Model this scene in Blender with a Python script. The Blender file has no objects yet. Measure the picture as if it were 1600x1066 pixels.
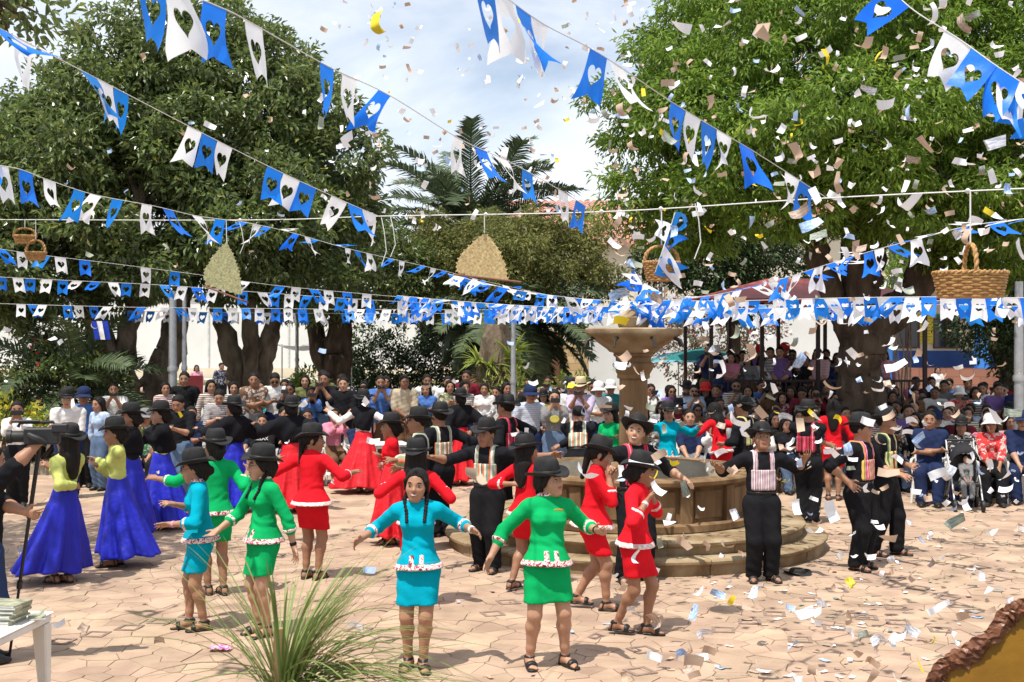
import bpy, bmesh, math, random
import numpy as np
from mathutils import Vector, Matrix, Euler
from mathutils.geometry import delaunay_2d_cdt

SC = bpy.context.scene
COL = SC.collection
rng = random.Random(7)
R = math.radians
PI = math.pi

# ------------------------------------------------------------------ camera, sky, sun, exposure
F = 1900.0            # focal length in pixels of a 1600 px wide frame
CAMH = 2.56
HOR = 530.0
cam = bpy.data.cameras.new('camera')
cam.sensor_width = 36.0
cam.lens = F / 1600 * 36
cam.shift_y = (HOR - 533) / 1600
cam.clip_end = 2000
cam.dof.use_dof = True
cam.dof.focus_distance = 11.5
cam.dof.aperture_fstop = 7.1
camo = bpy.data.objects.new('camera', cam)
camo.location = (0, 0, CAMH)
camo.rotation_euler = (R(90), 0, 0)
COL.objects.link(camo)
SC.camera = camo

SUN_EL, SUN_AZ = 68.0, 215.0        # azimuth clockwise from +Y : behind the camera, to its left
sdir = Vector((math.sin(R(SUN_AZ)) * math.cos(R(SUN_EL)), math.cos(R(SUN_AZ)) * math.cos(R(SUN_EL)), math.sin(R(SUN_EL))))
sun = bpy.data.lights.new('sun', 'SUN')
sun.energy = 5.0
sun.angle = R(0.53)
sun.color = (1.0, 0.95, 0.87)
suno = bpy.data.objects.new('sun', sun)
suno.rotation_euler = (-sdir).to_track_quat('-Z', 'Y').to_euler()
suno.location = sdir * 60
COL.objects.link(suno)

W = bpy.data.worlds.new('World')
SC.world = W
W.use_nodes = True
nt = W.node_tree
nt.nodes.clear()
n_out = nt.nodes.new('ShaderNodeOutputWorld')
n_bg = nt.nodes.new('ShaderNodeBackground')
n_bg.inputs['Strength'].default_value = 0.12
n_sky = nt.nodes.new('ShaderNodeTexSky')
n_sky.sky_type = 'NISHITA'
n_sky.sun_disc = False
n_sky.sun_elevation = R(SUN_EL)
n_sky.sun_rotation = R(SUN_AZ)
n_sky.air_density = 1.0
n_sky.dust_density = 1.2
n_sky.ozone_density = 1.3
n_tc = nt.nodes.new('ShaderNodeTexCoord')
n_map = nt.nodes.new('ShaderNodeMapping')
n_map.inputs['Scale'].default_value = (1.0, 1.0, 2.2)
n_map.inputs['Location'].default_value = (0.35, 0.1, 0.42)
n_no = nt.nodes.new('ShaderNodeTexNoise')
n_no.inputs['Scale'].default_value = 3.1
n_no.inputs['Detail'].default_value = 8
n_no.inputs['Roughness'].default_value = 0.58
n_no.inputs['Distortion'].default_value = 0.35
n_cr = nt.nodes.new('ShaderNodeValToRGB')
n_cr.color_ramp.elements[0].position = 0.30
n_cr.color_ramp.elements[1].position = 0.66
n_cr.color_ramp.elements[0].color = (0.20, 0.20, 0.20, 1)
n_mx = nt.nodes.new('ShaderNodeMix')
n_mx.data_type = 'RGBA'
n_mx.inputs['B'].default_value = (8.2, 8.5, 9.0, 1)
nt.links.new(n_tc.outputs['Generated'], n_map.inputs['Vector'])
nt.links.new(n_map.outputs['Vector'], n_no.inputs['Vector'])
nt.links.new(n_no.outputs['Fac'], n_cr.inputs['Fac'])
nt.links.new(n_cr.outputs['Color'], n_mx.inputs['Factor'])
nt.links.new(n_sky.outputs['Color'], n_mx.inputs['A'])
nt.links.new(n_mx.outputs['Result'], n_bg.inputs['Color'])
nt.links.new(n_bg.outputs['Background'], n_out.inputs['Surface'])

SC.view_settings.view_transform = 'Standard'
SC.view_settings.look = 'None'
SC.view_settings.exposure = 0.32
SC.view_settings.gamma = 1.0
SC.view_settings.use_curve_mapping = False
SC.cycles.max_bounces = 8
SC.cycles.diffuse_bounces = 4
SC.cycles.transparent_max_bounces = 8
SC.cycles.use_denoising = True

# ------------------------------------------------------------------ placing helpers (metres; the eye is 2.56 m above the plaza)
def P(px, py, d):
    return Vector(((px - 800) / F * d, d, CAMH - (py - HOR) / F * d))
def GD(py):                       # distance of the ground seen at row py
    return F * CAMH / (py - HOR)
def GP(px, py):
    d = GD(py)
    return Vector(((px - 800) / F * d, d, 0))

def tag(o, label=None, cat=None, group=None, kind=None):
    if label: o['label'] = label
    if cat: o['category'] = cat
    if group: o['group'] = group
    if kind: o['kind'] = kind
    return o

def empty(name, loc=(0, 0, 0), rz=0.0, parent=None):
    o = bpy.data.objects.new(name, None)
    o.location = loc
    o.rotation_euler = (0, 0, rz)
    o.empty_display_size = 0.2
    COL.objects.link(o)
    if parent: o.parent = parent
    return o

def link(name, me, parent=None, mat=None, color=None, loc=None, rot=None, matrix=None):
    o = bpy.data.objects.new(name, me)
    COL.objects.link(o)
    if mat is not None:
        if len(me.materials) == 0: me.materials.append(mat)
        elif me.materials[0] != mat:
            o.material_slots[0].link = 'OBJECT'
            o.material_slots[0].material = mat
    if parent: o.parent = parent
    if matrix is not None: o.matrix_local = matrix
    if loc is not None: o.location = loc
    if rot is not None: o.rotation_euler = rot
    if color is not None: o.color = (color[0], color[1], color[2], 1)
    return o

def mesh_np(name, V, Fq, smooth=True):
    """V (n,3), Fq (m,k) arrays -> mesh"""
    me = bpy.data.meshes.new(name)
    V = np.ascontiguousarray(V, np.float32); Fq = np.ascontiguousarray(Fq, np.int32)
    k = Fq.shape[1] if len(Fq) else 4
    me.vertices.add(len(V)); me.vertices.foreach_set('co', V.ravel())
    me.loops.add(Fq.size); me.loops.foreach_set('vertex_index', Fq.ravel())
    me.polygons.add(len(Fq))
    me.polygons.foreach_set('loop_start', np.arange(0, Fq.size, k, dtype=np.int32))
    try: me.polygons.foreach_set('loop_total', np.full(len(Fq), k, np.int32))
    except Exception: pass
    me.polygons.foreach_set('use_smooth', np.full(len(Fq), smooth, dtype=bool))
    me.update(calc_edges=True)
    return me

class MB:
    """collects simple shapes into one mesh"""
    def __init__(s): s.v = []; s.f = []
    def add(s, vs, fs):
        o = len(s.v); s.v += [tuple(v) for v in vs]; s.f += [tuple(i + o for i in f) for f in fs]; return s
    def box(s, lo, hi, M=None):
        (a, b, c), (d, e, f) = lo, hi
        vs = [Vector(p) for p in ((a,b,c),(d,b,c),(d,e,c),(a,e,c),(a,b,f),(d,b,f),(d,e,f),(a,e,f))]
        if M is not None: vs = [M @ v for v in vs]
        return s.add(vs, [(0,3,2,1),(4,5,6,7),(0,1,5,4),(1,2,6,5),(2,3,7,6),(3,0,4,7)])
    def tube(s, pts, r, n=8, cap=True):
        pts = [Vector(p) for p in pts]; m = len(pts)
        rr = r if isinstance(r, (list, tuple)) else [r] * m
        vs = []; up = Vector((0.13, 0.27, 0.95)).normalized()
        pu = None
        for i, p in enumerate(pts):
            t = (pts[min(i+1, m-1)] - pts[max(i-1, 0)])
            t = t.normalized() if t.length > 1e-9 else Vector((0,0,1))
            a = pu if pu is not None else up
            u = a - t * a.dot(t)
            if u.length < 1e-3: u = Vector((1,0,0)) - t * t.x
            u.normalize(); pu = u; w = t.cross(u)
            for k in range(n):
                an = 2*PI*k/n
                vs.append(p + (u*math.cos(an) + w*math.sin(an)) * rr[i])
        fs = [(i*n+k, i*n+(k+1)%n, (i+1)*n+(k+1)%n, (i+1)*n+k) for i in range(m-1) for k in range(n)]
        if cap: fs += [tuple(range(n-1, -1, -1)), tuple((m-1)*n+k for k in range(n))]
        return s.add(vs, fs)
    def lathe(s, prof, n=32, c=(0,0,0), wob=None, cap=True):
        vs = []; m = len(prof)
        for (r, z) in prof:
            for k in range(n):
                a = 2*PI*k/n
                q = r if wob is None else r + wob(a, z, r)
                vs.append((c[0]+q*math.cos(a), c[1]+q*math.sin(a), c[2]+z))
        fs = [(i*n+k, i*n+(k+1)%n, (i+1)*n+(k+1)%n, (i+1)*n+k) for i in range(m-1) for k in range(n)]
        if cap: fs += [tuple(range(n-1, -1, -1)), tuple((m-1)*n+k for k in range(n))]
        return s.add(vs, fs)
    def mesh(s, name, smooth=False, bevel=0.0):
        me = bpy.data.meshes.new(name)
        me.from_pydata(s.v, [], s.f)
        if bevel > 0:
            bm = bmesh.new(); bm.from_mesh(me)
            bmesh.ops.bevel(bm, geom=[e for e in bm.edges if e.is_manifold and e.calc_face_angle(0) > 0.6], offset=bevel, segments=1, affect='EDGES', profile=0.6)
            bm.to_mesh(me); bm.free()
        if smooth:
            me.polygons.foreach_set('use_smooth', np.ones(len(me.polygons), dtype=bool))
            me.set_sharp_from_angle(angle=R(40))
        me.update()
        return me
    def build(s, name, mat, parent=None, smooth=False, bevel=0.0, color=None, **k):
        return link(name, s.mesh(name, smooth, bevel), parent, mat, color, **k)

# ------------------------------------------------------------------ materials
def new_mat(name):
    m = bpy.data.materials.new(name); m.use_nodes = True
    nt = m.node_tree; b = nt.nodes['Principled BSDF']
    return m, nt, b
def N(nt, t, **kw):
    n = nt.nodes.new('ShaderNode' + t)
    for k, v in kw.items():
        if hasattr(n, k): setattr(n, k, v)
        else: n.inputs[k].default_value = v
    return n
def L(nt, a, b): nt.links.new(a, b)

def pm(name, col, rough=0.7, var=0.25, scale=6.0, bump=0.15, bscale=60.0, spec=0.3, metal=0.0, col2=None, objcol=False, isl=0.0, trans=0.0, detail=6, coord='Object', stretch=None, bdist=0.01):
    """procedural principled material; col2 = second tone mixed by noise; objcol takes the object's own colour"""
    m, nt, b = new_mat(name)
    tc = N(nt, 'TexCoord'); src = N(nt, 'NewGeometry').outputs['Position'] if coord == 'Position' else tc.outputs[coord]
    if stretch:
        mp = N(nt, 'Mapping'); mp.inputs['Scale'].default_value = stretch
        L(nt, src, mp.inputs['Vector']); src = mp.outputs['Vector']
    no = N(nt, 'TexNoise'); no.inputs['Scale'].default_value = scale; no.inputs['Detail'].default_value = detail
    L(nt, src, no.inputs['Vector'])
    mix = N(nt, 'Mix', data_type='RGBA')
    rp = N(nt, 'ValToRGB'); rp.color_ramp.elements[0].position = 0.35; rp.color_ramp.elements[1].position = 0.65
    L(nt, no.outputs['Fac'], rp.inputs['Fac'])
    L(nt, rp.outputs['Color'], mix.inputs['Factor'])
    if objcol:
        oi = N(nt, 'ObjectInfo')
        dk = N(nt, 'Mix', data_type='RGBA', blend_type='MULTIPLY'); dk.inputs['Factor'].default_value = 1.0
        L(nt, oi.outputs['Color'], dk.inputs['A']); dk.inputs['B'].default_value = (1-var,)*3 + (1,)
        L(nt, dk.outputs['Result'], mix.inputs['A']); L(nt, oi.outputs['Color'], mix.inputs['B'])
    else:
        c2 = col2 if col2 else tuple(c*(1-var) for c in col)
        mix.inputs['A'].default_value = (*c2, 1); mix.inputs['B'].default_value = (*col, 1)
    out = mix.outputs['Result']
    if isl > 0:
        ge = N(nt, 'NewGeometry'); oi = N(nt, 'ObjectInfo')
        ad = N(nt, 'Math', operation='ADD'); L(nt, ge.outputs['Random Per Island'], ad.inputs[0]); L(nt, oi.outputs['Random'], ad.inputs[1])
        fr = N(nt, 'Math', operation='FRACT'); L(nt, ad.outputs[0], fr.inputs[0])
        hs = N(nt, 'HueSaturation')
        mr = N(nt, 'MapRange'); mr.inputs['To Min'].default_value = 1-isl; mr.inputs['To Max'].default_value = 1+isl
        L(nt, fr.outputs[0], mr.inputs['Value']); L(nt, mr.outputs[0], hs.inputs['Value'])
        mr2 = N(nt, 'MapRange'); mr2.inputs['To Min'].default_value = 0.5-isl*0.06; mr2.inputs['To Max'].default_value = 0.5+isl*0.06
        m2 = N(nt, 'Math', operation='MULTIPLY'); m2.inputs[1].default_value = 7.31; L(nt, fr.outputs[0], m2.inputs[0])
        f2 = N(nt, 'Math', operation='FRACT'); L(nt, m2.outputs[0], f2.inputs[0]); L(nt, f2.outputs[0], mr2.inputs['Value']); L(nt, mr2.outputs[0], hs.inputs['Hue'])
        L(nt, out, hs.inputs['Color']); out = hs.outputs['Color']
    L(nt, out, b.inputs['Base Color'])
    b.inputs['Roughness'].default_value = rough
    b.inputs['Specular IOR Level'].default_value = spec
    b.inputs['Metallic'].default_value = metal
    if bump > 0:
        n2 = N(nt, 'TexNoise'); n2.inputs['Scale'].default_value = bscale; n2.inputs['Detail'].default_value = 5
        L(nt, src, n2.inputs['Vector'])
        bp = N(nt, 'Bump'); bp.inputs['Strength'].default_value = bump; bp.inputs['Distance'].default_value = bdist
        L(nt, n2.outputs['Fac'], bp.inputs['Height']); L(nt, bp.outputs['Normal'], b.inputs['Normal'])
    if trans > 0:
        tr = N(nt, 'BsdfTranslucent'); L(nt, out, tr.inputs['Color'])
        ms = N(nt, 'MixShader'); ms.inputs['Fac'].default_value = trans
        L(nt, b.outputs[0], ms.inputs[1]); L(nt, tr.outputs[0], ms.inputs[2])
        L(nt, ms.outputs[0], nt.nodes['Material Output'].inputs['Surface'])
    return m

def ramp_set(rp, stops, interp='LINEAR'):
    cr = rp.color_ramp; cr.interpolation = interp
    while len(cr.elements) > 1: cr.elements.remove(cr.elements[-1])
    cr.elements[0].position = stops[0][0]; cr.elements[0].color = (*stops[0][1], 1)
    for p, c in stops[1:]:
        e = cr.elements.new(p); e.color = (*c, 1)

def stripe_mat(name, stops, axis='X', scale=4.0, rough=0.85):
    """woven stripes across one object axis"""
    m, nt, b = new_mat(name)
    tc = N(nt, 'TexCoord'); sp = N(nt, 'SeparateXYZ'); L(nt, tc.outputs['Object'], sp.inputs[0])
    mu = N(nt, 'Math', operation='MULTIPLY'); mu.inputs[1].default_value = scale; L(nt, sp.outputs[axis], mu.inputs[0])
    ad = N(nt, 'Math', operation='ADD'); ad.inputs[1].default_value = 100.5; L(nt, mu.outputs[0], ad.inputs[0])
    fr = N(nt, 'Math', operation='FRACT'); L(nt, ad.outputs[0], fr.inputs[0])
    rp = N(nt, 'ValToRGB'); ramp_set(rp, stops, 'CONSTANT'); L(nt, fr.outputs[0], rp.inputs['Fac'])
    wv = N(nt, 'TexNoise'); wv.inputs['Scale'].default_value = 300; L(nt, tc.outputs['Object'], wv.inputs['Vector'])
    bp = N(nt, 'Bump'); bp.inputs['Strength'].default_value = 0.4; bp.inputs['Distance'].default_value = 0.004
    L(nt, wv.outputs['Fac'], bp.inputs['Height']); L(nt, bp.outputs['Normal'], b.inputs['Normal'])
    L(nt, rp.outputs['Color'], b.inputs['Base Color']); b.inputs['Roughness'].default_value = rough
    b.inputs['Specular IOR Level'].default_value = 0.1
    return m

MT = {}
MT['cloth'] = pm('cloth', (1,1,1), 0.9, 0.2, 5, 0.3, 9, 0.08, objcol=True, bdist=0.03)
MT['satin'] = pm('satin_cloth', (1,1,1), 0.5, 0.2, 5, 0.45, 8, 0.3, objcol=True, bdist=0.04)
MT['skin'] = pm('skin', (1,1,1), 0.5, 0.16, 14, 0.08, 120, 0.35, objcol=True)
MT['skin'].node_tree.nodes['Principled BSDF'].inputs['Subsurface Weight'].default_value = 0.0
MT['hair'] = pm('black_hair', (0.012,0.009,0.008), 0.6, 0.6, 60, 0.9, 130, 0.2, objcol=True, stretch=(1,1,0.12))
MT['felt'] = pm('black_felt', (0.011,0.011,0.012), 0.8, 0.4, 12, 0.25, 150, 0.25, col2=(0.022,0.021,0.021))
MT['leather'] = pm('black_leather', (0.014,0.012,0.011), 0.45, 0.3, 20, 0.2, 90, 0.4)
MT['eye_white'] = pm('eye_white', (0.42,0.37,0.33), 0.25, 0.05, 20, 0, 1, 0.5)
MT['iris'] = pm('dark_iris', (0.012,0.007,0.005), 0.15, 0.1, 20, 0, 1, 0.6)
MT['teeth'] = pm('teeth', (0.72,0.68,0.62), 0.3, 0.05, 30, 0, 1, 0.5)
MT['lips'] = pm('lips', (0.36,0.115,0.095), 0.4, 0.2, 60, 0, 1, 0.4)
MT['black_plastic'] = pm('black_plastic', (0.011,0.011,0.012), 0.6, 0.3, 30, 0.05, 100, 0.5)
MT['white_plastic'] = pm('white_plastic', (0.72,0.71,0.68), 0.38, 0.08, 4, 0.03, 60, 0.45, col2=(0.62,0.60,0.55))
MT['metal_grey'] = pm('galvanised_metal', (0.42,0.43,0.44), 0.45, 0.2, 8, 0.05, 60, 0.5, metal=0.6)
MT['cord'] = pm('white_cord', (0.7,0.7,0.68), 0.7, 0.1, 30, 0.2, 300, 0.2)
def trim_mat():
    m, nt, b = new_mat('printed_trim')
    tc = N(nt, 'TexCoord'); no = N(nt, 'TexNoise'); no.inputs['Scale'].default_value = 30; no.inputs['Detail'].default_value = 3; no.inputs['Distortion'].default_value = 1.5
    L(nt, tc.outputs['Object'], no.inputs['Vector'])
    rp = N(nt, 'ValToRGB'); ramp_set(rp, [(0, (0.05,0.02,0.02)), (0.40, (0.5,0.05,0.08)), (0.47, (0.72,0.66,0.62)), (0.60, (0.62,0.14,0.18)), (0.66, (0.75,0.70,0.66))], 'CONSTANT')
    L(nt, no.outputs['Fac'], rp.inputs['Fac']); L(nt, rp.outputs['Color'], b.inputs['Base Color']); b.inputs['Roughness'].default_value = 0.8
    return m
MT['trim'] = trim_mat()
MT['white_trim'] = pm('white_printed_trim', (0.78,0.74,0.70), 0.8, 0.3, 40, 0.2, 60, 0.15, col2=(0.55,0.35,0.33))
# ------------------------------------------------------------------ ground and paving
ground = MB().box((-250,-40,-0.25), (250,420,-0.06))
tag(ground.build('ground', pm('street_concrete', (0.34,0.32,0.29), 0.9, 0.2, 0.8, 0.2, 8, 0.2)), kind='structure')
M_mortar = pm('mortar', (0.31,0.22,0.16), 0.95, 0.35, 5, 0.3, 40, 0.1)
plaza = tag(MB().box((-17,3,-0.058), (19,33.5,-0.008)).build('plaza', M_mortar), kind='structure')
M_stone = pm('flagstone', (0.425,0.305,0.215), 0.85, 0.2, 2.2, 0.7, 18, 0.2, col2=(0.30,0.208,0.148), isl=0.12, detail=10, coord='Position')

def voronoi_cells(pts, radius):
    """convex cells of scattered points by clipping against near neighbours"""
    A = np.array(pts); out = []
    for i, p in enumerate(A):
        dd = A - p; q = (dd*dd).sum(1)
        nb = np.argsort(q)[1:22]
        poly = [np.array((radius*math.cos(a), radius*math.sin(a))) for a in np.linspace(0, 2*PI, 12, endpoint=False)]
        for j in nb:
            n = dd[j]; m = q[j]/2 ; new = []
            for a, b in zip(poly, poly[1:]+poly[:1]):
                da, db = a@n - m, b@n - m
                if da <= 0: new.append(a)
                if da*db < 0: new.append(a + (b-a)*(da/(da-db)))
            poly = new
            if len(poly) < 3: break
        if len(poly) >= 3: out.append((p, poly))
    return out

def paving():
    r = random.Random(3)
    pts = []; y = 7.6
    cells = []
    tries = 0; grid = {}
    def ok(x, y, s):
        for a in range(int(x/0.5)-2, int(x/0.5)+3):
            for b in range(int(y/0.5)-2, int(y/0.5)+3):
                for (u, v) in grid.get((a,b), ()):
                    if ((u-x)*0.72)**2 + ((v-y)*1.0)**2 < s*s: return False
        return True
    while tries < 36000:
        tries += 1
        y = 7.2 + 25.5*r.random()**1.25; x = r.uniform(-1, 1)*(0.46*y + 1.6)
        s = r.choice((0.11, 0.18, 0.27, 0.36)) if y < 16 else 0.45
        if ok(x, y, s):
            grid.setdefault((int(x/0.5), int(y/0.5)), []).append((x, y)); pts.append((x, y))
    cells = voronoi_cells(pts, 0.75)
    root = plaza
    vis = []
    for p, poly in cells:
        d = p[1]; px = 800 + p[0]/d*F; py = HOR + CAMH*F/d
        area = 0.5*abs(sum(a[0]*b[1]-a[1]*b[0] for a, b in zip(poly, poly[1:]+poly[:1])))
        score = area * F*F/d/d * CAMH/d if (-40 < px < 1640 and py < 1090) else 0
        vis.append(score)
    order = sorted(range(len(cells)), key=lambda i: -vis[i])
    near = set(order[:300])
    rest = MB()
    for i, (p, poly) in enumerate(cells):
        c = sum(poly)/len(poly)
        gap = r.choice((0.002, 0.003, 0.005))
        q = []
        for v in poly:
            w = v - c; l = np.linalg.norm(w)
            w = w*max(0.5, (l-gap*1.3)/l)
            q.append(c + w)
        n = len(q); zt = r.uniform(-0.003, 0.0035); tx, ty = r.uniform(-.006,.006), r.uniform(-.006,.006)
        bot = [(a[0], a[1], -0.02) for a in q]
        mid = [(a[0], a[1], zt-0.004+(a[0]*tx+a[1]*ty)) for a in q]
        top = [(c[0]+(a[0]-c[0])*0.985, c[1]+(a[1]-c[1])*0.985, zt+(a[0]*tx+a[1]*ty)) for a in q]
        fs = [tuple(range(2*n, 3*n))]
        for k in range(n):
            k2 = (k+1) % n
            fs.append((k, k2, n+k2, n+k)); fs.append((n+k, n+k2, 2*n+k2, 2*n+k))
        if i in near:
            MB().add(bot+mid+top, fs).build('flagstone', M_stone, root, loc=(p[0], p[1], 0))
        else:
            rest.add([(a[0]+p[0], a[1]+p[1], a[2]) for a in bot+mid+top], fs)
    o = rest.build('flagstones_far', M_stone, root); o['kind'] = 'stuff'
    # dark inlaid squares in rows between the slabs
    M_in = pm('inlay_stone', (0.26,0.19,0.15), 0.85, 0.3, 9, 0.3, 50, 0.2)
    fr = MB()
    for (a, b) in (((-.1,-.1),(.1,-.07)), ((-.1,.07),(.1,.1)), ((-.1,-.069),(-.07,.069)), ((.07,-.069),(.1,.069))):
        fr.box((a[0],a[1],-0.012), (b[0],b[1],0.0))
    fme = fr.mesh('inlay')
    rows = [((95,1003),(300,962),5), ((430,868),(480,860),2), ((230,812),(262,806),2), ((668,838),(760,800),4), ((770,960),(872,882),6),
            ((1268,938),(1345,908),3), ((1395,905),(1480,935),3), ((1250,1000),(1400,950),4), ((1290,880),(1330,846),3), ((1420,860),(1500,830),3),
            ((1500,870),(1560,905),3), ((1000,1050),(1010,960),4), ((560,985),(600,1000),2), ((1130,985),(1210,960),3), ((420,800),(520,785),3), ((1340,962),(1470,985),3)]
    for (a, b, n) in rows:
        A, B = GP(*a), GP(*b)
        ang = math.atan2(B.y-A.y, B.x-A.x)
        for k in range(n):
            q = A.lerp(B, k/max(1, n-1))
            link('inlay_square', fme, root, M_in, loc=(q.x, q.y, 0.0085), rot=(0,0,ang+0.6))
paving()

# ------------------------------------------------------------------ fountain
FX, FY = 1.54, 15.42
M_sand = pm('weathered_sandstone', (0.26,0.165,0.085), 0.85, 0.3, 3.4, 0.7, 24, 0.2, col2=(0.115,0.065,0.03), detail=10, stretch=(1,1,0.3))
M_sand2 = pm('worn_pale_sandstone', (0.345,0.265,0.165), 0.88, 0.3, 2.6, 0.6, 26, 0.2, col2=(0.17,0.11,0.055), detail=10)
M_basin_in = pm('grey_lime_render', (0.46,0.44,0.36), 0.9, 0.3, 5, 0.3, 30, 0.2, col2=(0.33,0.31,0.24))
M_spout = pm('dark_spout', (0.03,0.025,0.02), 0.5, 0.3, 10, 0.1, 50, 0.4)
def fountain():
    t = tag(empty('fountain', (FX, FY, 0)), 'weathered sandstone fountain with round steps, basin and fluted column', 'fountain')
    def chip(a, z, r): return 0.006*math.sin(9*a+z*20) + 0.004*math.sin(23*a+1.3) + 0.003*math.sin(51*a)
    for k, (rad, z0, z1) in enumerate(((2.386, -0.02, 0.178), (2.13, 0.178, 0.338))):
        st = MB().lathe([(rad-0.06, z0), (rad-0.06, z1-0.012), (0.5, z1-0.012)], 64).build('step', M_sand2, t, smooth=True)
        rb = random.Random(31+k); nb = 19-3*k; a0 = rb.random()
        prof = [(rad-0.05, z0), (rad-0.045, z1-0.075), (rad-0.02, z1-0.06), (rad-0.003, z1-0.045), (rad, z1-0.02), (rad-0.02, z1-0.002), (rad-0.1, z1), (rad-0.42, z1)]
        for j in range(nb):
            aa, ab = a0+2*PI*j/nb+0.0022, a0+2*PI*(j+1)/nb-0.0022; vs = []; fs = []; m = len(prof); ns = 7; dz = rb.uniform(-.004,.002); dr = rb.uniform(-.006,.004)
            for q in range(ns+1):
                a = aa+(ab-aa)*q/ns
                for (pr, pz) in prof:
                    rr = pr+dr+chip(a, pz, pr)*1.3; vs.append((rr*math.cos(a), rr*math.sin(a), pz+(dz if pz > z0+.01 else 0)))
            for q in range(ns):
                for i in range(m-1): fs.append((q*m+i, (q+1)*m+i, (q+1)*m+i+1, q*m+i+1))
            fs.append(tuple(range(m))); fs.append(tuple(ns*m+i for i in reversed(range(m))))
            MB().add(vs, fs).build('step_block', M_sand2, st, smooth=True)
    b = MB()
    b.lathe([(1.44,0.338),(1.44,0.84),(1.46,0.842),(1.515,0.85),(1.54,0.87),(1.545,0.91),(1.52,0.935),(1.45,0.94),(1.30,0.938),(1.265,0.925),(1.25,0.90),(1.25,0.50),(0.2,0.49)], 72, wob=chip).build('basin', M_sand, t, smooth=True)
    MB().lathe([(1.225,0.49),(1.23,0.925)][::1], 72, cap=False).build('basin_lining', M_basin_in, t, smooth=True)
    MB().lathe([(1.56,0.338),(1.555,0.41),(1.53,0.425),(1.47,0.43)], 72, wob=chip).build('plinth_moulding', M_sand, t, smooth=True)
    for k in range(14):
        a = 2*PI*k/14+0.1
        Mx = Matrix.Rotation(a, 4, 'Z')
        MB().box((1.43,-0.075,0.40), (1.495,0.075,0.846), Mx).build('pilaster', M_sand, t, bevel=0.008)
        Mp = Matrix.Rotation(a+PI/14, 4, 'Z')
        MB().box((1.40,-0.20,0.47), (1.452,0.20,0.80), Mp).build('panel', M_sand, t, bevel=0.01)
    # shaft with flutes
    def flute(a, z, r): return -0.012*(0.5+0.5*math.cos(16*a))**2
    MB().lathe([(0.30,0.45),(0.30,0.95),(0.24,1.0),(0.22,1.04)], 40).build('column_base', M_sand, t, smooth=True)
    MB().lathe([(0.187,1.03),(0.187,1.1),(0.183,1.6),(0.178,2.06)], 128, wob=flute).build('column_shaft', M_sand, t, smooth=True)
    MB().lathe([(0.18,2.055),(0.205,2.065),(0.21,2.09),(0.205,2.11),(0.215,2.13),(0.245,2.18),(0.262,2.225),(0.265,2.25),(0.245,2.262),(0.225,2.27),(0.225,2.33),(0.25,2.345),(0.255,2.37),(0.25,2.385)], 48).build('capital', M_sand, t, smooth=True)
    MB().lathe([(0.24,2.383),(0.30,2.40),(0.33,2.43),(0.47,2.53),(0.575,2.60),(0.60,2.615),(0.612,2.64),(0.612,2.685),(0.595,2.70),(0.54,2.702),(0.50,2.69),(0.45,2.62),(0.16,2.58)], 64, wob=chip).build('bowl', M_sand2, t, smooth=True)
    for k in range(8):
        a = 2*PI*k/8+0.32
        MB().tube([(0.50*math.cos(a),0.50*math.sin(a),2.60), (0.63*math.cos(a),0.63*math.sin(a),2.54), (0.66*math.cos(a),0.66*math.sin(a),2.46)], [0.022,0.02,0.016], 8).build('spout', M_spout, t, smooth=True)
    MB().lathe([(0.17,2.58),(0.19,2.72),(0.2,2.74),(0.2,2.83),(0.155,2.85),(0.11,2.88),(0.08,2.93)], 24).build('finial', M_sand2, t, smooth=True)
fountain()

# ------------------------------------------------------------------ buildings behind the trees
M_white = pm('white_render', (0.70,0.69,0.66), 0.9, 0.12, 0.6, 0.2, 20, 0.15)
M_cream = pm('cream_render', (0.66,0.58,0.44), 0.9, 0.12, 0.7, 0.2, 20, 0.15)
M_blue = pm('blue_paint', (0.05,0.20,0.55), 0.6, 0.2, 1.2, 0.1, 20, 0.3)
M_navy = pm('navy_paint', (0.025,0.07,0.25), 0.6, 0.2, 1.2, 0.1, 20, 0.3)
M_tile = pm('red_clay_tile', (0.42,0.15,0.085), 0.85, 0.4, 1.5, 0.3, 20, 0.15, col2=(0.30,0.12,0.07), isl=0.2)
M_glass = pm('dark_window_glass', (0.03,0.03,0.035), 0.12, 0.2, 2, 0.0, 1, 0.6)
M_frame = pm('dark_frame', (0.10,0.05,0.035), 0.6, 0.2, 8, 0.1, 40, 0.3)
M_yellow = pm('yellow_panel', (0.62,0.50,0.07), 0.7, 0.15, 3, 0.05, 30, 0.2)
M_brick = None
def brick_mat(name, c1, c2, mortar, sx):
    m, nt, b = new_mat(name)
    tc = N(nt, 'TexCoord'); mp = N(nt, 'Mapping'); mp.inputs['Rotation'].default_value = (R(90),0,0)
    L(nt, tc.outputs['Object'], mp.inputs['Vector'])
    br = N(nt, 'TexBrick'); br.inputs['Scale'].default_value = sx
    br.inputs['Color1'].default_value = (*c1,1); br.inputs['Color2'].default_value = (*c2,1); br.inputs['Mortar'].default_value = (*mortar,1)
    br.inputs['Mortar Size'].default_value = 0.012; br.inputs['Brick Width'].default_value = 0.6; br.inputs['Row Height'].default_value = 0.35
    L(nt, mp.outputs['Vector'], br.inputs['Vector']); L(nt, br.outputs['Color'], b.inputs['Base Color']); b.inputs['Roughness'].default_value = 0.9
    bp = N(nt, 'Bump'); bp.inputs['Strength'].default_value = 0.5; bp.inputs['Distance'].default_value = 0.02; bp.invert = True
    L(nt, br.outputs['Fac'], bp.inputs['Height']); L(nt, bp.outputs['Normal'], b.inputs['Normal'])
    return m
M_ashlar = brick_mat('ashlar_stone', (0.46,0.33,0.17), (0.36,0.24,0.11), (0.22,0.15,0.08), 1.0)
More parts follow.
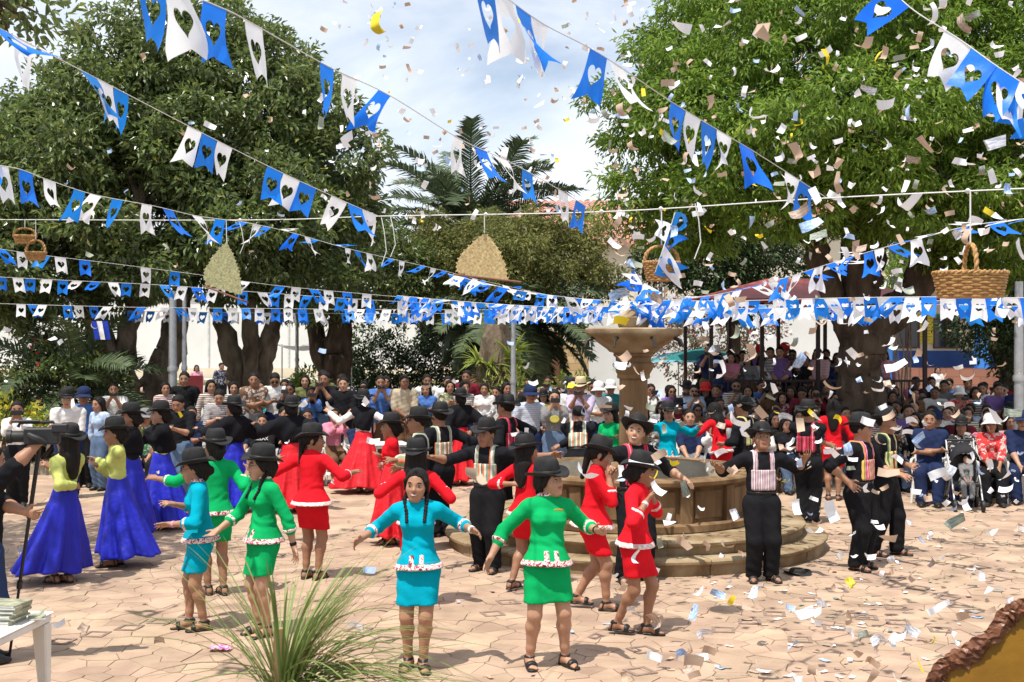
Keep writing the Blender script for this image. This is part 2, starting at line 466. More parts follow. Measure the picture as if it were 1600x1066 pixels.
M_btile = brick_mat('brown_floor_tile', (0.24,0.10,0.065), (0.28,0.12,0.08), (0.14,0.07,0.05), 1.2)

def tiled_slope(name, x0, x1, y0, z0, y1, z1, parent, step=0.36):
    """rows of half-round clay tiles on a slope"""
    n = int((x1-x0)/step); b = MB()
    vs = []; fs = []
    prof = [(0,0.0),(0.09,0.075),(0.18,0.10),(0.27,0.075),(0.36,0.0)]
    rows = 22
    for i in range(n):
        for j in range(rows):
            ta, tb = j/rows, (j+1.12)/rows
            o = len(vs)
            for t, lift in ((ta, 0.03), (tb, 0.0)):
                for (px, pz) in prof:
                    vs.append((x0+i*step+px*step/0.36, y0+(y1-y0)*t, z0+(z1-z0)*t+pz+lift))
            for k in range(4): fs.append((o+k, o+k+1, o+5+k+1, o+5+k))
    b.add(vs, fs)
    o = b.build(name, M_tile, parent, smooth=True); o['kind'] = 'stuff'
    return o
def window(root, x0, x1, z0, z1, y, nx=2, nz=2, glass=None, fm=None, name='window'):
    fm = fm or M_frame
    w = MB().box((x0,y-0.03,z0),(x1,y+0.10,z1)).build(name, glass or M_glass, root)
    f = MB(); t = 0.06
    f.box((x0-t,y-0.07,z0-t),(x0,y+0.05,z1+t)).box((x1,y-0.07,z0-t),(x1+t,y+0.05,z1+t)).box((x0,y-0.07,z1),(x1,y+0.05,z1+t)).box((x0,y-0.07,z0-t),(x1,y+0.05,z0))
    for i in range(1, nx): q = x0+(x1-x0)*i/nx; f.box((q-.03,y-0.065,z0),(q+.03,y-0.031,z1))
    for i in range(1, nz): q = z0+(z1-z0)*i/nz; f.box((x0,y-0.062,q-.025),(x1,y-0.034,q+.025))
    f.build('frame', fm, w)
    return w

def buildings():
    # long white wall at the left across the street
    t = tag(empty('street_wall', (-13, 76, 0)), 'long low white wall across the street behind the left trees', 'wall')
    MB().box((-24,0,0.0),(21.5,0.4,5.2)).build('wall', M_white, t)
    MB().box((-24,-0.12,0),(21.5,-0.003,0.75)).build('plinth', M_cream, t)
    MB().box((-24,-0.15,5.2),(21.5,0.55,5.4)).build('coping', M_white, t)
    for k in range(9): MB().box((-21+k*5,-0.055,0.752),(-20.9+k*5,-0.004,5.2)).build('wall_joint', pm('joint_grey', (0.55,0.55,0.54)) if k == 0 else bpy.data.materials['joint_grey'], t)
    tag(MB().box((-45,72.5,-0.05),(9,75.7,0.13)).build('pavement', pm('pavement_slab', (0.5,0.47,0.40), 0.9, 0.2, 1, 0.1, 10)), kind='structure')
    tag(MB().box((-45,69,-0.055),(9,72.4,0.09)).build('grass_verge', pm('dry_grass', (0.20,0.17,0.06), 0.95, 0.5, 3, 0.6, 30, col2=(0.10,0.11,0.03))), kind='structure')
    # stone church wing with tiled roof, centre
    t = tag(empty('church_building', (0, 58, 0)), 'cream church wing with stone base and red tiled roof behind the palm', 'building')
    MB().box((-0.6,0,0),(11,9,7.1)).build('wall', M_cream, t)
    MB().box((-0.65,-0.10,0),(11.05,-0.003,2.15)).build('stone_base', M_ashlar, t)
    MB().box((-0.65,-0.13,2.152),(11.05,-0.003,2.3)).build('stone_ledge', M_ashlar, t)
    d = MB().box((0.1,-0.18,0.1),(2.4,-0.102,2.9)).build('door', pm('old_brown_wood', (0.12,0.055,0.025), 0.7, 0.4, 6, 0.4, 30, stretch=(8,1,1)), t)
    MB().box((1.22,-0.2,0.1),(1.28,-0.182,2.9)).build('door_joint', M_frame, d)
    tiled_slope('roof', -1.0, 11.4, -0.7, 6.9, 4.5, 9.6, t)
    window(t, 6.0, 7.2, 3.4, 5.0, 0, 2, 3)
    # white two-storey house with blue stripe behind the right tree
    t = tag(empty('white_house', (15, 74, 0)), 'white two storey house with a blue band, seen between tree limbs', 'building')
    MB().box((2.2,0,0),(11,8,10.8)).build('wall', M_white, t)
    MB().box((2.15,-0.08,9.4),(11.05,-0.004,9.8)).build('blue_band', M_blue, t)
    MB().box((1.9,-0.4,10.8),(11.3,8.3,11.05)).build('roof_slab', M_white, t)
    for x in (4.0, 8.0): window(t, x, x+1.4, 6.0, 8.2, 0, 2, 2)
    # far tiled roof behind the dark tree
    t = tag(empty('tiled_house', (9, 64, 0)), 'low house with weathered red clay roof behind the dark tree', 'building')
    MB().box((-0.5,0,0),(9,8,8.6)).build('wall', M_cream, t)
    tiled_slope('roof', -0.8, 9.3, -0.6, 8.4, 4.5, 10.6, t)
    # school at the right
    D = 47.0
    t = tag(empty('school_building', (0, D, 0)), 'cream school building with blue band, blue pillar and dark windows', 'building')
    def X(px): return (px-800)/F*D
    def Z(py): return CAMH-(py-HOR)/F*D
    MB().box((X(1150),0,0),(X(1700),7,Z(452))).build('wall', M_cream, t)
    MB().box((X(1395),-0.06,Z(574)),(X(1700),-0.003,Z(548))).build('navy_band', M_navy, t)
    MB().box((X(1150),-0.06,Z(600)),(X(1394),-0.003,Z(541))).build('blue_band', M_blue, t)
    MB().box((X(1395),-2.2,0),(X(1700),-0.062,Z(574))).build('porch_floor', M_btile, t)
    MB().box((X(1390),-3.2,0),(X(1700),-2.205,0.42)).build('step', M_cream, t)
    window(t, X(1398), X(1434), Z(542), Z(500), 0, 2, 1)
    window(t, X(1460), X(1497), Z(542), Z(500), 0, 2, 1)
    window(t, X(1540), X(1580), Z(542), Z(500), 0, 2, 1)
    p = MB().box((X(1435.5),-0.05,Z(537)),(X(1458),-0.004,Z(489))).build('yellow_panel', M_yellow, t)
    for k in range(9): MB().box((X(1438),-0.055,Z(532-k*4.8)),(X(1452+3*(k%2)),-0.051,Z(530.6-k*4.8))).build('text_line', pm('faded_lettering', (0.35,0.27,0.03)) if k == 0 else bpy.data.materials['faded_lettering'], p)
    MB().box((X(1463),-0.05,Z(498.5)),(X(1480),-0.004,Z(491))).build('green_sign', pm('green_sign', (0.02,0.22,0.12)), t)
    c = MB().box((X(1496.5),-2.1,Z(576)),(X(1512),-1.65,Z(452))).build('pillar', M_blue, t)
    MB().box((X(1494),-2.16,Z(577)),(X(1514.5),-1.59,Z(571))).build('pillar_base', M_blue, c)
    MB().box((X(1380),-2.8,Z(452)),(X(1700),7.4,Z(447))).build('eave', M_white, t)
    w = window(t, X(1284), X(1322), Z(541), Z(494), 0, 1, 1, glass=pm('pale_window', (0.35,0.36,0.38), 0.3), fm=M_white)
    gb = MB()
    for k in range(7): MB().box((X(1286+k*5.6)-.02,-0.14,Z(541)),(X(1286+k*5.6)+.02,-0.10,Z(494))).build('grille_bar', M_white, w)
    for k in range(4): MB().box((X(1284),-0.16,Z(538-k*13)-.015),(X(1322),-0.142,Z(538-k*13)+.015)).build('grille_bar', M_white, w)
    for k in range(7): MB().box((X(1166+k*9)-.03,-0.05,Z(541)),(X(1166+k*9)+.03,-0.004,Z(480))).build('panel_rib', M_cream, t)
    # iron fence above the fountain
    t = tag(empty('iron_fence', (3.0, 44, 0)), 'pale iron bar fence behind the top of the fountain', 'fence')
    MB().box((-0.2,0,0),(9.2,0.35,3.5)).build('low_wall', M_white, t)
    for k in range(47): MB().box((k*0.19,0.13,3.5),(k*0.19+0.045,0.175,4.85)).build('bar', M_white, t)
    MB().box((-0.1,0.10,4.80),(8.95,0.2,4.86)).build('rail', M_white, t)
buildings()

# ------------------------------------------------------------------ bandstand with a red roof
KX, KY, KZ = (1245-800)/F*28, 28.0, 0.72
def kiosk():
    t = tag(empty('bandstand', (KX, KY, 0)), 'raised bandstand with red hipped roof and thin dark posts', 'bandstand')
    M_red = pm('red_sheet_roof', (0.33,0.055,0.045), 0.6, 0.25, 1.5, 0.15, 20, 0.3)
    M_post = pm('dark_red_post', (0.035,0.014,0.012), 0.5, 0.3, 8, 0.1, 40, 0.4)
    w, dp = 2.35, 2.0
    MB().box((-w,-dp,0),(w,dp,KZ)).build('platform', pm('dark_red_render', (0.07,0.03,0.025), 0.9, 0.3, 2, 0.3, 20), t)
    r = MB(); e, zt, zb = 0.30, 3.95, 3.42
    vs = [(-w-e,-dp-e,zb),(w+e,-dp-e,zb),(w+e,dp+e,zb),(-w-e,dp+e,zb),(-0.7,0,zt),(0.7,0,zt)]
    vs += [(v[0],v[1],v[2]-0.09) for v in vs[:4]]
    r.add(vs, [(0,1,5,4),(1,2,5),(2,3,4,5),(3,0,4),(0,6,7,1),(1,7,8,2),(2,8,9,3),(3,9,6,0),(6,9,8,7)]).build('roof', M_red, t)
    for x in (-w+.06, -1.2, 0.0, 1.15, w-.06):
        MB().box((x-.04,-dp+.02,KZ),(x+.04,-dp+.10,3.36)).build('post', M_post, t)
        MB().box((x-.04,dp-.10,KZ),(x+.04,dp-.02,3.36)).build('post', M_post, t)
    for z in (KZ+0.45, KZ+0.92): MB().box((-w,-dp+.035,z),(w,-dp+.085,z+.05)).build('rail', M_post, t)
    for k in range(30): MB().box((-w+.1+k*.155,-dp+.05,KZ),(-w+.13+k*.155,-dp+.075,KZ+.92)).build('baluster', M_post, t)
kiosk()

# ------------------------------------------------------------------ poles
def pole(px, d, top_py, rad, label, base=0.0):
    x = (px-800)/F*d
    t = tag(empty('metal_pole', (x, d, 0)), label, 'pole')
    zt = CAMH-(top_py-HOR)/F*d
    MB().tube([(0,0,0),(0,0,zt*0.55),(0,0,zt)], [rad,rad,rad*0.85], 12).build('shaft', MT['metal_grey'], t, smooth=True)
    MB().lathe([(rad*1.25,-0.03),(rad*1.3,0),(rad*1.25,0.06)], 12, (0,0,zt*0.55)).build('collar', MT['metal_grey'], t, smooth=True)
    MB().lathe([(rad*2.2,0),(rad*2.2,0.03),(rad*1.2,0.08)], 12).build('base_plate', MT['metal_grey'], t, smooth=True)
pole(270, 24.5, 455, 0.085, 'thicker of two grey metal poles left of the forked tree trunk')
pole(288, 25.0, 455, 0.05, 'thinner grey metal pole right beside the thicker one')
pole(802, 23.0, 478, 0.05, 'slim grey metal pole in front of the palm trunk')
pole(1592, 19.5, 440, 0.075, 'grey metal pole at the right edge among the seated crowd')
pole(464, 33.0, 470, 0.05, 'far thin grey pole beside the small white awning')
# ------------------------------------------------------------------ vegetation
from mathutils import noise
def leaf_mat(name, c1, c2, rough=0.42, trans=0.28, spec=0.4):
    m, nt, b = new_mat(name)
    ge = N(nt, 'NewGeometry'); rp = N(nt, 'ValToRGB')
    ramp_set(rp, [(0, c2), (0.55, c1), (0.92, tuple(min(1, c*1.35) for c in c1)), (1.0, (c1[0]*1.9, c1[1]*1.35, c1[2]*1.1))])
    L(nt, ge.outputs['Random Per Island'], rp.inputs['Fac'])
    tc = N(nt, 'TexCoord'); no = N(nt, 'TexNoise'); no.inputs['Scale'].default_value = 0.8; L(nt, tc.outputs['Object'], no.inputs['Vector'])
    hs = N(nt, 'HueSaturation'); mr = N(nt, 'MapRange'); mr.inputs['From Min'].default_value = 0.3; mr.inputs['From Max'].default_value = 0.7; mr.inputs['To Min'].default_value = 0.75; mr.inputs['To Max'].default_value = 1.25
    L(nt, no.outputs['Fac'], mr.inputs['Value']); L(nt, mr.outputs[0], hs.inputs['Value']); L(nt, rp.outputs['Color'], hs.inputs['Color'])
    L(nt, hs.outputs['Color'], b.inputs['Base Color'])
    b.inputs['Roughness'].default_value = rough; b.inputs['Specular IOR Level'].default_value = spec
    tr = N(nt, 'BsdfTranslucent'); L(nt, hs.outputs['Color'], tr.inputs['Color'])
    ms = N(nt, 'MixShader'); ms.inputs['Fac'].default_value = trans
    L(nt, b.outputs[0], ms.inputs[1]); L(nt, tr.outputs[0], ms.inputs[2]); L(nt, ms.outputs[0], nt.nodes['Material Output'].inputs['Surface'])
    return m
M_bark = pm('rough_bark', (0.115,0.085,0.06), 0.95, 0.5, 5, 0.9, 16, 0.1, col2=(0.05,0.036,0.026), stretch=(1,1,0.35), bdist=0.05, detail=9)
M_bark2 = pm('lichen_bark', (0.21,0.165,0.115), 0.95, 0.5, 4, 0.9, 14, 0.1, col2=(0.07,0.05,0.036), stretch=(1,1,0.4), bdist=0.05, detail=9)
M_leafL = leaf_mat('glossy_dark_leaf', (0.15,0.20,0.058), (0.065,0.098,0.03), 0.30, 0.42, 0.8)
M_leafR = leaf_mat('bright_leaf', (0.17,0.265,0.036), (0.08,0.145,0.018), 0.45, 0.45, 0.35)
M_leafY = leaf_mat('olive_leaf', (0.20,0.21,0.065), (0.10,0.12,0.035), 0.5, 0.42, 0.3)
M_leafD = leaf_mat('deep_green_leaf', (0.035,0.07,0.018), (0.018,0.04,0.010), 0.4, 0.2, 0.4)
M_palm = leaf_mat('palm_green', (0.065,0.09,0.042), (0.035,0.052,0.024), 0.55, 0.15, 0.2)
M_brom = leaf_mat('bromeliad_green', (0.24,0.30,0.05), (0.16,0.2,0.04), 0.45, 0.3, 0.3)
M_dry = leaf_mat('dry_straw', (0.27,0.19,0.09), (0.15,0.10,0.05), 0.7, 0.2, 0.2)
M_dryg = leaf_mat('cut_palm_green', (0.20,0.26,0.075), (0.11,0.16,0.045), 0.5, 0.25, 0.3)

def unit(a): return a/np.maximum(np.linalg.norm(a, axis=1, keepdims=True), 1e-9)
def leaves_mesh(name, Pn, U, Nn, ln, wd, fold=0.25):
    """rhombic folded leaves: base, left, tip, right"""
    U = unit(U); Nn = unit(Nn - U*(Nn*U).sum(1, keepdims=True)); S = np.cross(U, Nn)
    ln = ln[:, None]; wd = wd[:, None]
    base = Pn; tip = Pn + U*ln - Nn*ln*0.12
    mid = Pn + U*ln*0.45
    a = mid + S*wd*0.5 + Nn*wd*fold; b = mid - S*wd*0.5 + Nn*wd*fold
    V = np.stack([base, a, tip, b], 1).reshape(-1, 3)
    Fq = np.arange(len(V), dtype=np.int32).reshape(-1, 4)
    return mesh_np(name, V, Fq, smooth=False)

def crown_points(lobes, dens, g, clump=0.55, per=46, inner=0.18, fz=0.62):
    """clump centres over the lobes' surfaces -> leaf positions, outward vectors"""
    C = []; O = []
    cs = np.array([l[0] for l in lobes]); rs = np.array([l[1] for l in lobes])
    for (c, r) in lobes:
        n = int(dens * (r[0]*r[1]+r[1]*r[2]+r[0]*r[2])/3*4*PI / per)
        v = unit(g.normal(size=(n, 3)))
        sh = np.where(g.random(n) < inner, g.uniform(0.3, 0.8, n), g.uniform(0.82, 1.06, n))
        lump = 1 + 0.10*np.sin(v[:,0]*5+c[0]) * np.sin(v[:,1]*4+c[1]) + 0.08*np.sin(v[:,2]*7+c[2])
        p = np.array(c) + v*np.array(r)*(sh*lump)[:, None]
        q = (((p[:, None, :]-cs[None])/rs[None])**2).sum(2)
        keep = (q < 0.45).sum(1) == 0
        keep |= sh < 0.8
        C.append(p[keep]); O.append(v[keep])
    C = np.concatenate(C); O = np.concatenate(O)
    n = len(C)
    k = per
    w = unit(g.normal(size=(n*k, 3)))
    rad = clump*g.uniform(0.6, 1.25, (n, 1)).repeat(k, 0).reshape(-1)
    rr = rad*g.random(n*k)**0.45
    off = w*rr[:, None]*np.array([1, 1, fz])
    cc = C.repeat(k, 0); oo = O.repeat(k, 0)
    return cc+off, w, oo, rr/rad

def tufts(lobes, spacing, rad, flat, seed):
    """leafy tufts spread over the outside of the big lobes, with gaps between them"""
    r = random.Random(seed); out = []
    cs = np.array([l[0] for l in lobes]); rs = np.array([l[1] for l in lobes])
    for c, rd in lobes:
        n = int(26*max(rd)**2/spacing**2)+14
        for _ in range(n):
            v = Vector((r.gauss(0,1), r.gauss(0,1), r.gauss(0.12,1))).normalized()
            p = np.array(c)+np.array(v)*np.array(rd)*r.uniform(.86, 1.02)
            if ((((p-cs)/rs)**2).sum(1) < .62).any(): continue
            if any(((p[0]-q[0][0])**2+(p[1]-q[0][1])**2+((p[2]-q[0][2])*1.35)**2) < spacing**2 for q in out): continue
            s = rad*r.uniform(.7, 1.2)
            out.append((tuple(p), (s, s, s*flat*r.uniform(.8,1.2))))
    return out
def make_tree(name, label, base, limbs, lobes, leaf, lmat, bark, seed, dens=300, ln=0.13, wd=0.055, clump=0.5, droop=0.35, per=46, group=None, fz=0.62, tuft=None):
    g = np.random.default_rng(seed); r = random.Random(seed)
    t = tag(empty(name, base), label, 'tree', group)
    B = Vector(base)
    first = True
    for pts, rad in limbs:
        pts = [Vector(p)-B for p in pts]
        fine = []; rf = []
        for i in range(len(pts)-1):
            for k in range(8):
                s = k/8
                fine.append(pts[i].lerp(pts[i+1], s)+Vector((r.gauss(0,.03),r.gauss(0,.03),0))*(1 if (i or k) else 0)); rf.append(rad[i]*(1-s)+rad[i+1]*s)
        fine.append(pts[-1]); rf.append(rad[-1])
        # swell and lumps
        mb = MB(); mb.tube(fine, [q*(1+r.uniform(-.06,.06)) for q in rf], 22)
        ob = mb.build('trunk' if first else 'limb', bark, t, smooth=True); first = False
        rm = max(rad)
        for vtx in ob.data.vertices:
            c_ = vtx.co; nz = noise.noise(Vector((c_.x*4, c_.y*4, c_.z*1.1)))*.55+noise.noise(Vector((c_.x*11, c_.y*11, c_.z*2.6)))*.45
            vtx.co = c_+vtx.normal*nz*rm*.28
    # twigs from limb ends to lobes
    tw = MB(); ends = [Vector(p[0][-1])-B for p in limbs]
    for (c, rd) in lobes:
        cv = Vector(c)-B
        e = min(ends, key=lambda q: (q-cv).length)
        m = e.lerp(cv, 0.5)+Vector((0,0,0.12*rd[2]))
        tw.tube([e, m, cv], [0.09, 0.06, 0.03], 6)
        for _ in range(7):
            v = Vector((r.gauss(0,1),r.gauss(0,1),r.gauss(0,.8))).normalized()
            q = cv+Vector((v.x*rd[0],v.y*rd[1],v.z*rd[2]))*0.85
            tw.tube([m.lerp(cv, r.random()), cv.lerp(q, 0.5)+Vector((0,0,0.1)), q], [0.04, 0.025, 0.008], 5)
    tw.build('branches', bark, t, smooth=True)
    loc = [((Vector(c)-B)[:], rd) for c, rd in lobes]
    if tuft:
        core = [(c, tuple(q*.74 for q in rd)) for c, rd in loc]
        A_ = crown_points(tufts(loc, tuft[0], tuft[1], tuft[2], seed), dens, g, clump, per, 0.12, fz)
        B_ = crown_points(core, dens*tuft[3], g, .6, 60, 0.1, .7)
        Pn, w, oo = (np.concatenate([A_[i], B_[i]]) for i in range(3))
    else:
        Pn, w, oo, rr = crown_points(loc, dens, g, clump, per, 0.18, fz)
    n = len(Pn)
    U = w*0.7 + oo*0.5 + g.normal(size=(n,3))*0.55 + np.array([0,0,-droop])
    Nn = oo*0.45 + w*0.9 + np.array([0,0,0.55]) + g.normal(size=(n,3))*0.38
    me = leaves_mesh('crown', Pn, U, Nn, ln*g.uniform(0.6,1.3,n), wd*g.uniform(0.7,1.25,n))
    link('crown', me, t, lmat)
    return t

def lob(px, py, d, rpx, fx=1.0, fz=1.0, fy=1.0):
    r = rpx/F*d
    return (tuple(P(px, py, d)), (r*fx, r*fy, r*fz))

make_tree('broadleaf_tree', 'dense dark green tree with leaning thick trunks at far left', P(205, 700, 27)*Vector((1,1,0)) if False else (-8.45, 27, 0), [
    ([(-8.45,27,0),(-8.3,27,1.0),(-7.7,27.2,2.0),(-7.5,27.2,3.2),(-7.2,27,4.6)], [0.44,0.35,0.30,0.24,0.16]),
    ([(-8.6,26.8,0.2),(-8.9,26.6,1.4),(-9.0,26.5,2.6),(-9.4,26.3,4.6)], [0.42,0.36,0.28,0.18]),
    ([(-8.3,26.9,0.9),(-8.5,26.7,2.2),(-8.2,26.5,3.8),(-8.0,26.2,5.4)], [0.22,0.2,0.17,0.1])],
    [lob(70,270,26,100), lob(165,190,27,95), lob(85,370,25.5,100,1.1,.8), lob(235,310,26.5,110), lob(-50,340,26,100), lob(240,105,27.5,75), lob(0,240,27,60), lob(180,420,26,70,1.2,.5), lob(20,440,26,75,1.3,.6)],
    None, M_leafL, M_bark2, 11, dens=200, ln=0.175, wd=0.075, clump=0.32, per=34, tuft=(1.05,0.8,0.75,.3))
make_tree('broadleaf_tree', 'dense glossy tree with forked grey trunk behind the dancers on the left', (-6.2, 28, 0), [
    ([(-6.2,28,0),(-6.2,28,1.1),(-6.45,28,2.2),(-6.8,28,3.4),(-6.9,27.8,5.0)], [0.38,0.30,0.22,0.17,0.1]),
    ([(-6.1,28,0.5),(-5.8,28,1.6),(-5.55,28,2.8),(-5.3,27.9,4.4),(-5.0,27.8,5.8)], [0.28,0.23,0.19,0.15,0.09]),
    ([(-6.0,27.8,0.9),(-5.95,27.8,2.4),(-6.0,27.6,4.4)], [0.2,0.2,0.12])],
    [lob(385,190,28,110), lob(320,90,28.5,65), lob(462,240,27.5,85), lob(400,330,26.5,100,1.1,.8), lob(505,295,28,58), lob(330,250,26.8,95), lob(445,150,29,65), lob(260,190,28,60), lob(300,400,27,75,1.2,.6), lob(455,410,27.5,80,1.1,.6)],
    None, M_leafL, M_bark2, 12, dens=200, ln=0.175, wd=0.075, clump=0.32, per=34, tuft=(1.05,0.8,0.75,.3))
make_tree('broadleaf_tree', 'shaded dark green tree between the left trees and the palm', (-4.9, 33, 0), [
    ([(-4.9,33,0),(-4.85,33,1.4),(-4.7,33,2.6),(-4.6,33,4.2)], [0.55,0.42,0.34,0.2]),
    ([(-4.9,33,1.2),(-5.3,33,2.6),(-5.5,33,4.2)], [0.3,0.24,0.14])],
    [lob(545,395,33,75), lob(600,440,33,60), lob(500,430,33,80), lob(625,420,33.5,45), lob(560,365,34,50)],
    None, M_leafL, M_bark, 13, dens=240, ln=0.17, wd=0.075, clump=0.5, per=40)
make_tree('broadleaf_tree', 'olive green flowering tree in front of the palm crown', (-0.2, 35, 0), [
    ([(-0.2,35,0),(-0.1,35,1.6),(0.1,35,3.0),(0.2,35,4.5)], [0.28,0.24,0.18,0.1])],
    [lob(690,395,35,50), lob(760,385,35.5,45), lob(840,385,34.5,50), lob(900,410,34.5,60), lob(730,420,34,65), lob(810,425,33.5,65), lob(665,430,34.5,50), lob(930,440,35,35), lob(860,440,34,50)],
    None, M_leafY, M_bark, 14, dens=230, ln=0.13, wd=0.06, clump=0.3, per=36, tuft=(.8,0.55,0.7,.3))
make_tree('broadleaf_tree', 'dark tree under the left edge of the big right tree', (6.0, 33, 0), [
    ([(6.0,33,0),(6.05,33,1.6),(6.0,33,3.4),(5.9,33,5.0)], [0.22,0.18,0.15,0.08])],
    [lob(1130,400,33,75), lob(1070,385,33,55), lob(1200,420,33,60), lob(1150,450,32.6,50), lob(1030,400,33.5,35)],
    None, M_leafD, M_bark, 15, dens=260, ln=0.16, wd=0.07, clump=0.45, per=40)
make_tree('broad_shade_tree', 'huge bright green spreading tree with dark forked trunk at right', (6.55, 22.6, 0), [
    ([(6.55,22.6,0),(6.5,22.6,1.2),(6.5,22.6,2.3),(6.45,22.5,3.2),(6.3,22.4,4.4),(6.2,22.3,6.0)], [0.55,0.43,0.40,0.34,0.26,0.15]),
    ([(6.45,22.6,2.5),(5.9,22.4,3.4),(5.5,22.2,4.3),(5.0,22,4.9),(3.6,21.7,5.2)], [0.3,0.24,0.2,0.17,0.1]),
    ([(6.6,22.6,2.6),(7.2,22.5,3.2),(7.8,22.4,3.9),(8.6,22.3,4.6),(9.6,22,5.3)], [0.36,0.3,0.27,0.22,0.12]),
    ([(6.5,22.6,3.2),(6.75,22.8,4.2),(7.0,23,5.4),(7.3,23,6.6)], [0.3,0.25,0.2,0.12]),
    ([(7.3,22.5,3.3),(7.6,22.1,4.4),(7.9,21.8,5.6)], [0.2,0.17,0.1])],
    [lob(1150,190,22,150,1,.85), lob(1290,110,22,180,1,.9), lob(1480,140,22,180), lob(1050,265,22,78), lob(1195,260,21,112,1.1,.75), lob(1490,300,20.5,100,1.1,.65), lob(1590,240,21.5,140), lob(1015,200,22.5,58), lob(1120,85,23.5,98), lob(1620,60,23,150), lob(1380,0,23,140), lob(1065,350,22,52,1.1,.6), lob(1560,380,22,70,1.2,.6), lob(1340,195,19.5,100,1.2,.7), lob(1200,0,24,110)],
    None, M_leafR, M_bark, 16, dens=265, ln=0.14, wd=0.045, clump=0.30, droop=0.6, per=40, fz=0.6, tuft=(1.0,0.84,0.5,.5))
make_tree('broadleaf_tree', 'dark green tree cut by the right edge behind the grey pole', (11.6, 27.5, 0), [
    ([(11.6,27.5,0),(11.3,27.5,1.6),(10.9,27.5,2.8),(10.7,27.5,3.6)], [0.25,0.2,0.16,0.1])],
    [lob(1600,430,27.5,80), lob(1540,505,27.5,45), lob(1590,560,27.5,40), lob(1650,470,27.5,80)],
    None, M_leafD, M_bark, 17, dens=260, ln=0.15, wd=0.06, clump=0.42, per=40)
# branch tip of a tree left of the frame
make_tree('overhanging_tree', 'leafy branch tip hanging into the top left corner', (-9.2, 14.5, 0), [
    ([(-9.2,14.5,0),(-9.1,14.5,2),(-8.8,14.4,4.5),(-7.6,13.8,6.0),(-5.6,13.0,6.3)], [0.4,0.32,0.26,0.14,0.04]),
    ([(-8.9,14.4,4.2),(-8.2,13.2,5.6),(-7.4,12.0,6.6)], [0.2,0.14,0.06])],
    [((-5.55,13.0,6.1),(0.75,0.7,0.28)), ((-7.0,12.4,6.6),(1.5,1.4,0.8)), ((-8.4,13.6,7.2),(1.8,1.7,1.0)), ((-6.9,11.2,6.7),(1.1,1.0,0.5))],
    None, M_leafL, M_bark, 18, dens=130, ln=0.15, wd=0.07, clump=0.4, per=34)

# bougainvillea / shrubs and the planted bed at the left
def shrub(name, label, lobes, mat, seed, dens=260, ln=0.1, wd=0.05, cat='shrub', clump=0.3, flowers=None, group=None):
    g = np.random.default_rng(seed)
    c0 = Vector(lobes[0][0]); base = Vector((c0.x, c0.y, 0))
    t = tag(empty(name, base), label, cat, group)
    L2 = [((Vector(c)-base)[:], r) for c, r in lobes]
    Pn, w, oo, rr = crown_points(L2, dens, g, clump, 30)
    keep = Pn[:,2] > 0.02; Pn, w, oo = Pn[keep], w[keep], oo[keep]
    n = len(Pn)
    U = w*0.6+oo*0.6+g.normal(size=(n,3))*0.5; Nn = oo+np.array([0,0,0.7])+g.normal(size=(n,3))*0.5
    link('foliage', leaves_mesh('foliage', Pn, U, Nn, ln*g.uniform(.6,1.3,n), wd*g.uniform(.7,1.3,n)), t, mat)
    st = MB()
    for c, r in L2:
        for k in range(3): st.tube([(g.normal()*.08, g.normal()*.08, 0), (c[0]*.5+g.normal()*.1, c[1]*.5, c[2]*.5), (c[0]+g.normal()*r[0]*.4, c[1]+g.normal()*r[1]*.4, c[2]+r[2]*.3)], [.03,.022,.01], 5)
    st.build('stems', M_bark, t)
    if flowers:
        idx = g.choice(n, flowers[1], replace=False)
        link('flowers', leaves_mesh('flowers', Pn[idx]+oo[idx]*0.05, U[idx], g.normal(size=(len(idx),3)), np.full(len(idx), .11), np.full(len(idx), .09)), t, flowers[0])
    return t
M_flow = leaf_mat('pink_bract', (0.42,0.10,0.14), (0.30,0.06,0.08), 0.6, 0.3)
M_redf = leaf_mat('red_petal', (0.45,0.03,0.03), (0.30,0.02,0.02), 0.6, 0.3)
M_yelf = leaf_mat('yellow_petal', (0.55,0.48,0.04), (0.45,0.36,0.03), 0.6, 0.3)
M_greyleaf = leaf_mat('greyish_leaf', (0.15,0.15,0.085), (0.09,0.085,0.045), 0.6, 0.25)
shrub('bougainvillea', 'greyish shrub with pink bracts behind the fountain bowl', [lob(1110,520,38,60), lob(1170,500,38,50), lob(1060,470,39,50), lob(1130,580,38,55), lob(1075,545,38,45)], M_greyleaf, 21, 90, 0.13, 0.06, flowers=(M_flow, 900))
shrub('garden_shrub', 'mixed shrub with small red flowers under the far left tree', [lob(60,600,24.5,55), lob(130,620,24.5,45), lob(0,590,24.5,60), lob(30,650,24,45), lob(165,590,25,40), lob(90,540,25.5,50)], M_leafL, 22, 260, 0.13, 0.06, flowers=(M_redf, 130))
shrub('yellow_shrub', 'low bush with yellow leaves behind the woman in white', [lob(15,650,23,26), lob(50,660,23,22), lob(80,655,23,18)], M_brom, 23, 260, 0.12, 0.05, flowers=(M_yelf, 160))
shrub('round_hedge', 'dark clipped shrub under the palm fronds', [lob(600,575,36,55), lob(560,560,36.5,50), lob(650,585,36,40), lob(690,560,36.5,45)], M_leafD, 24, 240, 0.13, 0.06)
shrub('low_plant', 'small light green plant beside the palm trunk', [lob(795,600,26,14), lob(815,612,26,12), lob(770,610,26,10)], M_brom, 25, 200, 0.16, 0.05)
shrub('low_plant', 'leafy green plant behind the man in the purple shirt', [lob(880,610,27,18), lob(900,600,27,14)], M_leafR, 26, 200, 0.14, 0.05)
shrub('garden_shrub', 'bright green shrub beneath the fork of the right tree', [lob(1410,430,34,35), lob(1425,400,34,28)], M_leafR, 27, 220, 0.14, 0.06)
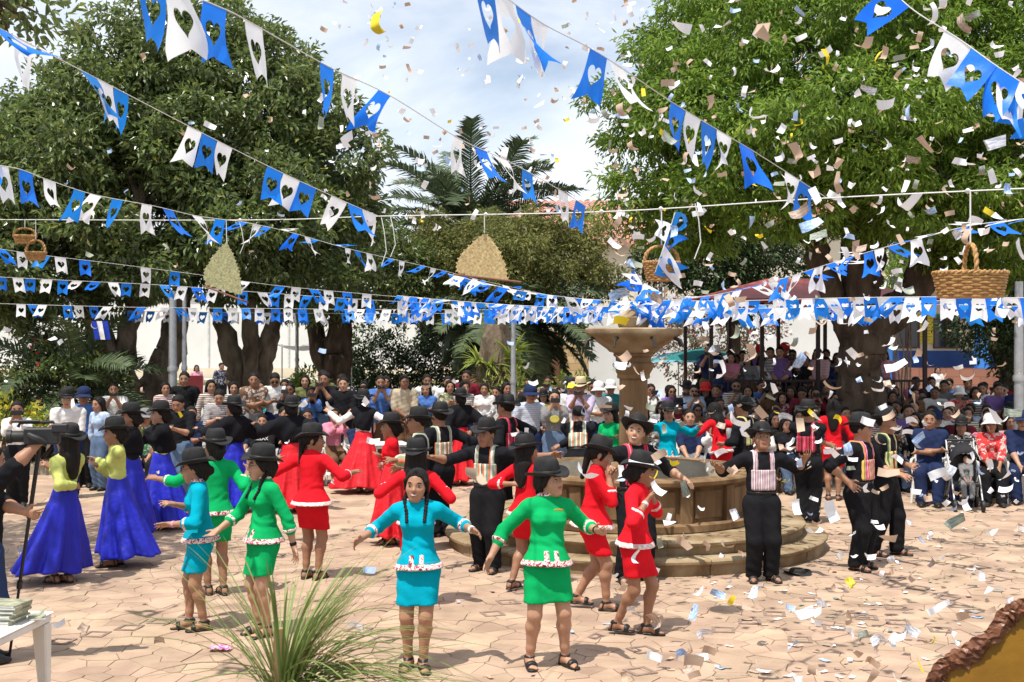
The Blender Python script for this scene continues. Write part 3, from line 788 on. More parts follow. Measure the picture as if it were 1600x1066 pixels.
shrub('garden_shrub', 'small green bush under the awning near the far pole', [lob(480,600,31,22), lob(455,610,31,18)], M_leafR, 28, 220, 0.14, 0.06)

# ---- fronds
def frond_mesh(name, length, arch, leaf, g, n=44, w=0.03, side=0.55, tipdrop=0.5, vee=0.35, start=0.12):
    """arching rachis along +X with paired leaflets"""
    V = []; Fq = []
    def pt(t): return np.array((length*math.sin(min(1.45, arch)*t)/max(arch,.05), 0, length*(t*0.55 - tipdrop*t*t)))
    def quad(a, b, c, d):
        o = len(V); V.extend([a,b,c,d]); Fq.append((o,o+1,o+2,o+3))
    m = 14
    for i in range(m):
        a, b = pt(i/m), pt((i+1)/m); r0 = 0.03*(1-i/m)+0.006; r1 = 0.03*(1-(i+1)/m)+0.006
        quad(a+np.array((0,-r0,0)), b+np.array((0,-r1,0)), b+np.array((0,0,r1)), a+np.array((0,0,r0)))
        quad(a+np.array((0,0,r0)), b+np.array((0,0,r1)), b+np.array((0,r1,0)), a+np.array((0,r0,0)))
    for i in range(n):
        t = start+(1-start)*i/n; p = pt(t); tang = pt(min(1,t+.02))-pt(t-.02); tang /= np.linalg.norm(tang)
        ll = leaf*(0.45+0.55*math.sin(PI*min(1, t*1.05))**0.6)*g.uniform(.85,1.1)
        for s in (-1, 1):
            dr = tang*side + np.array((0, s, 0))*0.85 + np.array((0,0,vee*g.uniform(.3,1.2)))
            dr /= np.linalg.norm(dr)
            nn = np.cross(dr, tang)*s; nn /= max(1e-6, np.linalg.norm(nn))
            wv = tang*w*0.5
            q1 = p+dr*ll*0.55; q2 = p+dr*ll+np.array((0,0,-ll*0.22*g.uniform(.4,1.6)))
            quad(p-wv, q1-wv*1.1, q1+wv*1.1, p+wv); quad(q1-wv*1.1, q2-wv*.1, q2+wv*.1, q1+wv*1.1)
    return mesh_np(name, np.array(V), np.array(Fq), smooth=False)

def palm(name, label, base, top, trunk_r, nf, length, spread, seed, mat, leaf=0.5, arch=0.9, dead=0, w=0.03, lo=-0.7, hi=1.35):
    g = np.random.default_rng(seed); r = random.Random(seed)
    t = tag(empty(name, base), label, 'palm')
    if trunk_r > 0:
        prof = []
        zz = 0
        while zz < top:
            prof += [(trunk_r*(1+.09*r.random()), zz), (trunk_r*(1.05+.09*r.random()), zz+.06), (trunk_r*.96, zz+.12)]; zz += .14
        MB().lathe(prof, 18, wob=lambda a,z,q: 0.05*trunk_r*math.sin(9*a+z*11)).build('trunk', M_bark, t, smooth=True)
    vs = [frond_mesh('frond', length*s, arch, leaf*s, g, tipdrop=td, w=w) for s, td in ((1,.45),(.95,.6),(1.05,.35),(.9,.75))]
    ga = 2.39996
    for i in range(nf):
        f = (i+.5)/nf
        el = hi+(lo-hi)*f**0.8
        az = i*ga
        q = Euler((r.uniform(-.25,.25), -el+.35, az), 'XYZ')
        M = Matrix.Translation((0,0,top)) @ Matrix.Rotation(az,4,'Z') @ Matrix.Rotation(-(el-.42),4,'Y') @ Matrix.Rotation(r.uniform(-.5,.5),4,'X')
        link('frond', vs[i%4], t, mat, matrix=M @ Matrix.Translation((0.12,0,0)))
    return t
palm('date_palm', 'big feather palm with grey green fronds beside the fountain', (-1.25, 38.5, 0), 5.8, 0.42, 100, 4.1, 1, 31, M_palm, leaf=0.66, w=0.065, lo=-1.0)
palm('date_palm', 'lower dark palm with hanging fronds under the olive tree', (0.1, 33.5, 0), 3.35, 0.4, 56, 2.7, 1, 34, M_palm, leaf=0.6, w=0.06, lo=-1.05, hi=0.55)
palm('garden_palm', 'low arching palm with pale fronds in the left flower bed', (-9.0, 24.8, 0), 1.5, 0.12, 20, 2.0, 1, 32, M_palm, leaf=0.5, w=0.035, lo=-0.3)
palm('garden_palm', 'palm with hanging fronds at the left picture edge', (-11.0, 25.5, 0), 3.6, 0.15, 16, 1.9, 1, 33, M_palm, leaf=0.5, w=0.035, lo=-0.6)

# trunk with epiphytes in front of the palm
def strap_rosette(n, ln, wd, g, rise=0.8, droop=0.9):
    V = []; Fq = []
    for i in range(n):
        a = g.uniform(0, 2*PI); el = g.uniform(0.15, 1.35)*rise; l = ln*g.uniform(.6,1.15); s = 6
        d = np.array((math.cos(a), math.sin(a), 0)); sd = np.array((-d[1], d[0], 0))
        for k in range(s+1):
            t = k/s
            p = d*l*t*math.cos(el*(1-.5*t)) + np.array((0,0,l*(t*math.sin(el) - droop*t*t*math.cos(el)*.7)))
            ww = wd*(1-t)**.6*.5+.001
            V += [p-sd*ww, p+sd*ww]
            if k: o = len(V)-4; Fq.append((o, o+2, o+3, o+1))
    return np.array(V), np.array(Fq)
def epiphyte_trunk():
    g = np.random.default_rng(41); b = P(775, 700, 27.5); b.z = 0
    t = tag(empty('palm_stump', b), 'thick shaggy trunk with yellow green bromeliads on top', 'tree')
    MB().lathe([(.55,0),(.46,.5),(.42,1.0),(.44,1.5),(.4,2.0),(.33,2.6),(.2,2.9)], 20, wob=lambda a,z,q: .05*math.sin(5*a+z*3)+.03*math.sin(13*a+z*9)).build('trunk', M_bark2, t, smooth=True)
    for k in range(9):
        V, Fq = strap_rosette(26, .62, .07, g)
        a = k*0.9
        link('bromeliad', mesh_np('bromeliad', V, Fq, False), t, M_brom, loc=(.45*math.cos(a), .45*math.sin(a)-.1, 1.75+.75*g.random()), rot=(g.normal()*.4, g.normal()*.4, a))
    for k in range(6):
        V, Fq = strap_rosette(30, .6, .03, g, 0.6, 1.6)
        a = k*1.05
        link('dead_leaf_skirt', mesh_np('dead_leaf_skirt', V, Fq, False), t, M_dry, loc=(.35*math.cos(a), .35*math.sin(a)-.1, 1.2+.7*g.random()), rot=(g.normal()*.3, g.normal()*.3, a))
epiphyte_trunk()
def agave():
    g = np.random.default_rng(42); b = P(500, 640, 30); b.z = 0
    t = tag(empty('spiky_yucca', b), 'spiky green and yellow strap leaved plant by the awning', 'plant')
    V, Fq = strap_rosette(26, 1.5, .10, g, 1.0, .25)
    link('leaves', mesh_np('leaves', V, Fq, False), t, M_brom, loc=(0,0,.5))
    MB().tube([(0,0,0),(0,0,.55)], [.12,.1], 8).build('stem', M_bark, t)
agave()
# ------------------------------------------------------------------ distance-field modelling: one continuous skin per body or garment
class Vox:
    def __init__(s, lo, hi, h):
        s.h = h; lo = np.array(lo, float)-3*h; hi = np.array(hi, float)+3*h
        n = np.ceil((hi-lo)/h).astype(int)+1
        s.lo = lo; s.n = n
        s.ax = [(lo[i]+h*np.arange(n[i])).astype(np.float32) for i in range(3)]
        s.D = np.full(n, 0.15, np.float32)
    def _sl(s, lo, hi):
        a = np.clip(np.floor((np.array(lo)-s.lo)/s.h).astype(int), 0, s.n-1)
        b = np.clip(np.ceil((np.array(hi)-s.lo)/s.h).astype(int)+1, 1, s.n)
        return tuple(slice(a[i], max(b[i], a[i]+1)) for i in range(3))
    def _grid(s, sl):
        return s.ax[0][sl[0]][:,None,None], s.ax[1][sl[1]][None,:,None], s.ax[2][sl[2]][None,None,:]
    def _comb(s, sl, d, k, sub):
        A = s.D[sl]
        if sub:
            d = -d; hh = np.maximum(k-np.abs(A-d), 0)/k
            s.D[sl] = np.maximum(A, d)+hh*hh*k*0.25
        else:
            hh = np.maximum(k-np.abs(A-d), 0)/k
            s.D[sl] = np.minimum(A, d)-hh*hh*k*0.25
    def cap(s, a, b, ra, rb, k=0.02, flat=None, sub=False):
        a = np.array(a, float); b = np.array(b, float); m = max(ra, rb)+k+0.01
        sl = s._sl(np.minimum(a,b)-m, np.maximum(a,b)+m)
        X, Y, Z = s._grid(sl); X = X-a[0]; Y = Y-a[1]; Z = Z-a[2]
        ab = b-a; L2 = max(float(ab@ab), 1e-9)
        t = np.clip((X*ab[0]+Y*ab[1]+Z*ab[2])/L2, 0, 1)
        X = X-t*ab[0]; Y = Y-t*ab[1]; Z = Z-t*ab[2]
        q = X*X+Y*Y+Z*Z
        if flat is not None:
            v, f = flat; c = X*v[0]+Y*v[1]+Z*v[2]; q = q+c*c*(f*f-1)
        d = np.sqrt(q)-(ra+(rb-ra)*t)
        s._comb(sl, d.astype(np.float32), k, sub)
        return s
    def ell(s, c, Rm, r, k=0.02, sub=False):
        c = np.array(c, float); m = max(r)+k+0.01
        sl = s._sl(c-m, c+m); X, Y, Z = s._grid(sl); X = X-c[0]; Y = Y-c[1]; Z = Z-c[2]
        u = [(X*Rm[0][i]+Y*Rm[1][i]+Z*Rm[2][i])/r[i] for i in range(3)]
        k0 = np.sqrt(u[0]**2+u[1]**2+u[2]**2)
        k1 = np.sqrt((u[0]/r[0])**2+(u[1]/r[1])**2+(u[2]/r[2])**2)
        d = k0*(k0-1)/np.maximum(k1, 1e-6)
        s._comb(sl, d.astype(np.float32), k, sub)
        return s
    def plane(s, p, n):
        n = np.array(n, float); n /= np.linalg.norm(n); p = np.array(p, float)
        X, Y, Z = s._grid((slice(None),)*3)
        return (X-p[0])*n[0]+(Y-p[1])*n[1]+(Z-p[2])*n[2]
    def clip(s, p, n, k=None):
        """keep the side opposite to the normal"""
        s.D = np.maximum(s.D, s.plane(p, n)).astype(np.float32); return s
    def mesh(s, name, D=None):
        V, Fq = nets(s.D if D is None else D, s.lo, s.h)
        return mesh_np(name, V, Fq) if len(V) else None

def nets(D, lo, h):
    S = D < 0
    S8 = S.astype(np.uint8)
    c = sum(S8[a:S.shape[0]-1+a, b:S.shape[1]-1+b, e:S.shape[2]-1+e] for a in (0,1) for b in (0,1) for e in (0,1))
    act = (c > 0) & (c < 8)
    idx = np.argwhere(act)
    if len(idx) == 0: return np.zeros((0,3)), np.zeros((0,4), int)
    ids = np.full(act.shape, -1, np.int32); ids[act] = np.arange(len(idx))
    i, j, k = idx.T
    cor = {(a,b,e): D[i+a, j+b, k+e] for a in (0,1) for b in (0,1) for e in (0,1)}
    acc = np.zeros((len(idx),3), np.float32); cnt = np.zeros(len(idx), np.float32)
    for ax in range(3):
        for u in (0,1):
            for v in (0,1):
                c0 = [0,0,0]; o = [q for q in range(3) if q != ax]; c0[o[0]] = u; c0[o[1]] = v; c1 = list(c0); c1[ax] = 1
                a, b = cor[tuple(c0)], cor[tuple(c1)]
                m = (a < 0) != (b < 0)
                t = np.where(m, a/np.where(m, a-b, 1), 0)
                p = np.array(c0, np.float32)[None].repeat(len(idx), 0); p[:,ax] = t
                acc += p*m[:,None]; cnt += m
    V = (idx+acc/cnt[:,None])*h+lo
    Fs = []
    for ax in range(3):
        sl0 = [slice(None)]*3; sl1 = [slice(None)]*3; sl0[ax] = slice(0,-1); sl1[ax] = slice(1,None)
        A, B = S[tuple(sl0)], S[tuple(sl1)]
        e = np.argwhere(A != B); o = [q for q in range(3) if q != ax]
        ok = (e[:,o[0]] > 0) & (e[:,o[1]] > 0) & (e[:,o[0]] < S.shape[o[0]]-1) & (e[:,o[1]] < S.shape[o[1]]-1)
        e = e[ok]
        def cell(du, dv):
            q = e.copy(); q[:,o[0]] -= du; q[:,o[1]] -= dv; return ids[q[:,0], q[:,1], q[:,2]]
        quad = np.stack([cell(1,1), cell(0,1), cell(0,0), cell(1,0)], 1)
        fl = A[e[:,0], e[:,1], e[:,2]]
        if ax == 1: fl = ~fl
        quad[~fl] = quad[~fl][:, ::-1]
        Fs.append(quad)
    Fq = np.concatenate(Fs); Fq = Fq[(Fq >= 0).all(1)]
    return V, Fq

# ------------------------------------------------------------------ shared small pieces
def lathe_oval(prof, n, ox, oy, dent=None):
    V = []; m = len(prof)
    for i, (r, z) in enumerate(prof):
        for k in range(n):
            a = 2*PI*k/n; x, y = r*ox*math.cos(a), r*oy*math.sin(a); zz = z
            if dent: x, y, zz = dent(i, a, x, y, zz)
            V.append((x, y, zz))
    Fq = [(i*n+k, i*n+(k+1)%n, (i+1)*n+(k+1)%n, (i+1)*n+k) for i in range(m-1) for k in range(n)]
    return V, Fq
def hat_meshes(kind):
    n = 40; out = {}
    wide = {'felt': 0.150, 'wide': 0.157, 'straw': 0.158}[kind]
    def curl(i, a, x, y, z):
        rr = math.hypot(x, y)/wide
        if rr > 0.62:
            t = (rr-0.62)/0.38
            z += t*t*(0.034*math.cos(a)**2 - 0.016*math.sin(a)**2) - 0.004*math.sin(a)
        return x, y, z
    V, Fq = lathe_oval([(0.084,-0.004),(0.10,-0.006),(0.125,-0.006),(wide*0.97,-0.003),(wide,0.002),(wide*0.985,0.006),(0.125,0.001),(0.10,0.001),(0.084,0.003)], n, 0.97, 1.10, curl)
    out['brim'] = mesh_np('brim', V, Fq)
    def dent(i, a, x, y, z):
        if i >= 5: z -= 0.020*math.exp(-(x/0.028)**2) * (1 if i > 5 else 0.5)
        if y < 0 and i in (3,4,5): x *= 0.90
        return x, y, z
    V, Fq = lathe_oval([(0.088,-0.002),(0.090,0.02),(0.087,0.055),(0.080,0.09),(0.070,0.108),(0.055,0.116),(0.03,0.114),(0.002,0.112)], n, 0.97, 1.10, dent)
    out['crown'] = mesh_np('crown', V, Fq)
    V, Fq = lathe_oval([(0.0905,0.0),(0.0925,0.003),(0.0922,0.026),(0.0895,0.028)], n, 0.97, 1.10)
    out['hat_band'] = mesh_np('hat_band', V, Fq)
    return out
HATS = {k: hat_meshes(k) for k in ('felt', 'wide', 'straw')}
def cap_meshes():
    V, Fq = lathe_oval([(0.092,0.0),(0.094,0.02),(0.088,0.055),(0.07,0.085),(0.04,0.1),(0.002,0.104)], 24, 0.97, 1.1)
    c = mesh_np('cap_dome', V, Fq)
    V = []; Fq = []
    for i in range(9):
        a = -PI/2+(i-4)*0.26
        for r, dz in ((0.9,0.012),(1.95-0.06*abs(i-4),-0.012)):
            V.append((0.092*r*math.cos(a)*0.95, 0.1*r*math.sin(a), dz-0.03*(abs(i-4)/4)**2*(r>1)))
        if i: o = 2*i; Fq.append((o-2,o-1,o+1,o))
    V2 = [(x,y,z-0.005) for x,y,z in V]; o = len(V); Fq += [(d+o,c_+o,b+o,a+o) for a,b,c_,d in Fq]
    return {'cap_dome': c, 'visor': mesh_np('visor', V+V2, Fq)}
CAPS = cap_meshes()
def eye_mesh():
    b = MB(); n, m = 12, 8
    vs = []
    for i in range(m+1):
        th = PI*i/m
        for k in range(n):
            a = 2*PI*k/n
            vs.append((0.0150*math.sin(th)*math.cos(a), -0.008*math.cos(th), 0.0056*math.sin(th)*math.sin(a)))
    fs = [(i*n+k, i*n+(k+1)%n, (i+1)*n+(k+1)%n, (i+1)*n+k) for i in range(m) for k in range(n)]
    b.add(vs, fs); me = b.mesh('eye', True)
    me.materials.append(MT['eye_white']); me.materials.append(MT['iris'])
    for p in me.polygons:
        c = p.center
        if (abs(c.x) < 0.0072 and c.y < 0) or c.z > 0.0026: p.material_index = 1
    return me
EYE = eye_mesh()
BROW = MB().tube([(-0.017,0.004,-0.003),(-0.006,-0.002,0.003),(0.006,-0.003,0.003),(0.016,0.001,-0.002)], [0.0015,0.0042,0.0046,0.0028], 6).mesh('eyebrow', True)
def lips_mesh():
    b = MB()
    b.tube([(-0.024,0.010,0.006),(-0.012,0.001,0.0045),(-0.003,-0.002,0.0058),(0,-0.0018,0.0045),(0.003,-0.002,0.0058),(0.012,0.001,0.0045),(0.024,0.010,0.006)], [0.001,0.0042,0.005,0.0045,0.005,0.0042,0.001], 7)
    b.tube([(-0.022,0.010,0.004),(-0.011,0.001,-0.006),(0,-0.001,-0.0075),(0.011,0.001,-0.006),(0.022,0.010,0.004)], [0.001,0.005,0.006,0.005,0.001], 7)
    return b.mesh('lips', True)
LIPS = lips_mesh()
def glasses_mesh():
    b = MB()
    for s in (-1, 1):
        b.tube([(s*0.031+0.021*math.cos(a), -0.004*0, 0.018*math.sin(a)) for a in np.linspace(0, 2*PI, 17)], 0.0014, 5)
        b.tube([(s*0.052,0,0.004),(s*0.074,0.02,0.006),(s*0.078,0.09,0.004)], 0.0014, 5)
    b.tube([(-0.01,0,0.004),(0,-0.003,0.007),(0.01,0,0.004)], 0.0014, 5)
    return b.mesh('glasses', True)
GLASSES = glasses_mesh()
def shades_mesh():
    b = MB()
    for s in (-1, 1):
        b.add([(s*0.031+0.024*math.cos(a), -0.002, 0.017*math.sin(a)) for a in np.linspace(0, 2*PI, 13)[:-1]], [tuple(range(12))])
        b.tube([(s*0.052,0,0.004),(s*0.074,0.02,0.006),(s*0.078,0.09,0.004)], 0.002, 5)
    b.tube([(-0.01,0,0.006),(0,-0.003,0.008),(0.01,0,0.006)], 0.002, 5)
    return b.mesh('sunglasses', False)
SHADES = shades_mesh()

def nrm(v): v = np.array(v, float); return v/max(1e-9, np.linalg.norm(v))
def ik(a, t, l1, l2, pole):
    a = np.array(a, float); t = np.array(t, float); d = t-a; L_ = np.linalg.norm(d)
    mx = (l1+l2)*0.992
    if L_ > mx: t = a+d/L_*mx; d = t-a; L_ = mx
    L_ = max(L_, abs(l1-l2)+0.01)
    x = (l1*l1-l2*l2+L_*L_)/(2*L_); y = math.sqrt(max(0, l1*l1-x*x))
    u = nrm(d); p = np.array(pole, float); p = nrm(p-u*(p@u))
    return a+u*x+p*y, t

def rotm(yaw=0, pitch=0, roll=0):
    """yaw about z, pitch = nod forward (+), roll = tilt; forward is -Y"""
    return np.array((Matrix.Rotation(yaw,3,'Z') @ Matrix.Rotation(pitch,3,'X') @ Matrix.Rotation(roll,3,'Y')))

class Skel:
    """joint positions in the person's own frame: forward -Y, person's left +X"""
    def __init__(k, H=1.58, male=False, fat=1.0, feet=None, hands=None, poles=None, lean=(0,0), twist=0, head=(0,0,0), seat=None, hipshift=(0,0), crouch=0.0, palms=None):
        k.H = H; s = k.s = H/1.6; k.male = male; k.fat = fat; k.hs = s*(1.14 if male else 1.15)
        k.feet = feet or [(-0.075*s, 0.0, 0.0, -0.12), (0.075*s, 0.0, 0.0, 0.12)]      # right, left: x, y, lift, toe-out
        hip_z = (seat+0.09 if seat else 0.512*H-crouch)
        k.pel = np.array((hipshift[0], hipshift[1], hip_z))
        Rt = rotm(twist, lean[0], lean[1])
        k.Rt = Rt; k.up = Rt @ np.array((0,0,1.0)); k.fw = Rt @ np.array((0,-1.0,0)); k.rt = Rt @ np.array((1.0,0,0))
        k.waist = k.pel+k.up*0.105*H
        k.chest = k.pel+k.up*0.205*H
        k.neckb = k.pel+k.up*0.314*H
        sw = (0.116 if male else 0.098)*H
        k.sh = [k.neckb-k.up*0.028*H-k.rt*sw, k.neckb-k.up*0.028*H+k.rt*sw]
        k.hip = [k.pel+np.array((-0.052*H,0,-0.01*H)), k.pel+np.array((0.052*H,0,-0.01*H))]
        hy, hp, hr = head
        k.Rh = Rt @ rotm(hy, hp, hr)
        k.headc = k.neckb+k.up*0.058*H + k.Rh @ np.array((0,-0.018,0.062))*s
        l1, l2 = 0.176*H, 0.150*H
        hands = hands or [(-0.2,-0.05,0.8*H*0.6), (0.2,-0.05,0.8*H*0.6)]
        poles = poles or [None, None]
        k.el = [None]*2; k.wr = [None]*2
        for i in (0,1):
            sg = -1 if i == 0 else 1
            pole = poles[i] if poles[i] is not None else k.rt*sg*0.6 - k.fw*0.6 - k.up*0.5
            k.el[i], k.wr[i] = ik(k.sh[i], hands[i], l1, l2, pole)
        k.kn = [None]*2; k.an = [None]*2
        t1, t2 = 0.235*H, 0.235*H
        for i in (0,1):
            x, y, z, to = k.feet[i]
            ank = np.array((x, y, z+0.042*H))
            d = k.hip[i]-ank
            if not seat:
                L_ = np.linalg.norm(d); mx = (t1+t2)*0.999
            k.kn[i], k.an[i] = ik(k.hip[i], ank, t1, t2, (0.18*(1 if i else -1)*(1 if seat else .4), -1, 0.35 if seat else 0))
        k.palms = palms or [None, None]

def body_vox(k, h, fingers=True, toes=False):
    s = k.s; H = k.H; fat = k.fat
    pts = np.array([k.headc, *k.el, *k.wr, *k.kn, *k.an, k.pel])
    lo = pts.min(0)-0.24; hi = pts.max(0)+0.24; lo[2] = -0.02
    v = Vox(lo, hi, h)
    torso(v, k, 0.0)
    head(v, k)
    for i in (0,1):
        arm(v, k, i, 0.0); leg(v, k, i, 0.0)
        hand(v, k, i, fingers); foot(v, k, i, toes)
    return v

def torso(v, k, e):
    s, f = k.s, k.fat; fw = k.fw
    if k.male:
        v.cap(k.hip[0]*0.75+k.hip[1]*0.25, k.hip[1]*0.75+k.hip[0]*0.25, 0.112*s*f+e, 0.112*s*f+e, 0.03, (fw,1.12))
        v.cap(k.pel+k.up*0.05*k.H, k.waist, 0.135*s*f+e, 0.135*s*f+e, 0.05, (fw,1.35))
        v.cap(k.waist+k.up*0.02, k.chest+k.up*0.03*k.H, 0.135*s*f+e, 0.152*s*f+e, 0.05, (fw,1.45))
        v.cap(k.sh[0]*0.8+k.sh[1]*0.2, k.sh[1]*0.8+k.sh[0]*0.2, 0.066*s+e, 0.066*s+e, 0.05)
    else:
        v.cap(k.hip[0]*0.78+k.hip[1]*0.22, k.hip[1]*0.78+k.hip[0]*0.22, 0.096*s*f+e, 0.096*s*f+e, 0.03, (fw,0.98))
        v.cap(k.pel+k.up*0.055*k.H, k.waist, 0.110*s*f+e, 0.104*s*f+e, 0.05, (fw,1.30))
        v.cap(k.waist+k.up*0.02, k.chest+k.up*0.03*k.H, 0.104*s*f+e, 0.122*s*f+e, 0.05, (fw,1.42))
        v.cap(k.sh[0]*0.8+k.sh[1]*0.2, k.sh[1]*0.8+k.sh[0]*0.2, 0.056*s+e, 0.056*s+e, 0.05)
        for sg in (-1, 1):
            b = k.chest+k.up*0.018*k.H+k.rt*sg*0.062*s*f+fw*0.062*s*f
            v.cap(b, b+k.up*0.01, 0.053*s*f+e, 0.048*s*f+e, 0.05)
    v.cap(k.sh[0]*.62+k.sh[1]*.38+k.up*0.03*s, k.sh[0]*.38+k.sh[1]*.62+k.up*0.03*s, 0.05*s+e, 0.05*s+e, 0.05)
    v.cap(k.neckb-k.up*0.02, k.headc+k.Rh@np.array((0,0.016,-0.05))*s, (0.058 if k.male else 0.05)*s+e, (0.056 if k.male else 0.047)*s+e, 0.035)

def head(v, k):
    s = k.hs; Rh = k.Rh; c = k.headc
    def w(*p): return c+Rh@np.array(p)*s
    v.ell(w(0,0.010,0.030), Rh, np.array((0.0745,0.094,0.083))*s, 0.02)
    v.ell(w(0,-0.022,-0.020), Rh, np.array((0.060,0.066,0.084))*s, 0.03)
    v.cap(w(-0.018,-0.058,-0.088), w(0.018,-0.058,-0.088), 0.021*s, 0.021*s, 0.03)
    for g in (-1,1):
        v.cap(w(g*0.036,-0.052,-0.028), w(g*0.03,-0.050,-0.05), 0.026*s, 0.02*s, 0.03)
        v.ell(w(g*0.074,0.006,-0.006), Rh@rotm(g*0.35), np.array((0.009,0.019,0.030))*s, 0.008)
        v.cap(w(g*0.012,-0.086,-0.026), w(g*0.010,-0.08,-0.024), 0.009*s, 0.009*s, 0.012)
        v.ell(w(g*0.031,-0.099,0.006), Rh, np.array((0.020,0.021,0.012))*s, 0.018, sub=True)
    v.cap(w(0,-0.080,0.014), w(0,-0.101,-0.021), 0.008*s, 0.0125*s, 0.014)
    v.cap(w(-0.028,-0.076,0.024), w(0.028,-0.076,0.024), 0.0095*s, 0.0095*s, 0.016)
    v.cap(w(-0.012,-0.076,-0.053), w(0.012,-0.076,-0.053), 0.014*s, 0.014*s, 0.016)

def arm(v, k, i, e, frac=1.0):
    s = k.s*(1.08 if k.male else 0.92); f = 0.5+0.5*k.fat
    v.cap(k.sh[i], k.el[i], 0.052*s*f+e, 0.041*s*f+e, 0.035)
    end = k.el[i]+(k.wr[i]-k.el[i])*frac
    if frac > 0.02:
        m = k.el[i]+(k.wr[i]-k.el[i])*min(0.3, frac)
        v.cap(k.el[i], m, 0.041*s*f+e, 0.042*s*f+e, 0.02)
        v.cap(m, end, 0.042*s*f+e, (0.042-(0.016 if e < 0.004 else 0.008)*frac)*s*f+e, 0.02)
    return end

def leg(v, k, i, e, straight=False):
    s = k.s*(1.05 if k.male else 1.0); f = 0.45+0.55*k.fat
    hip, kn, an = k.hip[i], k.kn[i], k.an[i]
    if straight:
        v.cap(hip, kn, 0.098*s*f+e, 0.066*s*f+e, 0.04); v.cap(kn, an, 0.066*s*f+e, 0.058*s+e, 0.03); return
    v.cap(hip, kn, 0.082*s*f+e, 0.055*s*f+e, 0.03)
    s *= 0.93
    ax = nrm(an-kn); back = np.array((0,1.0,0)); back = nrm(back-ax*(back@ax))
    cm = kn+(an-kn)*0.28+back*0.014*s
    v.cap(kn, cm, 0.052*s*f+e, 0.057*s*f+e, 0.03); v.cap(cm, kn+(an-kn)*0.75+back*0.004, 0.057*s*f+e, 0.038*s*f+e, 0.03)
    v.cap(kn+(an-kn)*0.75, an, 0.038*s*f+e, 0.033*s+e, 0.02)

def foot_frame(k, i):
    x, y, z, to = k.feet[i]
    fd = np.array((math.sin(to), -math.cos(to), 0.0)); sd = np.array((math.cos(to), math.sin(to), 0))
    return np.array((k.an[i][0], k.an[i][1], k.feet[i][2])), fd, sd
def foot(v, k, i, toes=False, e=0.0):
    s = k.s*(1.06 if k.male else 1.0); o, fd, sd = foot_frame(k, i); up = np.array((0,0,1.0))
    v.cap(o-fd*0.035*s+up*0.040*s, o-fd*0.03*s+up*0.05*s, 0.031*s+e, 0.028*s+e, 0.03)
    v.cap(o+up*0.055*s, o+fd*0.10*s+up*0.036*s, 0.034*s+e, 0.026*s+e, 0.03)
    v.cap(o+fd*0.09*s-sd*0.016*s+up*0.034*s, o+fd*0.09*s+sd*0.016*s+up*0.034*s, 0.026*s+e, 0.026*s+e, 0.025)
    if toes:
        inner = -1 if i else 1
        for q in range(5):
            b = o+fd*(0.115-0.004*q)*s+sd*inner*(0.028-0.0145*q)*s+up*0.030*s
            v.cap(b, b+fd*(0.045-0.006*q)*s-up*0.004, (0.0125-0.0012*q)*s+e, (0.0115-0.001*q)*s+e, 0.006)
    else:
        v.cap(o+fd*0.11*s+up*0.030*s, o+fd*0.15*s+up*0.027*s, 0.027*s+e, 0.02*s+e, 0.02, (up,1.25))

def hand(v, k, i, fingers=True):
    s = k.s*(1.08 if k.male else 0.98); u = nrm(k.wr[i]-k.el[i])
    pal = k.palms[i]
    if pal is None: pal = (k.fw*0.7-k.up*0.5) 
    curl = 0.35
    if len(pal) == 4: curl = pal[3]
    if len(pal) > 4: u = nrm(u+np.array(pal[4:7])); curl = pal[3]
    n = np.array(pal[:3], float); n = nrm(n-u*(n@u)); sd = np.cross(u, n)
    th = -sd if i == 0 else sd       # thumb side
    # thumb points towards the body front/up side
    if (th@(k.up*0.8+k.fw*0.6)) < 0: th = -th
    w = k.wr[i]
    for q in (-1, 0, 1):
        v.cap(w+u*0.012+th*q*0.012*s, w+u*0.082*s+th*q*0.024*s, 0.016*s, 0.0145*s, 0.02)
    lens = (0.066, 0.076, 0.071, 0.055)
    if fingers:
        for q in range(4):
            off = (1.5-q)*0.0185*s
            b = w+u*0.085*s+th*off*1.1
            d = nrm(u+th*(1.5-q)*0.13)
            c1 = curl*(0.5+0.25*q)
            d1 = d*math.cos(c1)+n*math.sin(c1); d2 = d*math.cos(c1*2.2)+n*math.sin(c1*2.2)
            m1 = b+d1*lens[q]*0.52*s; m2 = m1+d2*lens[q]*0.5*s
            v.cap(b, m1, 0.0092*s, 0.0085*s, 0.005); v.cap(m1, m2, 0.0085*s, 0.007*s, 0.004)
        t0 = w+u*0.025*s+th*0.022*s; t1 = t0+nrm(u*0.62+th*0.75+n*0.25)*0.046*s; t2 = t1+nrm(u*0.9+th*0.35+n*0.3)*0.034*s
        v.cap(t0, t1, 0.014*s, 0.0105*s, 0.012); v.cap(t1, t2, 0.0105*s, 0.0085*s, 0.005)
    else:
        v.cap(w+u*0.08*s, w+u*0.15*s+n*0.03*s, 0.022*s, 0.014*s, 0.02, (n,1.5))
        v.cap(w+u*0.03*s, w+u*0.08*s+th*0.05*s, 0.013*s, 0.01*s, 0.01)

def gbox(k, pad=0.3, extra=()):
    pts = np.array([k.headc, *k.el, *k.wr, *k.kn, *k.an, k.pel, *extra])
    lo = pts.min(0)-pad; hi = pts.max(0)+pad; lo[2] = max(lo[2], -0.02)
    return lo, hi
def tbox(k, arms=True, low=None, pad=0.26):
    pts = [k.neckb, k.pel, *k.sh]+(list(k.el)+list(k.wr) if arms else [])
    pts = np.array(pts); lo = pts.min(0)-pad; hi = pts.max(0)+0.2
    if low is not None: lo[2] = low
    return lo, hi

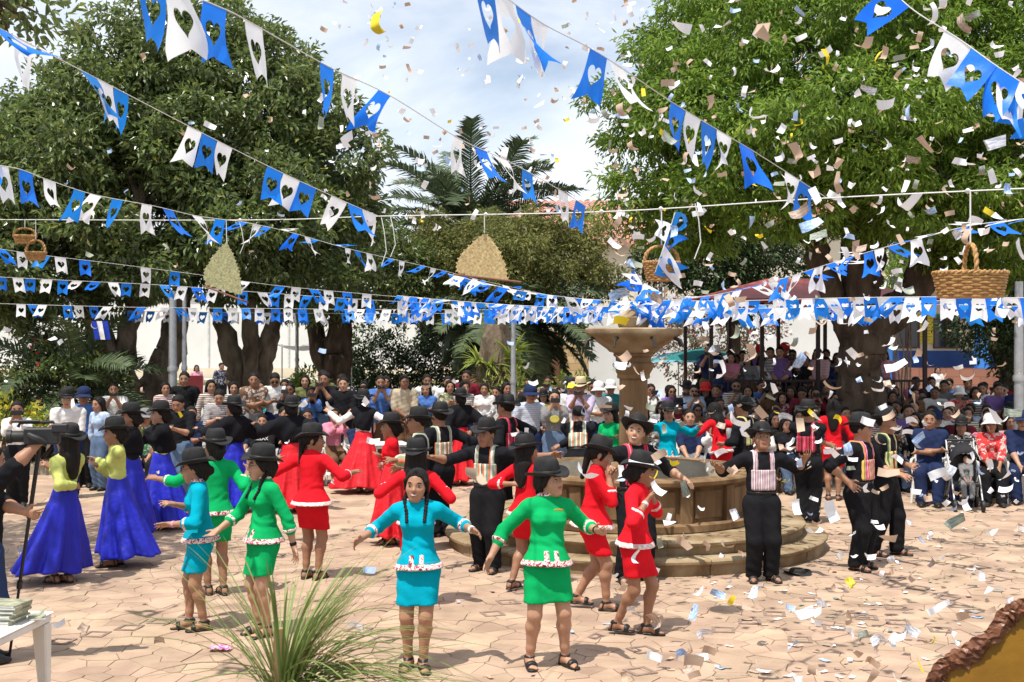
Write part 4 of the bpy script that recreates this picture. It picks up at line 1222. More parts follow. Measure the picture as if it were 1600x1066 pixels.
def hair_mesh(k, h, style):
    s = k.hs; Rh = k.Rh; c = k.headc
    def w(*p): return c+Rh@np.array(p)*s
    tail = []
    lo = c-0.17; hi = c+0.17
    if style in ('long', 'braids', 'braidback', 'bun', 'pony'): lo = lo-np.array((0.05,0.05,0.36))
    v = Vox(lo, hi, h)
    v.ell(w(0,0.014,0.034), Rh, np.array((0.081,0.101,0.087))*s, 0.01)
    # take away the face and below the nape
    p0 = w(0,-0.062,0.062); nn = Rh@nrm((0,-0.80,-0.60)); v.clip(p0, nn)
    X, Y, Z = v._grid((slice(None),)*3); v.D += (0.0022*np.sin((X-c[0])*330)*np.cos((Z-c[2])*25)).astype(np.float32)
    if style == 'short':
        v.clip(w(0,0.05,-0.05), Rh@np.array((0,0.2,-1.0)))
    if style in ('long',):
        v.cap(w(0,0.06,-0.02), k.neckb-k.fw*0.065*s-k.up*0.10, 0.07*s, 0.065*s, 0.04, (k.fw,1.5))
        for g in (-1,1): v.cap(w(g*0.066,0.02,0.0), w(g*0.075,0.03,-0.13), 0.028*s, 0.03*s, 0.03)
        v.cap(k.neckb-k.fw*0.07*s, k.chest-k.fw*0.09*s, 0.075*s, 0.05*s, 0.04, (k.fw,1.8))
    if style in ('braids','long','pony'):
        for g in (-1,1): v.cap(w(g*0.004,-0.052,0.108), w(g*0.07,-0.042,0.035), 0.011*s, 0.017*s, 0.012); v.cap(w(g*0.07,-0.042,0.035), w(g*0.076,-0.005,-0.03), 0.016*s, 0.014*s, 0.012)
    if style in ('braids','braidback','bun'):
        v.cap(w(0,0.07,-0.02), w(0,0.06,-0.07), 0.06*s, 0.045*s, 0.03)
        for g in (-1,1): v.cap(w(g*0.068,0.005,0.02), w(g*0.06,0.04,-0.05), 0.02*s, 0.02*s, 0.02)
    if style == 'bun': v.cap(w(0,0.10,-0.03), w(0,0.115,-0.03), 0.045*s, 0.04*s, 0.015)
    if style == 'pony': v.cap(w(0,0.10,0.0), w(0,0.12,-0.2), 0.035*s, 0.02*s, 0.02)
    if style in ('long','pony','bun'):
        X, Y, Z = v._grid((slice(None),)*3); v.D += (0.0025*np.sin((X-c[0])*260+np.sin(Z*30))).astype(np.float32)
    return v.mesh('hair')
def braid_mesh(k, pts, r=0.021):
    m = MB(); n = 22
    P3 = [Vector(p) for p in pts]
    fine = []; rr = []
    for i in range(n):
        t = i/(n-1)*(len(P3)-1); a = min(int(t), len(P3)-2); fine.append(P3[a].lerp(P3[a+1], t-a)); rr.append(r*(0.75+0.3*abs(math.sin(i*1.57)))*(1-0.35*i/n))
    m.tube(fine, rr, 8); return m.mesh('braid', True)

SKIN = [(0.37,0.19,0.115), (0.31,0.155,0.09), (0.44,0.245,0.155), (0.25,0.12,0.07)]

def sandal(root, k, i, color=None, closed=False, heel=False, h=0.008):
    s = k.s*(1.06 if k.male else 1.0); o, fd, sd = foot_frame(k, i); up = np.array((0,0,1.0))
    lo = o-0.2; hi = o+0.24; lo[2] = o[2]-0.02; hi[2] = o[2]+0.16
    v = Vox(lo, hi, h)
    if closed:
        foot(v, k, i, False, 0.008)
        v.clip(o+up*0.085*s, up); 
    else:
        v.cap(o-fd*0.045*s+up*0.012, o+fd*0.04*s+up*0.012, 0.034*s, 0.036*s, 0.02); v.cap(o+fd*0.04*s+up*0.012, o+fd*0.135*s+up*0.012, 0.036*s, 0.041*s, 0.02)
        v.clip(o+up*0.022*s, up)
        w = Vox(lo, hi, h); foot(w, k, i, False, 0.007); w.cap(k.an[i]-up*0.02, k.an[i]+up*0.05, 0.040*s, 0.040*s, 0.02)
        X = w.plane(o, fd); Z = w.plane(o, up)
        bands = np.minimum(np.abs(X-0.105*s)-0.019, np.maximum(np.abs(Z-0.088*s)-0.012, X-0.06))
        bands = np.minimum(bands, np.maximum(np.abs(X+0.02*s-(Z-0.09)*0.3)-0.008, Z-0.09))
        v.D = np.minimum(v.D, np.maximum(w.D, bands))
    v.clip(o+up*0.002, -up)
    me = v.mesh('sandal')
    return link('shoe' if closed else 'sandal', me, root, MT['leather'], color)

def dress_hat(root, k, kind='felt', tilt=(0,0), mat=None, band=None):
    s = k.hs
    M = Matrix.Translation(Vector(k.headc+k.Rh@np.array((0,0.012,0.055))*s)) @ Matrix(k.Rh.tolist()).to_4x4() @ Euler((tilt[0], tilt[1], 0)).to_matrix().to_4x4() @ Matrix.Scale(s*0.985, 4)
    hm = HATS[kind]
    h = link('hat', hm['brim'], root, mat or MT['felt'], matrix=M)
    link('hat_crown', hm['crown'], h, mat or MT['felt'])
    link('hat_band', hm['hat_band'], h, band or MT['leather'])
    return h
def dress_cap(root, k, color):
    s = k.hs
    M = Matrix.Translation(Vector(k.headc+k.Rh@np.array((0,0.012,0.045))*s)) @ Matrix(k.Rh.tolist()).to_4x4() @ Matrix.Scale(s*1.05, 4)
    h = link('cap', CAPS['cap_dome'], root, MT['cloth'], color, matrix=M)
    link('visor', CAPS['visor'], h, MT['cloth'], color)
    return h
TEETH = MB().tube([(-0.017,0.006,0.003),(-0.008,0.0005,0.0),(0,-0.001,-0.001),(0.008,0.0005,0.0),(0.017,0.006,0.003)], [0.001,0.0035,0.004,0.0035,0.001], 6).mesh('teeth', True)
def face(root, k, brows=True, lips=True, glasses=None, smile=False):
    s = k.hs
    B = Matrix.Translation(Vector(k.headc)) @ Matrix(k.Rh.tolist()).to_4x4() @ Matrix.Scale(s, 4)
    for g in (-1,1):
        link('eye', EYE, root, None, matrix=B @ Matrix.Translation((g*0.031,-0.0775,0.006)) @ Matrix.Rotation(-g*-0.22,4,'Z'))
        if brows: link('eyebrow', BROW, root, MT['hair'], (0.012,0.009,0.008), matrix=B @ Matrix.Translation((g*0.032,-0.0815,0.0265)) @ Matrix.Rotation(g*0.3,4,'Z') @ Matrix.Diagonal((-g,1,1,1)))
    if lips: link('lips', LIPS, root, MT['lips'], matrix=B @ Matrix.Translation((0,-0.0925,-0.052)) @ Matrix.Diagonal((1.25,1,.8,1)))
    if smile: link('teeth', TEETH, root, MT['teeth'], matrix=B @ Matrix.Translation((0,-0.0965,-0.0535)) @ Matrix.Diagonal((1.25,1,1,1)))
    if glasses: link('glasses' if glasses is GLASSES else 'sunglasses', glasses, root, MT['black_plastic'], matrix=B @ Matrix.Translation((0,-0.098,0.008)))
# ------------------------------------------------------------------ garments
def suit_jacket(k, h, sleeve=0.42, hem=-0.005, flare=1.0, notch=True):
    s, f = k.s, k.fat
    lo, hi = tbox(k, True); v = Vox(lo, hi, h)
    torso(v, k, 0.013)
    hz = k.pel+k.up*hem*k.H
    v.cap(k.waist-k.up*0.01, hz-k.up*0.04, 0.116*s*f, (0.126+0.092*flare)*s*f, 0.03, (k.fw,1.12))
    v.clip(hz, -k.up); v.clip(k.neckb+k.up*0.042*k.H, k.up)
    ends = [arm(v, k, i, 0.014, sleeve) for i in (0,1)]
    # soft creases at the waist and elbows
    X, Y, Z = v._grid((slice(None),)*3)
    v.D += (0.004*np.sin(Z*90+X*26+2*np.sin(X*20))*np.exp(-((Z-k.waist[2])/0.06)**2) + 0.0018*np.sin(X*46+Z*58+3*np.sin(Y*18+X*9))*np.sin(X*17-Z*21+Y*8)).astype(np.float32)
    out = v.mesh('jacket')
    # printed hem band with the two upright strips at the front
    along = v.plane(hz, k.up); u = v.plane(k.pel, k.rt); lat = np.sqrt(u*u+v.plane(k.pel, k.fw)**2)-0.27*s*f; fr = v.plane(k.pel, k.fw)
    reg = np.maximum(np.abs(along-0.018)-0.0235, lat)
    if notch:
        st = np.maximum(np.abs(np.abs(u)-0.040*s)-0.022*s, np.abs(along-0.060*s)-0.060*s); reg = np.minimum(reg, np.maximum(st, -fr))
    trim = v.mesh('hem_trim', np.maximum(v.D-0.004, reg).astype(np.float32))
    col = v.mesh('collar_trim', np.maximum(v.D-0.004, np.abs(v.plane(k.neckb+k.up*0.032*k.H, k.up))-0.014).astype(np.float32))
    cuffs = []
    for i in (0,1):
        ax = nrm(k.wr[i]-k.el[i]); a = v.plane(ends[i], ax)
        near = np.sqrt((v.ax[0][:,None,None]-ends[i][0])**2+(v.ax[1][None,:,None]-ends[i][1])**2+(v.ax[2][None,None,:]-ends[i][2])**2)-0.085*s
        cuffs.append(v.mesh('cuff', np.maximum(np.maximum(v.D-0.004, np.abs(a+0.004)-0.016), near).astype(np.float32)))
    return out, trim, col, cuffs

def pencil_skirt(k, h, hemz):
    s, f = k.s, k.fat
    pts = np.array([k.pel, *k.kn]); lo = pts.min(0)-0.28; hi = pts.max(0)+0.22; hi[2] = k.waist[2]+0.05; lo[2] = hemz-0.05
    v = Vox(lo, hi, h)
    v.cap(k.hip[0]*0.78+k.hip[1]*0.22, k.hip[1]*0.78+k.hip[0]*0.22, 0.108*s*f, 0.108*s*f, 0.03, (k.fw,0.98))
    v.cap(k.pel+k.up*0.05, k.waist, 0.124*s*f, 0.118*s*f, 0.05, (k.fw,1.3))
    q = []
    for i in (0,1):
        v.cap(k.hip[i], k.kn[i], 0.092*s*f, 0.083*s*f, 0.05); q.append(k.kn[i])
    m = (q[0]+q[1])/2; v.cap(k.pel-np.array((0,0,0.03)), m, 0.10*s*f, 0.085*s*f, 0.05)
    v.clip((0,0,hemz), (0.03,0.02,-1)); v.clip(k.waist, k.up)
    X, Y, Z = v._grid((slice(None),)*3)
    v.D += (0.0028*np.sin(Z*52+X*30+Y*20+2*np.sin(X*15))*np.sin(X*14+Y*9+1)).astype(np.float32)
    return v.mesh('skirt')

def long_skirt(k, h, hemz=0.10, r1=0.34, sway=(0,0), folds=9, seed=0, amp=0.03):
    s = k.s; rr = random.Random(seed)
    zw = k.waist[2]+0.015; pad = r1+0.12+max(abs(sway[0]), abs(sway[1]))
    v = Vox((k.pel[0]-pad, k.pel[1]-pad, hemz-0.03), (k.pel[0]+pad, k.pel[1]+pad, zw+0.03), h)
    X, Y, Z = v._grid((slice(None),)*3)
    t = np.clip((zw-Z)/(zw-hemz), 0, 1)
    cx = k.pel[0]+sway[0]*t**1.6+k.up[0]*0.1*(1-t); cy = k.pel[1]+sway[1]*t**1.6+k.up[1]*0.1*(1-t)
    a = np.arctan2(Y-cy, X-cx)
    r = 0.112*s*k.fat+(0.165*s*k.fat-0.112*s*k.fat)*np.clip(t/0.22, 0, 1)**0.7 + (r1-0.165*s)*np.clip((t-0.15)/0.85, 0, 1)**1.15
    ph = rr.uniform(0, 6)
    fold = amp*np.clip((t-0.1)/0.9, 0, 1)*(np.sin(folds*a+ph+1.5*t)+0.45*np.sin((folds*2+1)*a+ph*2-2*t))
    d = np.sqrt((X-cx)**2+((Y-cy)*1.15)**2)-r-fold
    hem = hemz+0.018*np.sin(3*a+ph)+0.012*np.sin(7*a)
    d = np.maximum(d*0.8, np.maximum(hem-Z, Z-zw))
    v.D = d.astype(np.float32)
    return v.mesh('long_skirt')

def blouse(k, h, sleeve=0.93, e=0.012, low=0.0, crease=0.0022):
    lo, hi = tbox(k, True); v = Vox(lo, hi, h)
    torso(v, k, e)
    v.clip(k.pel+k.up*low*k.H, -k.up); v.clip(k.neckb+k.up*0.022*k.H, k.up)
    for i in (0,1):
        end = arm(v, k, i, e+0.002, sleeve)
    X, Y, Z = v._grid((slice(None),)*3)
    v.D += (crease*np.sin(X*52+Z*41+Y*33)+crease*0.7*np.sin(Z*75-X*28)).astype(np.float32)
    return v, v.mesh('shirt' if k.male else 'blouse')

def trousers(k, h, e=0.012, hem=0.04, wide=0.0):
    s, f = k.s, k.fat
    pts = np.array([k.pel, *k.kn, *k.an]); lo = pts.min(0)-0.22; hi = pts.max(0)+0.22; lo[2] = 0; hi[2] = k.waist[2]+0.06
    v = Vox(lo, hi, h)
    v.cap(k.hip[0]*0.75+k.hip[1]*0.25, k.hip[1]*0.75+k.hip[0]*0.25, 0.116*s*f+e, 0.116*s*f+e, 0.03, (k.fw,1.08))
    v.cap(k.pel+k.up*0.03, k.waist-k.up*0.03*k.H, 0.128*s*f+e, 0.126*s*f+e, 0.04, (k.fw,1.3))
    for i in (0,1): leg(v, k, i, e+0.008+wide, True)
    v.clip(k.pel+k.up*0.085*k.H, k.up)
    an = min(k.an[0][2], k.an[1][2])
    X, Y, Z = v._grid((slice(None),)*3)
    v.D += (0.0045*np.sin(Z*70+X*30+Y*25)*np.exp(-((Z-0.12)/0.14)**2) + 0.002*np.sin(Z*45+X*60)).astype(np.float32)
    m = Z*0+hem
    v.D = np.maximum(v.D, (m-Z)).astype(np.float32)
    return v.mesh('trousers')

def shawl(k, h, drape=0.5, seed=0, arms=True):
    s = k.s; lo, hi = tbox(k, True); v = Vox(lo, hi, h)
    torso(v, k, 0.026)
    if not arms:
        v.cap(k.sh[0], k.sh[1], 0.085*s, 0.085*s, 0.05); v.clip(k.chest+k.up*0.03*k.H, -k.up+k.rt*0.3-k.fw*0.1)
    for i in ((0,1) if arms else ()):
        v.cap(k.sh[i], k.el[i], 0.085*s, 0.085*s, 0.06)
        e2 = k.el[i]+(k.wr[i]-k.el[i])*0.35
        v.cap(k.el[i], e2-np.array((0,0,0.05)), 0.08*s, 0.05*s, 0.05)
        m = (k.sh[i]+k.el[i])/2
        v.cap(m, (m+k.chest)/2-np.array((0,0,0.10)), 0.07*s, 0.05*s, 0.06)
    v.cap(k.chest-k.fw*0.04, k.waist-k.fw*0.03, 0.14*s, 0.12*s, 0.06, (k.fw,1.3))
    v.clip(k.waist+k.up*(0.02+0.02*drape)-k.rt*0.0, -k.up+k.rt*0.25*(1 if seed % 2 else -1)); v.clip(k.neckb+k.up*0.035*k.H, k.up)
    X, Y, Z = v._grid((slice(None),)*3)
    v.D += (0.006*np.sin(X*40+Z*26)*np.sin(Y*30+1)).astype(np.float32)
    return v.mesh('shawl')

STR = {
 'green': stripe_mat('woven_green_orange', [(0,(0.30,0.36,0.26)),(0.16,(0.62,0.22,0.10)),(0.27,(0.7,0.66,0.58)),(0.36,(0.12,0.16,0.11)),(0.46,(0.62,0.22,0.10)),(0.56,(0.68,0.64,0.56)),(0.66,(0.25,0.32,0.22)),(0.80,(0.6,0.2,0.1)),(0.9,(0.7,0.66,0.6))], 'X', 5.0),
 'pink': stripe_mat('woven_pink_multicolour', [(0,(0.62,0.06,0.20)),(0.10,(0.72,0.30,0.10)),(0.18,(0.55,0.55,0.10)),(0.26,(0.10,0.28,0.10)),(0.32,(0.70,0.32,0.40)),(0.42,(0.65,0.07,0.22)),(0.52,(0.72,0.50,0.12)),(0.60,(0.14,0.30,0.14)),(0.68,(0.72,0.25,0.08)),(0.78,(0.62,0.06,0.25)),(0.9,(0.70,0.45,0.5))], 'X', 7.0),
 'purple': stripe_mat('woven_purple_white', [(0,(0.62,0.58,0.58)),(0.14,(0.22,0.06,0.14)),(0.24,(0.6,0.55,0.56)),(0.36,(0.40,0.08,0.14)),(0.46,(0.62,0.58,0.58)),(0.58,(0.10,0.05,0.10)),(0.66,(0.62,0.56,0.54)),(0.80,(0.32,0.10,0.22)),(0.9,(0.6,0.56,0.55))], 'X', 14.0),
 'red': stripe_mat('woven_red_black', [(0,(0.42,0.03,0.06)),(0.3,(0.03,0.01,0.01)),(0.36,(0.5,0.05,0.09)),(0.6,(0.6,0.5,0.5)),(0.64,(0.42,0.03,0.06)),(0.85,(0.05,0.02,0.02))], 'X', 9.0),
 'yellow': stripe_mat('woven_yellow_black', [(0,(0.55,0.48,0.20)),(0.2,(0.03,0.03,0.02)),(0.35,(0.5,0.08,0.05)),(0.5,(0.6,0.55,0.25)),(0.7,(0.10,0.18,0.06)),(0.85,(0.6,0.52,0.3))], 'X', 6.0),
}
def woven_bag(k, v, side, panel=(-0.03, 0.185)):
    """straps over both shoulders and a woven panel hugging the shirt; side +1 front, -1 back"""
    s = k.s; u = v.plane(k.pel, k.rt); up = v.plane(k.waist, k.up); fr = v.plane(k.pel+k.up*0.1, k.fw*side)
    w = 0.132*s
    strap = np.maximum(np.abs(np.abs(u)-0.088*s)-0.028*s, -(up-panel[1]*s*0.5))
    a = v.mesh('bag_strap', np.maximum(np.maximum(v.D-0.009, strap), -(up-0.02)).astype(np.float32))
    pan = np.maximum(np.maximum(np.abs(u)-w, np.abs(up-(panel[0]+panel[1])/2*s)-(panel[1]-panel[0])/2*s), 0.03-fr)
    b = v.mesh('bag_panel', np.maximum(v.D-0.018, pan).astype(np.float32))
    return a, b

HAIRC = (0.012,0.009,0.008)
def world_hands(loc, yaw, hands, sh=None):
    """hand marks given as world offsets -> person's own frame"""
    c, s = math.cos(-yaw), math.sin(-yaw); out = []
    for p in hands:
        x, y, z = p[0]-loc[0], p[1]-loc[1], p[2]
        out.append((c*x-s*y, s*x+c*y, z))
    return out
def dancer(label, px, fy, outfit, yaw=0, H=1.58, male=False, hands=None, head=(0,0,0), lean=(0,0), twist=0, feet=None, col=(0,0,0), lod=0.011, hat='felt', tilt=(0,0), hair='braids', fat=1.0, skin=0, opt=None, palms=None, hipshift=(0,0), crouch=0.0, braids=None, cat='person', group=None, d=None, poles=None, glasses=None):
    opt = opt or {}
    dd = d or GD(fy); loc = Vector(((px-800)/F*dd, dd, 0)); ya = R(yaw)
    hw = []
    for i, hp in enumerate(hands):
        q = P(hp[0], hp[1], dd+(hp[2] if len(hp) > 2 else 0)); hw.append((q.x, q.y, q.z))
    hl = world_hands(loc, ya, hw)
    hl = [tuple(np.array(q)) for q in hl]
    k0 = Skel(H, male, fat, lean=(R(lean[0]), R(lean[1])), twist=R(twist), hipshift=hipshift, crouch=crouch)
    ht = []
    for i in (0,1):
        v = np.array(hl[i])-k0.sh[i]; ln = np.linalg.norm(v); ht.append(tuple(k0.sh[i]+v*max(0.3, (ln-0.075)/ln)))
    k = Skel(H, male, fat, feet, ht, poles, (R(lean[0]), R(lean[1])), R(twist), tuple(R(a) for a in head), None, hipshift, crouch, palms)
    root = tag(empty('person', loc, ya), label, 'person', group)
    sk = SKIN[skin] if isinstance(skin, int) else skin
    near = lod < 0.0085
    lod = {0.0072: 0.0088, 0.008: 0.0102, 0.009: 0.0118, 0.0095: 0.0126}.get(lod, 0.0165)
    link('body', body_vox(k, lod, True, near).mesh('body'), root, MT['skin'], sk)
    face(root, k, glasses=glasses, smile=opt.get('smile', False))
    ch = max(lod*1.22, 0.0115)
    if outfit == 'suit':
        hemz = opt.get('hem', 0.335)*H
        j, tr, co, cu = suit_jacket(k, ch, opt.get('sleeve', 0.42), opt.get('jhem', 0.0), opt.get('flare', 1.0), opt.get('notch', True))
        tm = opt.get('trim', MT['trim'])
        jo = link('jacket', j, root, MT['cloth'], col)
        link('hem_trim', tr, jo, tm); link('collar_trim', co, jo, tm if not opt.get('plaincollar') else MT['cloth'], col)
        for c in cu: link('cuff', c, jo, tm)
        link('skirt', pencil_skirt(k, ch, hemz), root, MT['cloth'], tuple(c*0.97 for c in col))
    elif outfit == 'long':
        v, b = blouse(k, ch, 0.93); link('blouse', b, root, MT['cloth'], opt.get('top', (0.75,0.75,0.72)))
        link('long_skirt', long_skirt(k, max(ch, 0.0175), opt.get('hemz', 0.11), opt.get('r', 0.34), opt.get('sway', (0,0)), opt.get('folds', 8), opt.get('seed', 0), opt.get('amp', 0.042)), root, MT['satin'], col)
        if opt.get('shawl'): link('shawl', shawl(k, ch, 0.5, opt.get('seed', 0), opt.get('shawl') != 'short'), root, MT['cloth'], (0.012,0.012,0.015))
    elif outfit == 'boy':
        v, b = blouse(k, ch, opt.get('sleeve', 0.05), 0.016, -0.01, 0.003); link('shirt', b, root, MT['cloth'], col)
        a, p = woven_bag(k, v, opt.get('side', 1))
        m = STR[opt.get('bag', 'green')]
        if p is not None:
            bo = link('bag_panel', p, root, m)
            if a is not None: link('bag_strap', a, bo, STR[opt.get('strap', opt.get('bag', 'green'))])
        link('trousers', trousers(k, max(ch, 0.019)), root, MT['cloth'], (0.013,0.013,0.015))
        kb = Vox(k.waist-np.array((.25,.22,.2)), k.waist+np.array((.25,.22,.1)), ch); torso(kb, k, 0.022)
        link('belt', kb.mesh('belt', np.maximum(kb.D, np.abs(kb.plane(k.pel+k.up*0.07*H, k.up))-0.019).astype(np.float32)), root, MT['leather'])
    for i in (0,1): sandal(root, k, i, h=max(0.0085, lod*0.85))
    if hair: link('hair', hair_mesh(k, max(0.0105, lod), hair), root, MT['hair'], HAIRC)
    s = k.s
    def hd(*p): return k.headc+k.Rh@np.array(p)*k.hs
    if braids == 'front':
        for g in (-1,1):
            link('braid', braid_mesh(k, [hd(g*0.066,0.03,-0.05), hd(g*0.078,-0.02,-0.10), k.chest+k.up*0.075*H+k.rt*g*0.075*s+k.fw*0.085*s, k.chest+k.up*0.03*H+k.rt*g*0.07*s+k.fw*0.135*s]), root, MT['hair'], HAIRC)
    elif braids == 'back':
        for g in (-1,1):
            link('braid', braid_mesh(k, [hd(g*0.05,0.07,-0.06), k.neckb-k.fw*0.075*s+k.rt*g*0.05*s, k.chest+k.up*0.02-k.fw*0.115*s+k.rt*g*0.06*s]), root, MT['hair'], HAIRC)
    if opt.get('badge'):
        b = Vox(k.chest-0.2, k.chest+0.2, 0.005); torso(b, k, 0.017); b.D = np.maximum(b.D, np.maximum(np.maximum(np.abs(b.plane(k.chest+k.rt*0.065*s, k.rt))-0.042, np.abs(b.plane(k.chest+k.up*0.068*H, k.up)+0.004*np.sin(b.plane(k.chest, k.rt)*260))-0.006), -b.plane(k.pel, k.fw))).astype(np.float32)
        link('badge', b.mesh('badge'), root, MT['cloth'], (0.55,0.16,0.01))
    if hat: dress_hat(root, k, hat, tilt, band=opt.get('band'))
    for i, c in opt.get('bracelet', {}).items():
        b = Vox(k.wr[i]-0.07, k.wr[i]+0.07, 0.005); ax = nrm(k.wr[i]-k.el[i]); p = k.wr[i]-ax*0.02
        b.cap(p-ax*0.012, p+ax*0.012, 0.031*s, 0.030*s, 0.01); b.clip(p+ax*0.014, ax); b.clip(p-ax*0.014, -ax)
        link('bracelet', b.mesh('bracelet'), root, MT['cloth'], c)
    root['_k'] = 0; del root['_k']
    return root, k
# ------------------------------------------------------------------ the dancers (pixel marks give where each one stands, hands given where they reach)
CY, GR, RD = (0.0,0.33,0.45), (0.004,0.36,0.105), (0.68,0.012,0.022)
BL, LY, BK = (0.012,0.018,0.42), (0.52,0.56,0.16), (0.013,0.013,0.016)
PD = (0,-0.4,-0.9,0.3)
dancer('young woman in turquoise suit without a hat, long braids, arms spread, facing the camera', 652, 1046, 'suit', yaw=-3, H=1.55, col=CY, hat=None, hair='braids', braids='front', lod=0.0072,
       hands=[(552,851,-0.05),(752,836,-0.05)], head=(-4,2,4), feet=[(-0.072,0.02,0,-0.18),(0.048,-0.03,0,0.30)], palms=[(0.3,-0.8,-0.4,0.35),(-0.1,-0.8,-0.5,0.25)], skin=0, opt={'smile': True, 'bracelet': {1:(0.7,0.7,0.68)}}, hipshift=(0.012,0), lean=(0,-1.5))
dancer('woman in bright green suit and black hat looking up to the right, arms out', 858, 1042, 'suit', yaw=14, H=1.57, col=GR, lod=0.0072, fat=1.08, hair='braids', braids='back',
       hands=[(758,882,-0.1),(945,838,-0.05)], head=(40,-6,-4), tilt=(0.12,-0.1), feet=[(-0.15,0.03,0,-0.1),(0.13,0.0,0,0.35)], hipshift=(-0.02,0), lean=(-3,2), palms=[(0.5,-0.6,-0.2,0.4),(0.2,-0.9,0.1,1.0)], skin=2, opt={'badge': 1, 'bracelet': {1:(0.02,0.02,0.02)}})
dancer('woman in turquoise suit and black hat seen from her left side, arms reaching left', 308, 984, 'suit', yaw=-72, H=1.54, col=CY, lod=0.008, hair='bun',
       hands=[(262,796,0.15),(258,830,-0.20)], head=(-8,4,0), tilt=(0.05,0.0), feet=[(-0.06,-0.06,0,0.0),(0.06,0.06,0,0.1)], skin=0, opt={'notch': False, 'bracelet': {1:(0.6,0.3,0.35)}}, glasses=GLASSES, hipshift=(0,0.03), lean=(3,0))
dancer('woman in green suit and black hat with her back turned, left arm stretched out', 337, 930, 'suit', yaw=-148, H=1.60, col=GR, lod=0.0095, hair='bun',
       hands=[(400,735,0.15),(232,750,-0.15)], head=(10,0,0), opt={'notch': False}, skin=1, feet=[(-0.07,0.03,0,0),(0.06,-0.05,0,0)])
dancer('woman in green suit, black hat and glasses smiling to the left behind the cut palm', 412, 992, 'suit', yaw=-50, H=1.59, col=GR, lod=0.008, hair='braids', braids='front',
       hands=[(333,838,-0.1),(466,872,-0.1)], head=(-14,2,0), tilt=(-0.1,0.1), palms=[(0.2,-0.5,0.6,0.3),None], skin=2, glasses=GLASSES, opt={'smile': True, 'bracelet': {1:(0.02,0.02,0.02)}})
dancer('woman in red peplum suit and black hat seen from behind, looking right', 487, 905, 'suit', yaw=158, H=1.60, col=RD, lod=0.0095, hair='pony', fat=1.06,
       hands=[(562,742,0.1),(425,720,0.25)], head=(-62,0,0), opt={'notch': False, 'trim': MT['white_trim'], 'plaincollar': True, 'flare': 1.25, 'jhem': -0.01}, skin=1)
dancer('woman in red suit and black hat hidden behind the turquoise suit without hat', 650, 948, 'suit', yaw=172, H=1.55, col=RD, lod=0.0105, hair='long',
       hands=[(690,760,0.1),(605,758,0.1)], opt={'notch': False, 'trim': MT['white_trim'], 'plaincollar': True}, skin=1)
dancer('boy in black with green striped woven bag on his chest, arms stretched wide', 762, 892, 'boy', yaw=-22, H=1.63, male=True, col=BK, lod=0.0095, hair='short',
       hands=[(665,716,-0.1),(872,712,0.1)], head=(-14,4,0), tilt=(0.0,0.0), hat='wide', feet=[(-0.09,0.02,0,-0.3),(0.10,-0.05,0,0.15)], opt={'bag': 'green', 'strap': 'green'}, skin=1, palms=[(0,-0.5,-0.7,0.2),None])
dancer('woman in red suit and black hat turned away between the boy and the green suit', 822, 922, 'suit', yaw=140, H=1.55, col=RD, lod=0.0105, hair='long',
       hands=[(842,735,0.25),(800,765,-0.1)], head=(-25,-5,0), opt={'notch': False, 'trim': MT['white_trim'], 'plaincollar': True, 'flare': 1.4}, skin=1, feet=[(-0.10,-0.10,0,0),(0.08,0.14,0.02,0)], crouch=0.015)
dancer('woman in red peplum suit clapping in profile, left of the front red suit', 925, 952, 'suit', yaw=80, H=1.60, col=RD, lod=0.009, hair='pony', fat=1.05,
       hands=[(962,745,-0.05),(968,752,0.12)], head=(5,4,0), tilt=(0.1,0.05), opt={'notch': False, 'trim': MT['white_trim'], 'plaincollar': True, 'flare': 1.5, 'jhem': -0.01}, skin=0, feet=[(-0.06,-0.14,0,0.1),(0.06,0.16,0.03,-0.1)], lean=(5,2), crouch=0.015)
dancer('woman in red suit and dark straw hat striding right, closest red dancer', 992, 992, 'suit', yaw=62, H=1.55, col=RD, lod=0.008, hair='bun', fat=0.97,
       hands=[(1022,790,-0.25),(1030,782,0.1)], head=(24,2,0), tilt=(0.08,0.0), hat='felt', opt={'notch': False, 'trim': MT['white_trim'], 'plaincollar': True, 'flare': 1.1, 'band': MT['cloth'], 'bracelet': {0:(0.6,0.6,0.58)}}, skin=1, feet=[(-0.04,0.16,0.02,0.1),(0.06,-0.08,0,0.2)], lean=(4,0), crouch=0.015)
dancer('young man in black with dark red woven bag smiling in front of the basin', 992, 908, 'boy', yaw=20, H=1.70, male=True, col=BK, lod=0.0095, hair='short',
       hands=[(940,735,-0.1),(1078,756,-0.05)], head=(-30,-10,8), tilt=(-0.35,0.1), hat='wide', opt={'smile': True, 'bag': 'red', 'sleeve': 0.12}, skin=2, feet=[(-0.15,0,0,-0.3),(0.12,0.0,0,0.3)])
dancer('boy in black with purple striped bag tilting his face up, right of the fountain', 1190, 908, 'boy', yaw=4, H=1.62, male=True, col=BK, lod=0.0095, hair='short', hat='wide',
       hands=[(1110,732,-0.1),(1268,718,-0.1)], head=(-2,-20,4), tilt=(0.05,0), opt={'bag': 'purple', 'sleeve': 0.15}, skin=1, palms=[(0,-0.3,0.9,0.3),(0,-0.5,0.8,0.4)], feet=[(-0.09,0,0,-0.25),(0.10,0,0,0.3)])
dancer('stout smiling young man in black with pink multicoloured woven bag, facing right', 1343, 890, 'boy', yaw=48, H=1.68, male=True, col=BK, lod=0.0095, hair='short', fat=1.16,
       hands=[(1322,762,-0.25),(1412,748,0.0)], head=(18,2,0), opt={'smile': True, 'bag': 'pink', 'sleeve': 0.1}, skin=0, feet=[(-0.10,0,0,-0.1),(0.10,0.02,0,0.2)])
